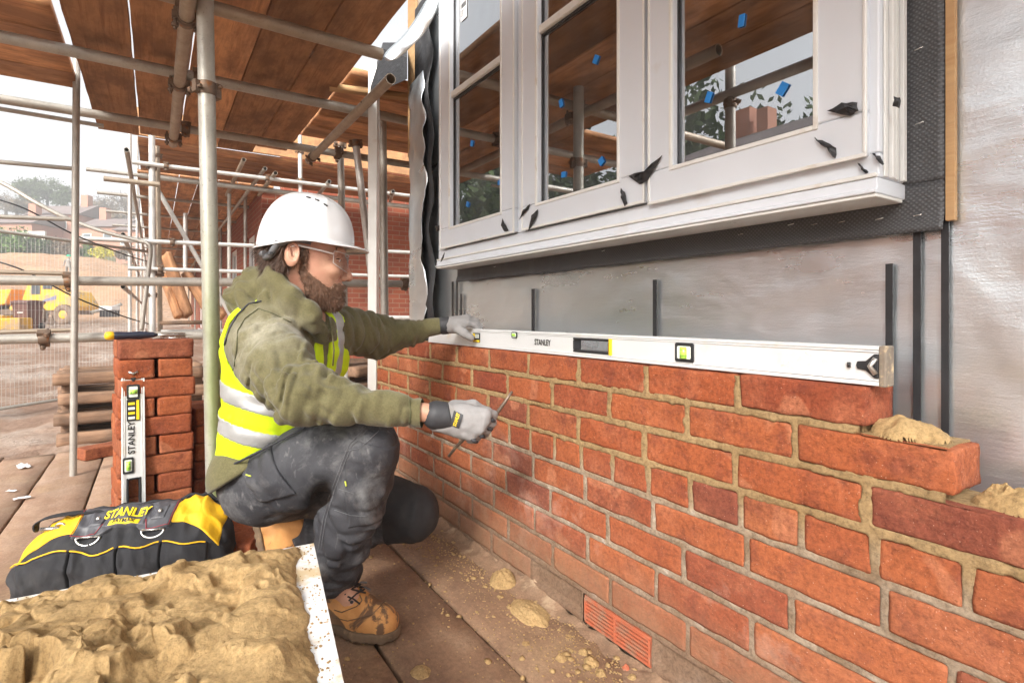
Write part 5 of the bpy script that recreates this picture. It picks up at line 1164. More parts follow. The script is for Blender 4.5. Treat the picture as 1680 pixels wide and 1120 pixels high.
for _ in range(4200):
    x = r_.uniform(-2.5, -.2); y = YF - .012 - abs(r_.normal()) * .095; 
    if r_.rand() < .25: x, y = r_.uniform(-2.4, -.4), r_.uniform(.3, .9)
    if y > YF - .008: continue
    s_ = r_.uniform(.0006, .0022) * (1 + 2.2 * (r_.rand() < .06)); pts.append((x, y, .0005, s_ * 1.6))
crumbs('deck_crumbs', pts, 'mortar crumbs and dust scattered along the deck beside the wall')
def lumpp(px, py, lx, ly, h, seed, label, res=40): p = GP(px, py, .004); return lump(p.x, p.y, -.001, lx, ly, h, seed, label, 'mortar lumps fallen on the deck', res=res)
lumpp(868, 1003, .078, .042, .022, 3, 'largest flattened mortar lump on the deck beside the wall', 70); lumpp(826, 952, .048, .042, .036, 4, 'crumbly upright mortar lump next to the largest one', 60)
for i, (px, py, r__, lab) in enumerate(((921, 1077, .011, 'round mortar pebble standing apart near the middle of the plank'), (957, 1067, .010, 'mortar pebble between the round one and the wall'), (970, 1084, .014, 'double mortar pebble in front of the air vent'), (985, 1101, .010, 'mortar pebble near the bottom of the picture'), (1038, 1110, .010, 'pale mortar pebble at the foot of the wall'), (862, 1052, .012, 'soft crumbling mortar patch left of the pebbles'), (934, 1040, .010, 'small mortar pebble above the round one'), (740, 945, .010, 'faint mortar spot in the middle of the plank'), (690, 1098, .020, 'flat mortar splash near the plank gap at the bottom'), (800, 918, .018, 'mortar crumb heap close to the bent knee'))):
    r__ *= 1.35; lumpp(px, py, r__, r__ * .9, r__ * (.9 if i < 5 else .35), 50 + i, lab, 26)
p = GP(1027, 1097, 0); o = link('brick_chip', blob_mesh('brick_chip', p.x, p.y, 0, .010, .008, .012, 77, 22, .8), M['terracotta']); tag(o, 'orange brick chip lying at the foot of the wall', 'brick chip')
# dirty fillet at the wall foot
def fh(X, Y):
    t = (YF + .004 - Y); base_ = .020 * np.exp(-t / .018) + .010 * np.exp(-t / .05)
    base_ = base_ * (1 - .55 * sstep(-1.2, -1.05, X) * sstep(-.7, -.84, X))
    return base_ * (1 + .7 * fbm(X * 16, Y * 26, 0, 5, 5)) + .006 * fbm(X * 40, Y * 40, 0, 9, 4) * np.exp(-t / .03) + .034 * np.clip(fbm(X * 13, Y * 15, 3, 14, 5) - .02, 0, 1) * np.exp(-t / .09) * sstep(-.2, .2, fbm(X * 2.5, 0, 0, 77, 2)) - .003
M['foot_dirt'] = simple('dirty_mortar_fillet', (.27, .165, .10), .9, 0, .3, 14, .7, 120, .003, st=(.42, .30, .19), stsc=9, fine=.4)
o = relief('mortar_droppings', -2.6, .4, .70, YF + .006, .004, fh, M['foot_dirt'], cut=lambda X, Y, Z: Z > .0008); tag(o, 'rough ridge of old mortar droppings along the foot of the wall', 'mortar', kind='stuff')

# ------------------------------------------------------------------ tool bag
k = NT('black_canvas'); k.set('Base Color', k.mix(k.ramp(k.noise(12, k.co(), 6), [(.5, 0.), (.8, .35)]), (.018, .018, .021), (.085, .078, .07))).set('Roughness', .85); b = k.bump(k.noise(16, k.co(), 4), .35, .01); k.bump(k.voro(500), .3, .0007, b); M['canvas'] = k.m
k = NT('yellow_canvas'); k.set('Base Color', k.mix(k.ramp(k.noise(14, k.co(), 6), [(.5, 0.), (.8, .5)]), (.82, .47, .01), (.62, .33, .03))).set('Roughness', .7); b = k.bump(k.noise(18, k.co(), 4), .4, .01); k.bump(k.voro(500), .25, .0006, b); M['yellow_canvas'] = k.m
k = NT('grey_leather'); k.set('Base Color', k.mix(k.noise(30, k.co(), 5), (.045, .045, .052), (.09, .09, .10))).set('Roughness', .45); k.bump(k.noise(90, k.co(), 5), .25, .0015); M['leather'] = k.m
M['red_thread'] = simple('red_thread', (.35, .03, .04), .7, 0, .1, 30, 0)
bl, br = P(2, 700, 1.50), P(366, 700, 1.62); bl.z = br.z = 0; BU = (br - bl); BL = BU.length; BU.normalize(); BV = Vector((-BU.y, BU.x, 0))
if BV.dot(Vector((-CS_, SN_, 0))) < 0: BV = -BV                              # away from the camera
bag = thing('tool_bag', 'black and yellow canvas tool bag with a leather carry flap lying behind the mortar board', 'tool bag', (bl + BU * BL / 2 + BV * .1).to_tuple()[:2] + (0,))
prof = np.array([(0.0, .0), (-.012, .05), (-.010, .11), (.004, .150), (.035, .190), (.075, .222), (.105, .238), (.135, .228), (.17, .185), (.195, .14), (.205, .07), (.20, .0)])
ps = np.concatenate([[0], np.cumsum(np.linalg.norm(np.diff(prof, axis=0), axis=1))]); ps /= ps[-1]
def bagS(u, s_, off=0):
    u = np.asarray(u, float); s_ = np.asarray(s_, float)
    def ev(s1):
        q = np.clip(s1, 0, 1); return np.interp(q, ps, prof[:, 0]), np.interp(q, ps, prof[:, 1])
    a = [ev(s_ + d_) for d_ in (-.03, 0, .03)]; y = (a[0][0] + a[1][0] + a[2][0]) / 3; z = (a[0][1] + a[1][1] + a[2][1]) / 3
    ty, tz_ = a[2][0] - a[0][0], a[2][1] - a[0][1]; ln = np.hypot(ty, tz_) + 1e-9; ny_, nz_ = -tz_ / ln, ty / ln
    endf = 1 - (2 * np.abs(u - .5)) ** 7 * .45
    sag = .86 - .17 * np.exp(-(u / .16) ** 2) + .05 * np.exp(-((u - .82) / .15) ** 2) + .08 * u
    zz_ = z * sag * (1 - (2 * np.abs(u - .5)) ** 9 * .35)
    wr = .016 * fbm(u * 6, s_ * 5, 0, 3, 3) + .007 * (1 - 2 * np.abs(vnoise(u * 16 + s_ * 5, s_ * 9, 0, 6))) + .003 * fbm(u * 34, s_ * 16, 0, 7, 2); off = off + wr
    yy = .10 + (y - .10) * endf + ny_ * off; zz_ = np.maximum(zz_ + nz_ * off, .002)
    x = u * BL + .012 * fbm(s_ * 4, u * 2, 0, 8, 2)
    return np.array(bl)[None] * 1.0 + x.reshape(-1, 1) * np.array(BU)[None] + yy.reshape(-1, 1) * np.array(BV)[None] + zz_.reshape(-1, 1) * np.array([[0, 0, 1.]])
def bagpanel(name, u0, u1, s0, s1, off, mat, nu=60, ns=30, par=bag, warp=None, edge=.004):
    U, S_ = np.meshgrid(np.linspace(0, 1, nu), np.linspace(0, 1, ns), indexing='ij'); e_ = np.minimum(np.minimum(U, 1 - U) * nu, np.minimum(S_, 1 - S_) * ns)
    of = off * sstep(0, 1.2, e_) - .002 * (e_ < .5)
    uu, ss = u0 + (u1 - u0) * U, s0 + (s1 - s0) * S_
    if warp: uu, ss, of = warp(U, S_, uu, ss, of)
    V = bagS(uu.ravel(), ss.ravel(), of.ravel()); return link(name, np_mesh(name, V, grid_faces(nu, ns)), M[mat], par)
# body with closed ends
nu, ns = 110, 60
U, S_ = np.meshgrid(np.linspace(0, 1, nu), np.linspace(0, 1, ns), indexing='ij'); V = bagS(U.ravel(), S_.ravel()); F = [tuple(f_) for f_ in grid_faces(nu, ns)]
for e_ in (0, nu - 1):
    V = np.vstack([V, V[e_ * ns:(e_ + 1) * ns].mean(0) + np.array(BU) * (-.012 if e_ == 0 else .012)]); c_ = len(V) - 1
    F += [(e_ * ns + j, e_ * ns + j + 1, c_) if e_ == 0 else (e_ * ns + j + 1, e_ * ns + j, c_) for j in range(ns - 1)]
link('body', np_mesh('body', V, F), M['canvas'], bag)
def wleft(U, S_, uu, ss, of): return uu, ss + .06 * (1 - U) * (S_ < .5) * 0 + .02 * np.sin(U * 5) * (1 - S_), of
bagpanel('shoulder_panel', .035, .275, .36, .50, .004, 'yellow_canvas', warp=lambda U, S_, uu, ss, of: (uu, ss - .10 * (1 - U) * (1 - S_) + .045 * np.sin(U * 3.1) * (1 - S_), of))
bagpanel('shoulder_panel', .725, .975, .33, .51, .004, 'yellow_canvas', warp=lambda U, S_, uu, ss, of: (uu, ss - .12 * U ** 2 * (1 - S_) + .03 * (1 - S_), of))
fl = bagpanel('carry_flap', .27, .735, .335, .52, .010, 'leather', warp=lambda U, S_, uu, ss, of: (uu, ss + .055 * (1 - S_) * (np.exp(-((U - .5) / .16) ** 4)), of))
ip = bagpanel('logo_plate', .395, .60, .375, .50, .0155, 'leather', 30, 20, fl)
uC, sC = .5, .437
def btxt(cx, cs, du, ds): return lambda v_: Vector(bagS(np.array([cx + v_[0] / BL]), np.array([cs + v_[1] / .47]), .0175)[0])
letters('STANLEY', .030, None, 'label_yellow', ip, .95, .035, fn=btxt(.497, .447, 1, 1))
bagpanel('logo_bar', .42, .575, .380, .417, .0178, 'label_yellow', 20, 8, ip)
def btxt2(v_): return Vector(bagS(np.array([.4975 + v_[0] / BL]), np.array([.3985 + v_[1] / .47]), .0195)[0])
letters('FATMAX', .0125, None, 'black_print', ip, 1.15, .03, fn=btxt2)
for (u0, u1) in ((.335, .385), (.63, .68)):
    s_ = bagpanel('strap_tab', u0 - .012, u1 + .012, .385, .48, .0135, 'leather', 16, 12, fl)
    c = Vector(bagS(np.array([(u0 + u1) / 2]), np.array([.435]), .016)[0]); q = MB(); q.lathe([(0, .002), (.004, .0016), (.0055, 0)], Matrix.Translation(c) @ (-BV + Vector((0, 0, .8))).normalized().to_track_quat('Z', 'Y').to_matrix().to_4x4(), 14); q.build('rivet', M['steel'], s_)
def bagtube(name, us, ss, off, r_, mat, par, sub=8):
    u_ = np.interp(np.linspace(0, 1, len(us) * sub), np.linspace(0, 1, len(us)), us); s1 = np.interp(np.linspace(0, 1, len(us) * sub), np.linspace(0, 1, len(us)), ss)
    V = bagS(u_, s1, off); q = MB(); q.tube([Vector(v_) for v_ in V], r_, 6); return q.build(name, M[mat], par)
bagtube('flap_stitching', [.275, .275, .38, .40, .60, .62, .73, .73], [.50, .345, .345, .40, .40, .345, .345, .50], .0125, .0009, 'red_thread', fl)
for (u0, u1, sh) in ((.015, .30, 1), (.305, .515, 0), (.52, .72, 0), (.725, .93, 0)):
    pk = bagpanel('pocket', u0, u1, .02, .265, .011, 'canvas', 50, 24, warp=lambda U, S_, uu, ss, of: (uu, ss + (.008 * np.cos(U * 6.28) + .02 * vnoise(uu * 9, 0, 0, 5)) * S_, of + .004 * np.sin(U * 3.14)))
    bagtube('pocket_piping', list(np.linspace(u0 + .006, u1 - .006, 10)), [(.262 + .008 * math.cos(6.28 * q_ / 9) + .02 * float(vnoise((u0 + .006 + (u1 - u0 - .012) * q_ / 9) * 9, 0, 0, 5))) for q_ in range(10)], .0165, .0022, 'yellow_canvas', pk)
for uc in (.355, .655):
    c = Vector(bagS(np.array([uc]), np.array([.335]), .012)[0]); q = MB(); pts = []
    for i in range(19):
        a = math.pi * i / 18; pts.append(c + BU * (.030 * math.cos(a)) + Vector((0, 0, -.020 * math.sin(a))) - BV * .010 * math.sin(a))
    q.tube(pts, .0028, 8); q.tube([pts[0], pts[-1]], .0028, 8); q.build('d_ring', M['steel'], bag)
# top edge, carry handle strap, shoulder strap with buckle
bagtube('zip_ridge', list(np.linspace(.02, .97, 12)), [.545] * 12, .006, .006, 'canvas', bag)
q = MB(); c0 = bl + BU * .0 + BV * .07; hp = [c0 + BU * .045 + Vector((0, 0, .17)), c0 + BU * .035 + Vector((0, 0, .205)), c0 + BU * .10 + Vector((0, 0, .222)), c0 + BU * .2 + Vector((0, 0, .215)) + BV * .03, c0 + BU * .31 + Vector((0, 0, .205)) + BV * .05]
VV = []
for p in hp: VV += [p - BV * .014, p + BV * .014]
o = MB().add(VV, [(2*i, 2*i+1, 2*i+3, 2*i+2) for i in range(len(hp) - 1)], True).build('shoulder_strap', M['canvas'], bag); m_ = o.modifiers.new('u', 'SUBSURF'); m_.levels = 2; m_.render_levels = 2; o.modifiers.new('s', 'SOLIDIFY').thickness = .004
q = MB(); cc = hp[0] + Vector((0, 0, .012)) - BV * .01 + BU * .03; q.tube([cc - BU * .015, cc + BU * .035], .006, 10); q.tube([cc + BU * .035 + Vector((0, 0, .004)) + BU * .012 * math.cos(a) + Vector((0, 0, .010 * math.sin(a))) for a in np.linspace(0, 6.28, 16)], .003, 6); q.build('buckle', M['steel'], bag)
q = MB(); c1 = bl + BU * (BL - .005) + BV * .09 + Vector((0, 0, .19)); q.tube([c1 + BU * .0 + BV * .015 * math.cos(a) + BU * .012 * math.cos(a) + Vector((0, 0, .014 * math.sin(a))) for a in np.linspace(0, 6.28, 18)], .0025, 6); q.build('d_ring', M['steel'], bag)
# ------------------------------------------------------------------ the bricklayer
f32 = np.float32
def JP(px, py, d): return np.array([(px - 840) / 893 * d, (517 - py) / 893 * d, d], f32)
def C2W(V): V = np.asarray(V, float); return np.stack([-CS_ * V[:, 2] + SN_ * V[:, 0], SN_ * V[:, 2] + CS_ * V[:, 0], CAMH + V[:, 1]], -1)
def smin(a, b, k): h = np.clip(.5 + .5 * (b - a) / k, 0, 1).astype(f32); return b * (1 - h) + a * h - k * h * (1 - h)
def smax(a, b, k): return -smin(-a, -b, k)
def cone(Pg, a, b, ra, rb):
    a = np.asarray(a, f32); b = np.asarray(b, f32); ab = b - a; L2_ = float((ab ** 2).sum())
    t = ((Pg[0] - a[0]) * ab[0] + (Pg[1] - a[1]) * ab[1] + (Pg[2] - a[2]) * ab[2]) / L2_; t = np.clip(t, 0, 1)
    dx, dy, dz = Pg[0] - a[0] - ab[0] * t, Pg[1] - a[1] - ab[1] * t, Pg[2] - a[2] - ab[2] * t
    return (np.sqrt(dx * dx + dy * dy + dz * dz) - (ra + (rb - ra) * t)).astype(f32)
def ell(Pg, c, rad, ax3=None):
    q = [Pg[i] - f32(c[i]) for i in range(3)]
    if ax3 is not None: q = [q[0] * f32(A_[0]) + q[1] * f32(A_[1]) + q[2] * f32(A_[2]) for A_ in ax3]
    k0 = np.sqrt(sum((q[i] / f32(rad[i])) ** 2 for i in range(3))); k1 = np.sqrt(sum((q[i] / f32(rad[i] ** 2)) ** 2 for i in range(3))) + 1e-6
    return (k0 * (k0 - 1) / k1).astype(f32)
def chain(Pg, pts, k):
    D = None
    for (a, ra), (b, rb) in zip(pts[:-1], pts[1:]):
        c = cone(Pg, a, b, ra, rb); D = c if D is None else smin(D, c, k)
    return D
def nets(D, axs):
    s = D < 0; nx, ny, nz = D.shape; cnt = np.zeros((nx-1, ny-1, nz-1), np.int16); acc = np.zeros((3, nx-1, ny-1, nz-1), f32); faces = []
    idx = -np.ones((nx-1, ny-1, nz-1), np.int64); E = []
    for a in range(3):
        sl0 = [slice(None)] * 3; sl1 = [slice(None)] * 3; sl0[a] = slice(0, -1); sl1[a] = slice(1, None)
        c = s[tuple(sl0)] != s[tuple(sl1)]; I = np.argwhere(c); d0 = D[tuple(sl0)][c]; d1 = D[tuple(sl1)][c]; t = d0 / (d0 - d1)
        pos = [axs[i][I[:, i]].astype(f32) for i in range(3)]; pos[a] = axs[a][I[:, a]] * (1 - t) + axs[a][I[:, a] + 1] * t
        b, e_ = [i for i in range(3) if i != a]; quad = []
        ok = (I[:, b] > 0) & (I[:, e_] > 0) & (I[:, b] < D.shape[b] - 1) & (I[:, e_] < D.shape[e_] - 1)
        I, pos, sg = I[ok], [p[ok] for p in pos], s[tuple(sl0)][c][ok]
        for (ob, oe) in ((-1, -1), (0, -1), (0, 0), (-1, 0)):
            J = I.copy(); J[:, b] += ob; J[:, e_] += oe; tj = tuple(J.T); np.add.at(cnt, tj, 1)
            for i in range(3): np.add.at(acc[i], tj, pos[i])
            quad.append(J)
        E.append((quad, sg, a))
    m = cnt > 0; idx[m] = np.arange(m.sum()); V = np.stack([acc[i][m] / cnt[m] for i in range(3)], -1)
    for quad, sg, a in E:
        q = np.stack([idx[tuple(J.T)] for J in quad], -1); flip = sg if a != 1 else ~sg; q[flip] = q[flip][:, ::-1]; faces.append(q)
    return V, np.concatenate(faces)
def sdf(name, fn, lo, hi, h, mat, parent, axs=None, fine=True, keep=None):
    if axs is None: axs = [np.arange(lo[i], hi[i], h, dtype=f32) for i in range(3)]
    Pg = (axs[0][:, None, None], axs[1][None, :, None], axs[2][None, None, :]); D = fn(Pg); D = np.broadcast_to(D, [len(a) for a in axs]).astype(f32)
    V, F = nets(D, axs)
    # keep only the largest connected piece
    lab = np.arange(len(V))
    while True:
        mn = lab[F].min(1); new = lab.copy()
        for c in range(4): np.minimum.at(new, F[:, c], mn)
        new = new[new]
        if (new == lab).all(): break
        lab = new
    u, c = np.unique(lab, return_counts=True); big_ = u[c.argmax()]; kp = lab == big_
    rm = -np.ones(len(V), int); rm[kp] = np.arange(kp.sum()); F = F[kp[F].all(1)]; F = rm[F]; V = V[kp]
    return link(name, np_mesh(name, C2W(V), F), mat, parent)
def ridge(Pg, A_, seed, sharp=1.0):
    q = [Pg[0] * A_[i][0] + Pg[1] * A_[i][1] + Pg[2] * A_[i][2] for i in range(3)]
    n = vnoise(q[0], q[1], q[2], seed); return (1 - np.abs(n) * 2).astype(f32) * .5
def stretchm(dirv, along, across):
    d = np.array(dirv, float); d /= np.linalg.norm(d); return (np.eye(3) * across + np.outer(d, d) * (along - across))
pr_ = P(470, 900, 1.5)
man = thing('person', 'bearded bricklayer in white hard hat, green hoodie and yellow vest crouching beside the wall', 'person', (pr_.x, pr_.y, 0))
M['skin'] = None
k = NT('skin'); v = k.co(src='World'); col = k.ramp(k.noise(22, v, 5), [(.35, (.41, .21, .135)), (.65, (.53, .30, .20))]); col = k.mix(k.ramp(k.noise(14, v, 4), [(.48, 0.), (.66, .5)]), col, (.52, .20, .14))
k.set('Base Color', col).set('Roughness', .5).set('Subsurface Weight', .0); k.p.inputs['Subsurface Radius'].default_value = (.01, .004, .002); k.bump(k.noise(180, v, 6, .7), .5, .0016); M['skin'] = k.m
k = NT('olive_fleece'); v = k.co(src='World'); col = k.ramp(k.noise(14, v, 6), [(.3, (.108, .096, .046)), (.7, (.152, .136, .068))])
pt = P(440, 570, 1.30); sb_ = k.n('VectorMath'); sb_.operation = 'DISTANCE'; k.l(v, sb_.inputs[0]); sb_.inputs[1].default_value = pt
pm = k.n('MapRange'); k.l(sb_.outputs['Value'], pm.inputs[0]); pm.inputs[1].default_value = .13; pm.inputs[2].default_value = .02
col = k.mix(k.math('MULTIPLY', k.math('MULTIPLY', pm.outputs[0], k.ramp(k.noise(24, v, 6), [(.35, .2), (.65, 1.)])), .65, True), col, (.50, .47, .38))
col = k.mix(.35, col, k.ramp(k.noise(220, v, 5, .7), [(.35, .4), (.6, 1.1)]), 'MULTIPLY')
k.set('Base Color', col).set('Roughness', .95).set('Specular IOR Level', .1).set('Sheen Weight', .2); b = k.bump(k.noise(30, v, 4), .3, .004); k.bump(k.noise(500, v, 3), .5, .001, b); M['hoodie'] = k.m
k = NT('hi_vis'); v = k.co(src='World'); col = k.ramp(k.noise(18, v, 6), [(.3, (.52, .70, .012)), (.7, (.62, .82, .02))]); col = k.mix(k.ramp(k.noise(32, v, 7, .7), [(.60, 0.), (.72, .5)]), col, (.30, .33, .08))
k.set('Base Color', col).set('Roughness', .75).set('Specular IOR Level', .2); b = k.bump(k.noise(25, v, 4), .3, .004); k.bump(k.voro(700, v), .3, .0006, b); M['vest'] = k.m
M['tape'] = simple('reflective_tape', (.40, .40, .39), .45, .25, .12, 20, .2, 300); M['vest_edge'] = simple('dark_binding', (.03, .03, .035), .7, 0, .1, 30, .1)
k = NT('work_trousers'); v = k.co(src='World'); col = k.ramp(k.noise(10, v, 5), [(.35, (.032, .032, .037)), (.7, (.058, .058, .063))])
col = k.mix(k.ramp(k.noise(8, v, 9, .72, .6), [(.50, 0.), (.70, .6)]), col, (.22, .215, .21)); col = k.mix(k.ramp(k.noise(60, k.co((1, 1, .3), 'World'), 5), [(.62, 0.), (.75, .4)]), col, (.35, .34, .33))
k.set('Base Color', col).set('Roughness', .7).set('Specular IOR Level', .3); b = k.bump(k.noise(22, v, 5, .6, .5), .5, .008); k.bump(k.noise(420, v, 3), .3, .0008, b); M['trousers'] = k.m
M['shaded_black_cloth'] = simple('shaded_black_knee', (.022, .022, .024), .75, 0, .2, 12, .4, 90, .002)  # black knee pad with the far leg's shade painted into the colour
k = NT('tan_leather'); v = k.co(src='World'); col = k.ramp(k.noise(16, v, 5), [(.35, (.42, .19, .06)), (.65, (.58, .29, .10))]); col = k.mix(k.ramp(k.noise(12, v, 5, .6, .7), [(.56, 0.), (.60, .92)]), col, (.11, .065, .04)); col = k.mix(k.ramp(k.noise(9, v, 7), [(.5, 0.), (.75, .5)]), col, (.40, .27, .17))
k.set('Base Color', col).set('Roughness', .72).set('Specular IOR Level', .25); b = k.bump(k.noise(60, v, 5), .35, .002); M['boot'] = k.m
M['sole'] = simple('muddy_sole', (.13, .085, .05), .85, 0, .3, 20, .6, 70, .003, st=(.27, .17, .09), stsc=12); M['lace'] = simple('dark_laces', (.03, .022, .02), .8, 0, .2, 40, .3)
M['glove'] = simple('grey_glove', (.245, .235, .23), .8, 0, .12, 24, .4, 300, .001, st=(.24, .22, .2), stsc=14); M['glove_black'] = simple('glove_black', (.03, .03, .033), .6, 0, .2, 30, .3, 200)
M['hair'] = simple('brown_hair', (.085, .045, .027), .55, 0, .35, 40, 0); M['beard'] = simple('beard_hair', (.15, .078, .045), .6, 0, .5, 120, .0)
M['hat'] = simple('white_helmet_plastic', (.64, .64, .645), .22, 0, .02, 4, .0, coat=.5)
# ---- head frame
HC = JP(489, 417, 1.45); HF = np.array([.936, 0, .352]); HS = np.array([.352, 0, -.936]); HU = np.array([0, 1., 0]); pitch = R(-5)
hf = HF * math.cos(pitch) + HU * math.sin(pitch); hu = -HF * math.sin(pitch) + HU * math.cos(pitch)
def Hh_(f_, u_, s_=0.): return (HC + hf * f_ + hu * u_ + HS * s_).astype(f32)
HA = (hf, hu, HS)
def head_sdf(Pg):
    D = ell(Pg, Hh_(.008, .045), (.103, .108, .080), HA)
    D = smin(D, ell(Pg, Hh_(.050, -.030), (.070, .090, .066), HA), .02)
    D = smin(D, ell(Pg, Hh_(.062, -.085), (.052, .045, .050), HA), .02)
    D = smin(D, ell(Pg, Hh_(.100, -.108), (.018, .018, .024), HA), .015)
    D = smin(D, ell(Pg, Hh_(.098, .020), (.022, .012, .050), HA), .012)            # brow
    for s_ in (-1, 1):
        D = smax(D, -ell(Pg, Hh_(.118, -.004, s_ * .032), (.014, .013, .018), HA), .010)
        D = smin(D, ell(Pg, Hh_(.086, -.038, s_ * .042), (.022, .016, .018), HA), .012)   # cheekbone
    D = smin(D, cone(Pg, Hh_(.114, .002), Hh_(.130, -.040), .0080, .0110), .007)      # nose bridge
    D = smin(D, ell(Pg, Hh_(.132, -.047), (.0135, .0115, .0120), HA), .005)
    for s_ in (-1, 1): D = smin(D, ell(Pg, Hh_(.120, -.051, s_ * .0125), (.0115, .0085, .0070), HA), .003); D = smax(D, -ell(Pg, Hh_(.122, -.060, s_ * .008), (.006, .004, .0035), HA), .001)
    for s_ in (-1, 1):
        D = smin(D, ell(Pg, Hh_(.0965, -.004, s_ * .031), (.0132, .0125, .0150), HA), .003)
        D = smax(D, -ell(Pg, Hh_(.112, -.0085, s_ * .034), (.012, .0040, .0140), HA), .0008)
    D = smin(D, ell(Pg, Hh_(.112, -.076), (.014, .010, .024), HA), .006)
    D = smin(D, ell(Pg, Hh_(.116, -.0755), (.0085, .004, .018), HA), .002); D = smin(D, ell(Pg, Hh_(.115, -.086), (.0095, .0052, .017), HA), .002)
    for s_ in (-1, 1):                                                                 # ears
        ex = (hf * .92 + HS * s_ * .39, hu, HS * s_ * .92 - hf * .39)
        e_ = ell(Pg, Hh_(-.012, -.010, s_ * .083), (.020, .032, .010), ex); e_ = smax(e_, -ell(Pg, Hh_(-.009, -.004, s_ * .0925), (.0125, .0225, .0085), ex), .002); e_ = smin(e_, cone(Pg, Hh_(-.020, .004, s_ * .086), Hh_(-.012, -.024, s_ * .086), .0028, .0025), .003)
        e_ = smin(e_, ell(Pg, Hh_(-.002, -.012, s_ * .086), (.005, .008, .005), ex), .003)
        D = smin(D, e_, .005)
    D = smin(D, cone(Pg, Hh_(-.015, -.055), JP(478, 530, 1.50), .058, .066), .02)
    return D
ShR, ShL = JP(442, 560, 1.37), JP(545, 545, 1.66)
ElR, WrR = JP(498, 652, 1.21), JP(722, 680, 1.255); ElL, WrL = JP(628, 558, 1.83), JP(733, 534, 1.885)
HipR, HipL = JP(420, 785, 1.43), JP(450, 785, 1.60)
KnR, AnR = JP(603, 728, 1.31), JP(556, 960, 1.385); KnL, AnL = JP(680, 848, 1.62), JP(475, 882, 1.66)
def body_sdf(Pg):
    D = head_sdf(Pg); neck = JP(478, 530, 1.50)
    D = smin(D, cone(Pg, neck, JP(440, 690, 1.5), .085, .10), .05); D = smin(D, cone(Pg, ShR, ShL, .055, .05), .04)
    D = smin(D, cone(Pg, JP(440, 690, 1.5), JP(430, 785, 1.51), .09, .10), .05)
    for a, b, c, r0, r1, r2 in ((ShR, ElR, WrR, .042, .030, .022), (ShL, ElL, WrL, .042, .022, .014), (HipR, KnR, AnR, .075, .052, .034), (HipL, KnL, AnL, .075, .052, .034)):
        D = smin(D, cone(Pg, a, b, r0, r1), .02); D = smin(D, cone(Pg, b, c, r1, r2), .01)
    D = smin(D, cone(Pg, WrR, JP(775, 694, 1.285), .022, .020), .01); D = smin(D, cone(Pg, WrL, JP(760, 530, 1.91), .02, .016), .01)
    D = smin(D, cone(Pg, AnR, JP(600, 1010, 1.37), .032, .024), .01); D = smin(D, cone(Pg, AnL, JP(462, 925, 1.66), .032, .022), .01)
    return D
def nonuni(a, b, c, d_, h0, h1): return np.concatenate([np.arange(a, b, h1), np.arange(b, c, h0), np.arange(c, d_, h1)]).astype(f32)
axb = [nonuni(-.90, -.665, -.375, -.02, .0018, .012), nonuni(-.84, -.02, .27, .30, .0018, .012), nonuni(1.10, 1.33, 1.55, 2.05, .0019, .012)]
sdf('body', body_sdf, None, None, None, M['skin'], man, axs=axb)
# eyes
M['eye'] = simple('eye_white', (.62, .58, .54), .2, 0, .02, 30, 0, coat=.5); M['iris'] = simple('iris', (.04, .03, .02), .2, 0, .1, 30, 0)
def W3(p): return Vector(C2W(np.asarray(p)[None])[0])
for s_ in (-1, 1):
    q = MB(); q.lathe([(0, -.0115), (.007, -.0092), (.0112, -.002), (.0112, .002), (.007, .0092), (0, .0115)], Matrix.Translation(W3(Hh_(.0975, -.005, s_ * .031))), 16); ey = q.build('eye', M['eye'], man)
    c = W3(Hh_(.1075, -.007, s_ * .030)); dirw = (W3(Hh_(.2, -.05, s_ * .03)) - c).normalized(); q = MB(); q.lathe([(0, .0012), (.004, .0008), (.0055, -.001)], Matrix.Translation(c) @ dirw.to_track_quat('Z', 'Y').to_matrix().to_4x4(), 14); q.build('iris', M['iris'], ey)
# ---- hair and beard: soft mass plus many short strands
def beard_fn(Pg):
    H = head_sdf(Pg) - .0035
    q = [(Pg[0] - HC[0]) * A_[0] + (Pg[1] - HC[1]) * A_[1] + (Pg[2] - HC[2]) * A_[2] for A_ in HA]
    f_, u_, s_ = q
    D = smin(H, ell(Pg, Hh_(.092, -.115), (.030, .027, .033), HA), .02)
    D = D + .0022 * vnoise(Pg[0] * 160, Pg[1] * 160, Pg[2] * 160, 3) + .003 * vnoise(Pg[0] * 60, Pg[1] * 60, Pg[2] * 60, 4)
    line = np.where((f_ < .026) & (f_ > .010), .012, -.030 - f_ * .63); line = np.where(f_ < .026, line, -.030 - f_ * .63); line = np.where(f_ < .084, line, np.minimum(-.083 + (f_ - .084) * 1.0, -.0675)) + 0 * np.where(f_ < .084, -.030 - f_ * .63, np.minimum(-.083 + (f_ - .084) * 1.0, -.0655)) + .004 * vnoise(Pg[0] * 130, Pg[1] * 130, Pg[2] * 130, 13)           # cheek line then moustache line
    D = smax(D, u_ - line, .010); D = smax(D, -(f_ - .004 - (-.04 - u_) * .36) + .004 * vnoise(Pg[0] * 130, Pg[1] * 130, Pg[2] * 130, 14), .008); D = smax(D, -(u_ + .150), .01)
    D = smax(D, -ell(Pg, Hh_(.130, -.083), (.018, .0085, .022), HA), .003)
    return D
lo, hi = Hh_(.05, -.06) - .14, Hh_(.05, -.06) + .14
sdf('beard', beard_fn, lo, hi, .0028, M['beard'], man)
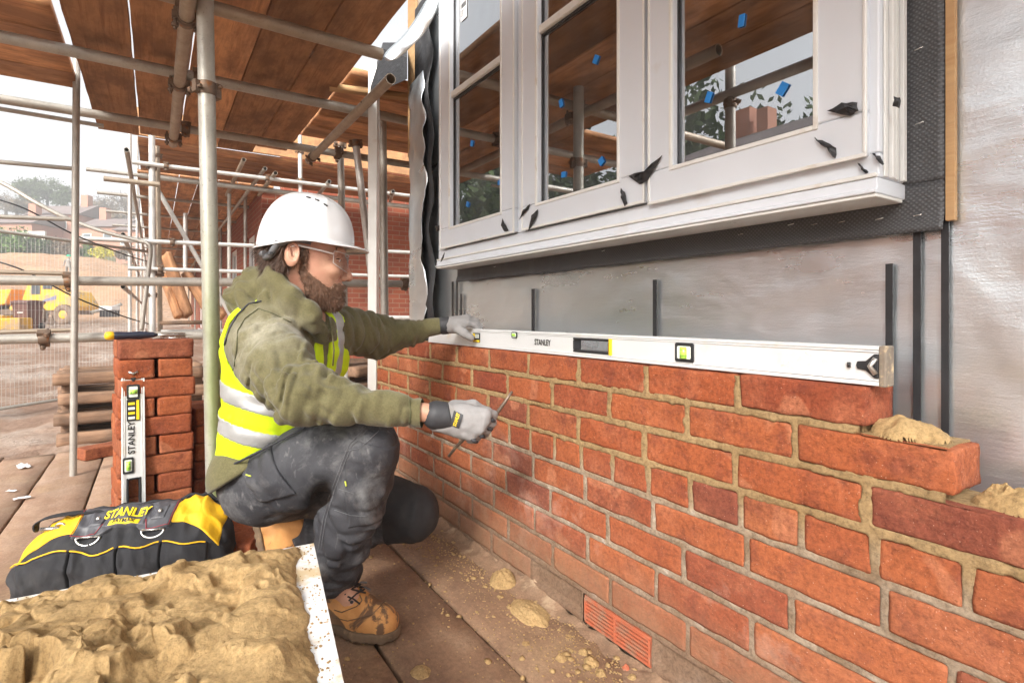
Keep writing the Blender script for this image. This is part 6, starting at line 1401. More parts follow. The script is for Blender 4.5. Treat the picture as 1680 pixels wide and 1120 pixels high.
def hair_fn(Pg):
    D = head_sdf(Pg) - .008; q = [(Pg[0] - HC[0]) * A_[0] + (Pg[1] - HC[1]) * A_[1] + (Pg[2] - HC[2]) * A_[2] for A_ in HA]; f_, u_, s_ = q
    D = smin(D, cone(Pg, Hh_(-.048, .0), Hh_(-.026, -.08), .040, .028), .02)
    D = D + .0025 * vnoise(f_ * 260, u_ * 50, s_ * 260, 7)
    D = smax(D, u_ - .015, .01); D = smax(D, f_ - .020 + .9 * np.clip(-u_ - .0, 0, 1), .006); D = smax(D, -(u_ + .095), .008)
    ear = ell(Pg, Hh_(-.008, -.010, .088), (.028, .038, .022), HA); return smax(D, -ear, .003)
sdf('hair', hair_fn, Hh_(-.03, 0) - .13, Hh_(-.03, 0) + .13, .003, M['hair'], man)
def strands(name, src, n, ln, wd, dirf, mat, seed, jit=.5):
    me = src.data; P0 = np.array([v_.co[:] for v_ in me.vertices]); N0 = np.array([v_.normal[:] for v_ in me.vertices]); r_ = np.random.RandomState(seed)
    i = r_.randint(0, len(P0), n); p = P0[i] + r_.normal(size=(n, 3)) * .0012; nrm = N0[i]
    d = nrm * .45 + dirf + r_.normal(size=(n, 3)) * jit; d /= np.linalg.norm(d, axis=1, keepdims=True); sd_ = np.cross(d, nrm + r_.normal(size=(n, 3)) * .3); sd_ /= np.linalg.norm(sd_, axis=1, keepdims=True) + 1e-9
    L = ln * r_.uniform(.5, 1.3, (n, 1)); w = wd; mid = p + d * L * .55; tip = p + d * L + np.array([0, 0, -1]) * L * .18
    V = np.stack([p - sd_ * w, p + sd_ * w, mid + sd_ * w * .8, mid - sd_ * w * .8, tip], 1).reshape(-1, 3); b_ = np.arange(n) * 5
    F = [(k_, k_ + 1, k_ + 2, k_ + 3) for k_ in b_] + [(k_ + 3, k_ + 2, k_ + 4) for k_ in b_]
    o = link(name, np_mesh(name, V, F, False), M[mat], src, local=True); o['kind'] = 'stuff'; return o
wd3 = lambda v_: np.array(W3(HC + v_) - W3(HC))
strands('beard_strands', [o for o in man.children if o.name.startswith('beard')][0], 16000, .008, .0004, wd3(hf * .25 - hu * .9), 'beard', 3)
strands('hair_strands', [o for o in man.children if o.name.startswith('hair')][0], 9000, .02, .0005, wd3(-hf * .35 - hu * .9), 'hair', 4, .22)
M['lash'] = simple('dark_lashes', (.04, .018, .012), .6, 0, .1, 60, 0); M['crease'] = simple('crease_shade', (.26, .10, .07), .7, 0, .1, 60, 0)  # crease: darker skin tone that paints the shade in face and ear folds
def on_head(f_, u_, s0, off=.0003):
    ss = np.linspace(.11, 0, 240).astype(f32) * np.sign(s0); pts = np.array([Hh_(f_, u_, x) for x in ss]); D = head_sdf((pts[:, 0], pts[:, 1], pts[:, 2])); i = max(int(np.argmax(D < 0)), 1); return W3(Hh_(f_, u_, ss[i - 1] + off * np.sign(s0)))
for s_ in (-1, 1):
    for nm, mt, rr_, pl in (('lash_line', 'lash', .0014, ((.094, -.006), (.098, -.0045), (.103, -.0045), (.107, -.006))), ('lower_lid_shade', 'crease', .0009, ((.095, -.012), (.100, -.0135), (.106, -.013))), ('lid_crease_shade', 'crease', .0009, ((.092, -.001), (.098, .003), (.106, .003))),
            ('laughter_line_shade', 'crease', .0005, ((.084, -.006), (.078, -.004), (.074, -.001))), ('laughter_line_shade', 'crease', .0005, ((.084, -.009), (.077, -.011), (.073, -.014))), ('cheek_line_shade', 'crease', .0006, ((.112, -.052), (.106, -.060), (.102, -.068))), ('nose_wing_shade', 'crease', .0009, ((.113, -.044), (.110, -.050), (.113, -.056))), ('ear_fold_shade', 'crease', .0012, ((-.022, -.004), (-.020, .008), (-.011, .013), (-.003, .007))), ('ear_fold_shade', 'crease', .0013, ((-.014, .002), (-.013, -.010), (-.007, -.018)))):
        q = MB(); q.tube([on_head(a, b, s_) for a, b in pl], rr_, 5, rs=[rr_ * .4] + [rr_] * (len(pl) - 2) + [rr_ * .4]); q.build(nm, M[mt], man)  # thin dark tubes lay that crease shade along lids, lines and ears
q = MB(); 
for i in range(90):
    t = i / 89; r1 = random.random(); a = Hh_(.112 - .018 * t, .016 + .005 * math.sin(t * 3) + .003 * r1, .012 + .042 * t); q.tube([W3(a), W3(a + hu * .004 + HS * .006 - hf * .003)], .0005, 3, False)
q.build('eyebrow', M['beard'], man); M['lip'] = simple('lip', (.45, .17, .13), .4, 0, .1, 60, .1, 300)
q = MB(); q.tube([W3(Hh_(.1215 - .010 * abs(t) ** 2, -.083, .019 * t)) for t in np.linspace(-1, 1, 9)], .003, 8, rs=[.0005, .002, .003, .0034, .0034, .0034, .003, .002, .0005]); q.build('mouth', M['lip'], man)
# ---- hard hat
def hat_pt(e_, ph, off=0):
    ce, se = math.cos(e_), math.sin(e_); cx = .016; a = .122 if math.cos(ph) > 0 else .116; b_ = .108; ex = .78
    rim = .018 + .014 * math.cos(ph) + .010 * math.exp(-((abs(ph) - 1.65) / .5) ** 2)
    sg = lambda x, p: math.copysign(abs(x) ** p, x)
    rr0 = ce ** ex; hgt = (.146 - rim + .016)
    rd = .0035 * math.exp(-((b_ * rr0 * math.sin(ph)) / .026) ** 4) + .003 * math.exp(-((abs(ph) - .95 - .25 * math.sin(e_ * 3)) / .12) ** 2) * math.sin(2 * e_)
    f_ = cx + (a * rr0 + (off + rd) * ce) * math.cos(ph); s_ = (b_ * rr0 + (off + rd) * ce) * math.sin(ph); u_ = rim + hgt * se ** .92 + (off + rd) * se
    return f_, u_, s_
ne, nph = 34, 96; VV = []
prof_r = []
for j in range(nph):
    ph = 2 * math.pi * j / nph - math.pi
    f0, u0, s0 = hat_pt(0, ph); pk = max(0, math.cos(ph)) ; pk = pk ** 2.2
    out = .007 + .034 * pk
    col_ = [Hh_(f0 + out * math.cos(ph) * 1.0, u0 - .004 - .002 * pk, s0 + out * math.sin(ph) * (1 - .3 * pk)), Hh_(f0 + out * .96 * math.cos(ph), u0 - .001 - .001 * pk, s0 + out * .96 * math.sin(ph)), Hh_(f0 + out * .45 * math.cos(ph), u0 + .0015 + .002 * pk, s0 + out * .45 * math.sin(ph))]
    for i in range(ne): col_.append(Hh_(*hat_pt((math.pi / 2) * ((i + .4) / ne) ** 1.0 * .999, ph)))
    VV += col_
m_ = ne + 3; top = len(VV); VV.append(Hh_(*hat_pt(math.pi / 2, 0))); F = []
for j in range(nph):
    j2 = (j + 1) % nph; F += [(j * m_ + i, j2 * m_ + i, j2 * m_ + i + 1, j * m_ + i + 1) for i in range(m_ - 1)]; F.append((j * m_ + m_ - 1, j2 * m_ + m_ - 1, top))
me = np_mesh('hard_hat', C2W(np.array(VV)), F); bm = bmesh.new(); bm.from_mesh(me); bmesh.ops.recalc_face_normals(bm, faces=bm.faces); bm.to_mesh(me); bm.free()
hat = link('hard_hat', me, M['hat'], man); so = hat.modifiers.new('s', 'SOLIDIFY'); so.thickness = .003; so.offset = -1
for s_ in (-1, 1):
    for (e_, ph) in ((1.20, .62), (1.08, .40), (.95, .27)):
        pass
for s_ in (-1, 1):
    for (px, py) in ((505, 324), (519, 329), (534, 337)):
        best = min(((hat_pt(e_ / 60 * 1.5, p_ / 60 * 3.1), e_, p_) for e_ in range(10, 60) for p_ in range(2, 60)), key=lambda r_: (lambda w: ((w[0] / w[2] * 893 + 840 - px) ** 2 + (517 - w[1] / w[2] * 893 - py) ** 2))(Hh_(*r_[0])))
        (f_, u_, ss), e_, p_ = best; c = W3(Hh_(f_, u_, ss * s_)); nrm = (c - W3(Hh_(.016, .03, 0))).normalized(); q = MB()
        Mx = Matrix.Translation(c) @ nrm.to_track_quat('Z', 'Y').to_matrix().to_4x4(); tdir = (W3(Hh_(f_ + .02, u_ - .012, ss * s_)) - c).normalized(); tdir = (tdir - nrm * tdir.dot(nrm)).normalized()
        q.tube([c - tdir * .0055 + nrm * .0001, c + tdir * .0055 + nrm * .0001], .0026, 8); q.build('vent_slot', M['black_plastic'], hat)
M['grey_plastic'] = simple('grey_strap', (.12, .12, .125), .5, 0, .1, 30, .1)
for s_ in (1, -1):
    q = MB(); q.tube([W3(Hh_(f_, u_, s_ * w_)) for f_, u_, w_ in ((.03, .022, .088), (-.01, .026, .091), (-.048, .012, .085), (-.062, -.018, .070), (-.075, -.024, .05))], .007, 8, rs=[.004, .005, .010, .009, .008]); q.build('headband', M['grey_plastic'], hat)
q = MB(); q.tube([W3(Hh_(-.074 - .012 * math.cos(a), -.014, .060 * math.sin(a))) for a in np.linspace(-1.4, 1.4, 12)], .008, 8); q.build('nape_strap', M['grey_plastic'], hat)
q = MB(); q.lathe([(0, .006), (.008, .005), (.009, 0)], Matrix.Translation(W3(Hh_(-.062, -.016, .078))) @ W3_dir.to_track_quat('Z', 'Y').to_matrix().to_4x4() if False else Matrix.Translation(W3(Hh_(-.062, -.016, .078))), 12); q.build('adjuster', M['black_plastic'], hat)
# ---- safety glasses
k = NT('clear_lens'); k.t.nodes.remove(k.p); g1 = k.n('BsdfGlossy'); g1.inputs['Roughness'].default_value = .03; t1 = k.n('BsdfTransparent'); t1.inputs[0].default_value = (.98, .985, .985, 1); fz = k.n('Fresnel'); fz.inputs[0].default_value = 1.45; mx = k.n('MixShader')
k.l(k.math('MULTIPLY', fz.outputs[0], .8, True), mx.inputs[0]); k.l(t1.outputs[0], mx.inputs[1]); k.l(g1.outputs[0], mx.inputs[2]); k.l(mx.outputs[0], k.out.inputs[0]); M['lens'] = k.m
M['clear_frame'] = simple('clear_frame', (.66, .62, .60), .15, 0, .03, 20, 0, coat=.6)
def gp(a, v_): # a: -1..1 around, v 0..1 down
    ph = a * 1.25; return Hh_(.060 + .070 * math.cos(ph) ** .8, .012 - .046 * v_ * (1 - .35 * abs(a) ** 3) - .004 * (1 - abs(a)), .070 * math.sin(ph) * 1.02)
VV = [W3(gp(a, v_)) for a in np.linspace(-1, 1, 33) for v_ in np.linspace(0, 1, 9)]
gls = MB().add(VV, [tuple(f_) for f_ in grid_faces(33, 9)], True).build('safety_glasses', M['lens'], man)
q = MB(); q.tube([W3(gp(a, -.02)) for a in np.linspace(-1, 1, 33)], .0010, 6); q.tube([W3(gp(1, v_)) for v_ in np.linspace(0, 1, 5)] + [W3(gp(a, 1.0)) for a in np.linspace(1, .08, 14)] + [W3(gp(.0, .62))] + [W3(gp(a, 1.0)) for a in np.linspace(-.08, -1, 14)] + [W3(gp(-1, v_)) for v_ in np.linspace(1, 0, 5)], .0008, 6); q.build('lens_rim', M['clear_frame'], gls)
for s_ in (-1, 1):
    q = MB(); q.tube([W3(gp(s_, .25)), W3(Hh_(.055, .008, s_ * .078)), W3(Hh_(.0, .014, s_ * .084)), W3(Hh_(-.02, .008, s_ * .085))], .0028, 8); q.build('temple', M['clear_frame'], gls)
# ---- torso garments
M['stitch'] = simple('grey_stitching', (.12, .12, .125), .8, 0, .1, 60, 0); M['tab'] = simple('yellow_green_tab', (.55, .62, .08), .7, 0, .05, 60, 0)
def on_surface(fn, px, py, d0, d1):
    ds = np.linspace(d0, d1, 160).astype(f32); r_ = ((px - 840) / 893 * ds); u_ = ((517 - py) / 893 * ds); D = fn((r_, u_, ds)); i = np.argmax(D < .0) ; i = max(i, 1); return Vector(C2W(np.array([[r_[i - 1], u_[i - 1], ds[i - 1]]]))[0])
def seam(pts, fn, mat='stitch', r_=.0007, par=None, d0=1.05, d1=1.7, sub=6, name='seam'):
    P_ = []
    for (a, b) in zip(pts[:-1], pts[1:]):
        for t in np.linspace(0, 1, sub, endpoint=False): P_.append((a[0] + (b[0] - a[0]) * t, a[1] + (b[1] - a[1]) * t))
    P_.append(pts[-1]); q = MB(); q.tube([on_surface(fn, x, y, d0, d1) for x, y in P_], r_, 5); return q.build(name, M[mat], par)
TN = np.array([.95, 0, -.30]); TN /= np.linalg.norm(TN); TL = np.array([.30, 0, .95]); TL /= np.linalg.norm(TL)
def torso(Pg):
    D = cone(Pg, JP(446, 590, 1.42), JP(506, 590, 1.62), .112, .108)
    D = smin(D, cone(Pg, JP(436, 545, 1.40), JP(528, 540, 1.62), .082, .078), .06)
    D = smin(D, cone(Pg, JP(436, 690, 1.42), JP(484, 690, 1.58), .102, .100), .09)
    D = smin(D, cone(Pg, JP(420, 770, 1.43), JP(455, 770, 1.58), .096, .098), .07)
    return D
def sleeveR(Pg, g=0):
    return chain(Pg, [(JP(438, 562, 1.36), .090 + g), (JP(462, 606, 1.28), .084 + g), (JP(500, 651, 1.205), .066 + g), (JP(560, 659, 1.215), .052 + g), (JP(640, 672, 1.235), .040 + g), (JP(690, 678, 1.25), .030 + g)], .03)
def sleeveL(Pg, g=0):
    return chain(Pg, [(JP(540, 545, 1.64), .080 + g), (JP(585, 545, 1.75), .074 + g), (JP(618, 552, 1.83), .070 + g), (JP(660, 548, 1.86), .048 + g), (JP(706, 537, 1.88), .030 + g)], .03)
def folds_arm(Pg, a, b, amp, seed, fr=70):
    A_ = stretchm(b - a, fr, 13); return amp * ridge(Pg, A_, seed)
def hoodie_fn(Pg):
    T = torso(Pg) + folds_arm(Pg, JP(405, 770, 1.5), JP(455, 590, 1.5), .007, 3, 34)
    T = smin(T, chain(Pg, [(JP(406, 782, 1.40), .095), (JP(430, 775, 1.60), .092)], .03), .02)
    T = smax(T, ((-.475 + .62 * (Pg[0] + .80)) - Pg[1] + 0 * Pg[2]).astype(f32), .012)
    a = sleeveR(Pg); wgt = np.exp(-((Pg[0] - ElR[0]) ** 2 + (Pg[1] - ElR[1]) ** 2 + (Pg[2] - ElR[2]) ** 2) / .018)
    a = a + folds_arm(Pg, ElR, WrR, .013, 5, 62) * (.35 + wgt) + .010 * ridge(Pg, stretchm((.7, .7, 0), 52, 12), 51) * (.3 + wgt) + folds_arm(Pg, ShR, ElR, .013, 6, 40) * .8 + .006 * vnoise(Pg[0] * 22, Pg[1] * 22, Pg[2] * 22, 9)
    b = sleeveL(Pg) + folds_arm(Pg, ElL, WrL, .009, 7, 60) + folds_arm(Pg, ShL, ElL, .012, 8, 34)
    cu = chain(Pg, [(JP(686, 677, 1.25), .0335), (JP(704, 679, 1.255), .0325)], .01); cl = chain(Pg, [(JP(704, 537, 1.88), .032), (JP(718, 535, 1.883), .030)], .01)
    D = smin(smin(T, a, .022), b, .022); D = smin(smin(D, cu, .004), cl, .004)
    # hem band
    # hood
    H = chain(Pg, [(JP(452, 462, 1.40), .034), (JP(478, 492, 1.365), .034), (JP(506, 520, 1.375), .032), (JP(530, 548, 1.43), .024)], .02)
    H = smin(H, chain(Pg, [(JP(452, 462, 1.40), .034), (JP(420, 466, 1.45), .040), (JP(424, 462, 1.55), .040), (JP(470, 468, 1.62), .034), (JP(520, 500, 1.60), .03), (JP(540, 548, 1.50), .022)], .02), .02)
    H = smin(H, ell(Pg, JP(420, 492, 1.47), (.070, .062, .115)), .03); H = smin(H, ell(Pg, JP(450, 520, 1.42), (.08, .05, .09)), .04)
    H = H + .015 * ridge(Pg, stretchm((.5, -.8, .1), 16, 42), 12) + .004 * vnoise(Pg[0] * 40, Pg[1] * 40, Pg[2] * 40, 2)
    D = smin(D, H, .012)
    cav = ell(Pg, JP(449, 450, 1.50), (.030, .030, .062)); D = smax(D, -cav, .010)
    neck = cone(Pg, Hh_(-.012, -.03), JP(492, 522, 1.48), .062, .056); D = smax(D, -neck, .008)
    throat = cone(Pg, JP(528, 490, 1.46), JP(534, 535, 1.43), .030, .012); D = smax(D, -throat, .01)
    # open cuffs
    return D
lo, hi = np.array([-.92, -.56, 1.10]), np.array([-.20, .16, 2.00])
hood = sdf('hoodie', hoodie_fn, lo, hi, .0041, M['hoodie'], man)
# drawcord
for pts in (((541, 520, 1.45), (545, 548, 1.425), (548, 575, 1.42), (546, 600, 1.425)),):
    q = MB(); q.tube([W3(JP(a, b, c)) for a, b, c in pts], .0022, 6); q.build('drawcord', M['hoodie'], hood)
def vest_raw(Pg, off=.011):
    T = torso(Pg) + folds_arm(Pg, JP(405, 770, 1.5), JP(455, 590, 1.5), .007, 3, 34) + .004 * ridge(Pg, stretchm((.2, -.9, .1), 14, 26), 21)
    T = T - off * .7; T = smax(T, -(torso(Pg) - .001), .002) if False else T
    hem = (-.448 + .56 * (Pg[0] + .82)) - Pg[1]; T = smax(T, hem.astype(f32), .004)
    T = smax(T, -ell(Pg, JP(446, 566, 1.31), (.112, .125, .135)), .008); T = smax(T, -(sleeveR(Pg, .006)), .006); T = smax(T, -(sleeveL(Pg, .004)), .006)
    cz = JP(500, 590, 1.50); l_ = (Pg[0] - cz[0]) * TL[0] + (Pg[2] - cz[2]) * TL[2]; n_ = (Pg[0] - cz[0]) * TN[0] + (Pg[2] - cz[2]) * TN[2]
    opening = np.maximum(np.abs(l_ - .0 - .10 * (Pg[1] + .12)) - (.016 + .12 * np.clip(Pg[1] + .12, 0, 1)), -n_ + .0)
    return T, l_, n_, opening
def vest_fn(Pg): T, l_, n_, op_ = vest_raw(Pg); return smax(T, -op_.astype(f32), .004)
vest = sdf('hi_vis_vest', vest_fn, np.array([-.92, -.50, 1.22]), np.array([-.42, .06, 1.84]), .0048, M['vest'], man)
def band(w0, hw):
    def fn(Pg):
        T, l_, n_, op_ = vest_raw(Pg, .0135); wv = Pg[1] + .30 * (Pg[0] + .75) + .10 * (Pg[2] - 1.45); T = smax(T, np.abs(wv - w0).astype(f32) - hw, .001); return smax(T, -op_.astype(f32), .004)
    return fn
def vof(px, py, d): q = JP(px, py, d); return q[1] + .30 * (q[0] + .75) + .10 * (q[2] - 1.45)
for (px, py) in ((403, 656), (398, 712)): sdf('reflective_band', band(vof(px, py, 1.33), .022), np.array([-.92, -.50, 1.22]), np.array([-.42, .06, 1.84]), .0048, M['tape'], vest)
def vband(Pg):
    T, l_, n_, op_ = vest_raw(Pg, .0135); return np.maximum(T, np.maximum(np.abs(l_ - .085) - .020, np.maximum(-n_, -(Pg[1] + .22))).astype(f32))
sdf('reflective_band', vband, np.array([-.92, -.50, 1.22]), np.array([-.42, .06, 1.84]), .0048, M['tape'], vest)
q = MB(); q.tube([W3(JP(a, b, c)) for a, b, c in ((350, 790, 1.40), (366, 768, 1.345), (392, 757, 1.315), (430, 738, 1.30), (470, 716, 1.31), (500, 701, 1.33))], .0028, 6); q.build('binding', M['vest_edge'], vest)
vfn = lambda Pg: smin(vest_fn(Pg), hoodie_fn(Pg), .002) - .001
seam([(368, 566), (376, 540), (390, 515), (408, 498), (428, 494)], vfn, 'vest_edge', .0022, vest, 1.1, 1.7, 5, 'binding')
M['fleece_seam'] = simple('fleece_seam', (.07, .07, .03), .9, 0, .1, 40, 0)
for pl in ([(424, 506), (402, 522), (390, 542), (388, 572), (384, 600), (377, 622)], [(424, 506), (448, 514), (478, 529)], [(672, 655), (674, 676), (672, 696)]): seam(pl, lambda Pg: hoodie_fn(Pg) - .0002, 'fleece_seam', .0012, hood, 1.05, 1.7, 5, 'seam')
# ---- trousers
def legR(Pg):
    th_ = chain(Pg, [(JP(437, 787, 1.43), .100), (JP(500, 765, 1.385), .096), (JP(600, 735, 1.325), .074)], .04)
    th_ = th_ + folds_arm(Pg, HipR, KnR, .007, 31, 26) + .004 * vnoise(Pg[0] * 30, Pg[1] * 30, Pg[2] * 30, 3)
    sh_ = chain(Pg, [(JP(602, 737, 1.32), .073), (JP(585, 790, 1.335), .077), (JP(572, 840, 1.35), .074), (JP(558, 900, 1.37), .064), (JP(550, 935, 1.382), .058), (JP(547, 958, 1.39), .054)], .03)
    sh_ = sh_ + folds_arm(Pg, KnR, AnR, .012, 32, 44) * (.35 + sstep(-.42, -.62, Pg[1])) + .010 * ridge(Pg, stretchm((.2, -1, 0), 12, 34), 33)
    D = smin(th_, sh_, .022)
    crease = cone(Pg, JP(535, 800, 1.25), JP(520, 830, 1.45), .018, .03); return smax(D, -crease, .03)
def legL(Pg):
    a = chain(Pg, [(JP(452, 790, 1.60), .10), (JP(560, 800, 1.62), .088), (JP(676, 838, 1.62), .076)], .04) + folds_arm(Pg, HipL, KnL, .006, 35, 26)
    b = chain(Pg, [(JP(678, 848, 1.62), .070), (JP(600, 866, 1.64), .052), (JP(520, 868, 1.65), .050), (JP(486, 872, 1.66), .050)], .02) + folds_arm(Pg, KnL, AnL, .009, 36, 40)
    return smin(a, b, .02)
def trous_fn(Pg):
    D = smin(legR(Pg), legL(Pg), .02); D = smin(D, cone(Pg, JP(432, 790, 1.44), JP(458, 790, 1.60), .102, .104) + .005 * ridge(Pg, stretchm((1, .2, 0), 14, 40), 39), .05)
    top_ = Pg[1] - (-.36 + .35 * (Pg[0] + .75)); D = smax(D, np.where(Pg[0] < -.56, top_, -1).astype(f32), .01) if False else D
    return smax(D, ((-.80 + .095) - Pg[1] + 0 * D) + .01 * vnoise(Pg[0] * 25, 0 * Pg[1], Pg[2] * 25, 5), .004)
tr = sdf('trousers', trous_fn, np.array([-.86, -.80, 1.20]), np.array([-.16, -.18, 1.80]), .0046, M['trousers'], man)
def kneepadL(Pg): return smax(legL(Pg) - .003, np.maximum(-(Pg[0] + .375), 0 * Pg[1] - 1).astype(f32), .004)
sdf('knee_panel', kneepadL, np.array([-.50, -.76, 1.48]), np.array([-.14, -.44, 1.76]), .005, M['shaded_black_cloth'], tr)
def padR(Pg): return smax(legR(Pg) - .0035, np.maximum(np.maximum(-(Pg[0] + .385), -(Pg[1] + .50)), Pg[1] + .29 + .3 * (Pg[0] + .35)).astype(f32), .005)
sdf('knee_panel', padR, np.array([-.50, -.6, 1.16]), np.array([-.22, -.2, 1.50]), .0045, M['trousers'], tr)
def holster(Pg): return smax(legR(Pg) - .010 + .002 * vnoise(Pg[0] * 30, Pg[1] * 30, Pg[2] * 30, 8), np.maximum(np.maximum(np.abs((Pg[0] + .585) + .75 * (Pg[1] + .40)) - .060, (Pg[2] - 1.42)), np.abs(Pg[1] + .375 - .35 * (Pg[0] + .58)) - .070).astype(f32), .004)
sdf('holster_pocket', holster, np.array([-.80, -.6, 1.16]), np.array([-.40, -.2, 1.50]), .0045, M['trousers'], tr)
legRp = lambda Pg: legR(Pg) - .004
_seam = seam
def seam(*a, **k_):
    if len(a) < 5 and 'par' not in k_: k_['par'] = tr
    return _seam(*a, **k_)
seam([(600, 700), (573, 728), (560, 760), (545, 800), (530, 850), (522, 900)], legRp); seam([(603, 704), (577, 731), (564, 762), (549, 802), (534, 852), (526, 902)], legRp)
seam([(548, 836), (575, 845), (602, 847)], legRp); seam([(556, 802), (580, 809)], legRp); seam([(566, 740), (590, 735), (622, 706)], legRp)
seam([(566, 789), (568, 797)], lambda Pg: legR(Pg) - .0045, 'tab', .002, name='tab'); seam([(403, 778), (412, 781)], lambda Pg: legR(Pg) - .011, 'tab', .0018, name='tab')
# ---- boots
def boot(name_, heel, ball, toe, ank, shaft, upv, label=None):
    heel, ball, toe, ank, shaft, upv = [np.asarray(q_, float) for q_ in (heel, ball, toe, ank, shaft, upv)]
    fwv = (toe - heel); fwv /= np.linalg.norm(fwv); sdv = np.cross(fwv, upv); sdv /= np.linalg.norm(sdv)
    def up_(Pg):
        D = chain(Pg, [(heel + upv * .040, .034), ((heel + ball) / 2 + upv * .040, .036), (ball + upv * .034, .042), (toe - fwv * .034 + upv * .036, .040)], .02)
        D = smin(D, chain(Pg, [(ball + upv * .045, .030), (ank + fwv * .012, .044), (shaft, .047)], .03), .025); D = smin(D, cone(Pg, heel + upv * .05, shaft, .036, .044), .02)
        D = D + .0025 * ridge(Pg, stretchm(fwv, 60, 14), 41) + .0015 * vnoise(Pg[0] * 50, Pg[1] * 50, Pg[2] * 50, 5)
        base_ = (Pg[0] - heel[0]) * upv[0] + (Pg[1] - heel[1]) * upv[1] + (Pg[2] - heel[2]) * upv[2]; D = smax(D, (.018 - base_).astype(f32), .003)
        tp_ = (Pg[0] - shaft[0]) * upv[0] + (Pg[1] - shaft[1]) * upv[1] + (Pg[2] - shaft[2]) * upv[2]; return smax(D, (tp_ - .02).astype(f32), .008)
    lo = np.min([heel, toe, ank, shaft, ball], 0) - .09; hi = np.max([heel, toe, ank, shaft, ball], 0) + .09
    b_ = sdf('boot', up_, lo, hi, .0032, M['boot'], man)
    def so_(Pg):
        D = chain(Pg, [(heel + upv * .02, .040), ((heel + ball) / 2 + upv * .02, .038), (ball + upv * .02, .048), (toe - fwv * .036 + upv * .02, .046)], .03)
        base_ = (Pg[0] - heel[0]) * upv[0] + (Pg[1] - heel[1]) * upv[1] + (Pg[2] - heel[2]) * upv[2]; al = (Pg[0] - heel[0]) * fwv[0] + (Pg[1] - heel[1]) * fwv[1] + (Pg[2] - heel[2]) * fwv[2]
        D = smax(D, (base_ - .026).astype(f32), .003); tread = .004 * (np.sin(al * 260) > .2); return smax(D, (tread + .001 - base_).astype(f32), .002)
    sdf('sole', so_, lo, hi, .0034, M['sole'], b_)
    return b_, up_
up = np.array([0, 1., 0])
hR, tR = JP(512, 0, 1.43), JP(648, 0, 1.345); hR[1] = tR[1] = -.7985; bR = hR + (tR - hR) * .66
bt1, bfn = boot('boot', hR, bR, tR, hR + (tR - hR) * .27 + up * .10, hR + (tR - hR) * .22 + up * .165, up)
laces = [((560, 962), (585, 950)), ((556, 952), (588, 962)), ((565, 975), (592, 958)), ((560, 966), (600, 972)), ((572, 985), (598, 966)), ((570, 978), (590, 990)), ((548, 948), (575, 940)), ((590, 962), (608, 967)), ((585, 958), (602, 955))]
for a, b in laces: seam([a, ((a[0] + b[0]) / 2, (a[1] + b[1]) / 2 - 2), b], lambda Pg: bfn(Pg) - .002, 'lace', .0022, bt1, 1.2, 1.6, 6, 'lace')
for (x, y) in ((577, 987), (572, 976), (592, 968)):
    c = on_surface(lambda Pg: bfn(Pg) - .001, x, y, 1.2, 1.6); q = MB(); q.lathe([(0, .002), (.003, .002), (.0042, 0), (.0042, -.002)], Matrix.Translation(c) @ (cam.location - c).normalized().to_track_quat('Z', 'Y').to_matrix().to_4x4(), 12); q.build('eyelet', M['black_plastic'], bt1)
seam([(548, 1000), (560, 1004), (585, 994), (594, 984), (590, 975)], lambda Pg: bfn(Pg) - .0005, 'sole', .0012, bt1, 1.2, 1.6, 6, 'stitching'); seam([(545, 1012), (570, 1018), (610, 1008), (632, 985)], lambda Pg: bfn(Pg) - .0005, 'sole', .001, bt1, 1.2, 1.6, 6, 'stitching')
upL = np.array([.94, .22, -.05]); upL /= np.linalg.norm(upL)
hL = JP(424, 862, 1.66); tL = JP(448, 957, 1.66); fwL = (tL - hL); upL = upL - fwL * (upL @ fwL) / (fwL @ fwL); upL /= np.linalg.norm(upL); tL = hL + fwL / np.linalg.norm(fwL) * .265 * .68
boot('boot', hL, hL + (tL - hL) * .62, tL, hL + (tL - hL) * .24 + upL * .09, hL + (tL - hL) * .1 + upL * .14, upL)
# ---- gloves
def gloveR(Pg):
    W0 = JP(728, 682, 1.262); D = cone(Pg, JP(716, 681, 1.258), W0, .030, .029)
    Ks = [JP(796, 679, 1.262), JP(793, 692, 1.256), JP(785, 704, 1.257), JP(772, 714, 1.262)]
    for K_ in Ks: D = smin(D, cone(Pg, W0 + (K_ - Ks[1]) * .45, K_, .020, .0150), .016)
    D = smin(D, ell(Pg, JP(762, 687, 1.272), (.036, .034, .020)), .02)
    for i, K_ in enumerate(Ks):
        L = [1., 1.05, .98, .82][i]; m1 = K_ + np.array([.017, -.006, .022]) * L; m2 = m1 + np.array([-.006, -.013, .020]) * L; m3 = m2 + np.array([-.017, -.004, .006]) * L
        D = smin(D, chain(Pg, [(K_, .0125), (m1, .0112), (m2, .0105), (m3, .0095)], .004), .0035)
    D = smin(D, chain(Pg, [(JP(745, 668, 1.285), .017), (JP(776, 666, 1.303), .0145), (JP(800, 676, 1.318), .0115), (JP(808, 688, 1.32), .010)], .006), .008)
    return D + .0012 * vnoise(Pg[0] * 90, Pg[1] * 90, Pg[2] * 90, 3)
lo, hi = JP(768, 692, 1.28) - .10, JP(768, 692, 1.28) + .10
gR = sdf('glove', gloveR, lo, hi, .0021, M['glove'], man)
def gcuff(Pg): return smax(chain(Pg, [(JP(716, 681, 1.258), .0335), (JP(746, 683, 1.264), .0315)], .01), (Pg[0] - JP(743, 683, 1.262)[0] + .25 * (Pg[1] - JP(743, 683, 1.262)[1])).astype(f32), .003)
sdf('wrist_strap', gcuff, lo - .03, hi, .0026, M['glove_black'], gR)
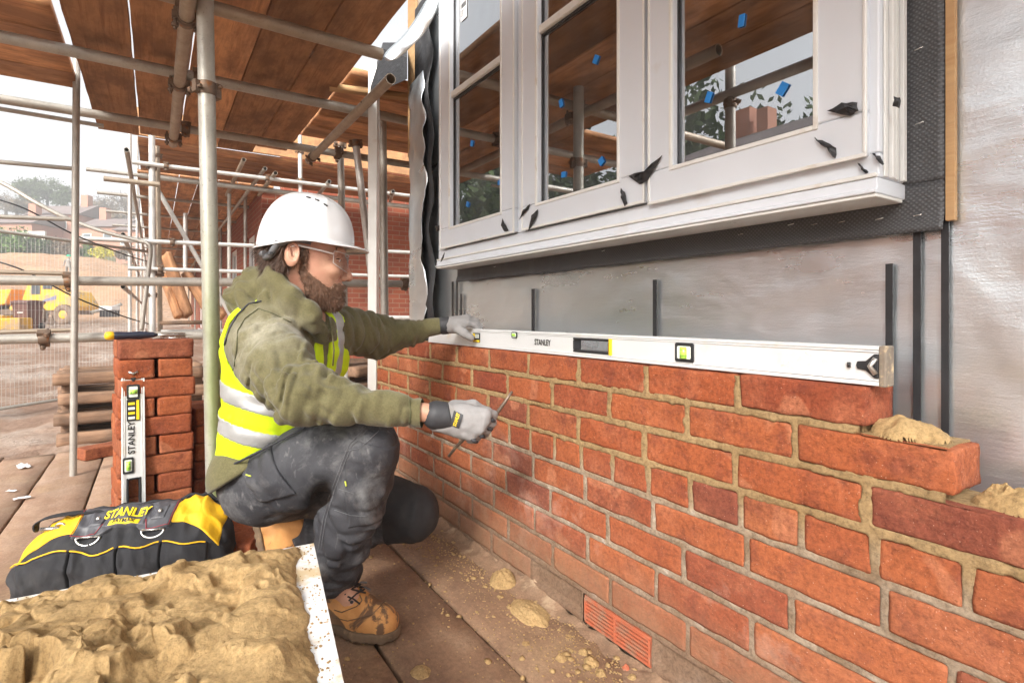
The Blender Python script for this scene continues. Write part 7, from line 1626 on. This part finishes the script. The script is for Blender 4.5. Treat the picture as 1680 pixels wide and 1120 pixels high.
# leather palm tips on the folded fingers
for i, (x, y) in enumerate(((806, 688), (801, 702), (789, 714), (777, 722))):
    c = on_surface(lambda Pg: gloveR(Pg), x, y, 1.18, 1.36); q = MB(); dd_ = W3(JP(x, y, 1.3) + np.array([0.010, -.006, .004])) - W3(JP(x, y, 1.3)); q.tube([c - dd_ * .6, c + dd_ * .2, c + dd_ * .9], .0045, 8, rs=[.003, .0055, .003]); q.build('finger_pad', M['glove_black'], gR)
gq = np.array([(738, 697), (753, 703), (760, 680), (745, 673)], float); gA = lambda a, b: (1 - a) * ((1 - b) * gq[1] + b * gq[0]) + a * ((1 - b) * gq[2] + b * gq[3])
def gS(a, b, o): x, y = gA(a, b); return on_surface(lambda Pg: gloveR(Pg) - o, x, y, 1.15, 1.35)
q = MB(); q.add([gS(a, b, .0022) for a in np.linspace(0, 1, 9) for b in np.linspace(0, 1, 5)], [tuple(f_) for f_ in grid_faces(9, 5)], True); lbx = q.build('glove_label', M['glove_black'], gR)
def gl_map(v_): # v_ in label units: x -0.5..0.5 along, y -0.5..0.5
    return gS(v_[0] + .5, v_[1] + .5, .0034)
V, F = text_mesh('STANLEY', 1.0, 1, .03); wx = max(abs(v_[0]) for v_ in V) * 2; wy = max(abs(v_[1]) for v_ in V) * 2
link('glove_lettering', MB().add([gl_map((v_[0] / wx * .92, v_[1] / wy * .42)) for v_ in V], F).mesh('glove_lettering'), M['label_yellow'], lbx)
def gloveL(Pg):
    W0 = JP(739, 533, 1.888); D = cone(Pg, JP(728, 534, 1.885), W0, .027, .027)
    Ks = [JP(766, 530, 1.885), JP(768, 526, 1.905), JP(768, 523, 1.925), JP(766, 522, 1.945)]
    for K_ in Ks: D = smin(D, cone(Pg, W0 + (K_ - Ks[1]) * .45, K_, .021, .015), .014)
    for i, K_ in enumerate(Ks):
        L = [1., 1.05, 1, .85][i]; m1 = K_ + np.array([.026, -.006, .010]) * L; m2 = m1 + np.array([.014, -.018, .004]) * L; D = smin(D, chain(Pg, [(K_, .0125), (m1, .0115), (m2, .0095)], .004), .003)
    D = smin(D, chain(Pg, [(JP(748, 538, 1.88), .018), (JP(762, 546, 1.862), .0145), (JP(773, 554, 1.856), .0125)], .006), .008)
    return D + .001 * vnoise(Pg[0] * 90, Pg[1] * 90, Pg[2] * 90, 3)
lo, hi = JP(758, 535, 1.90) - .10, JP(758, 535, 1.90) + .10
gL = sdf('glove', gloveL, lo, hi, .0024, M['glove'], man)
def gcuffL(Pg): return smax(chain(Pg, [(JP(728, 534, 1.885), .031), (JP(741, 533, 1.888), .030)], .01), (Pg[0] - JP(738, 533, 1.887)[0]).astype(f32), .003)
sdf('wrist_strap', gcuffL, lo, hi, .003, M['glove_black'], gL)
# ---- the jointing iron in his right hand
pts = [(736, 748, 1.345), (748, 733, 1.338), (765, 716, 1.330), (790, 701, 1.318), (806, 690, 1.305), (815, 678, 1.300), (828, 660, 1.296), (840, 642, 1.292)]
q = MB(); q.tube([P(*p) for p in pts], .004, 10, rs=[.0035, .004, .0045, .0048, .0048, .0045, .004, .003]); jt = q.build('jointing_iron', M['steel'], bevel=0); tag(jt, 'bent steel jointing iron gripped in the gloved right hand', 'jointing tool')
M['iron'] = simple('mortar_coated_iron', (.17, .13, .10), .4, .6, .2, 40, .3, 120, st=(.34, .25, .15), stsc=30); jt.data.materials.clear(); jt.data.materials.append(M['iron'])
# ------------------------------------------------------------------ haze
HZ = True
if HZ:
    hz = bpy.data.materials.new('haze'); hz.use_nodes = True; t_ = hz.node_tree; t_.nodes.clear(); o_ = t_.nodes.new('ShaderNodeOutputMaterial'); pv = t_.nodes.new('ShaderNodeVolumePrincipled')
    pv.inputs['Color'].default_value = (.95, .95, .96, 1); pv.inputs['Density'].default_value = .0033; pv.inputs['Anisotropy'].default_value = .1; t_.links.new(pv.outputs[0], o_.inputs['Volume'])
    q = MB(); q.box((-530, -530, -1.5), (530, 530, 48)); o = q.build('haze', hz, local=True); o['kind'] = 'stuff'; o['label'] = 'pale haze over the hillside and the site'
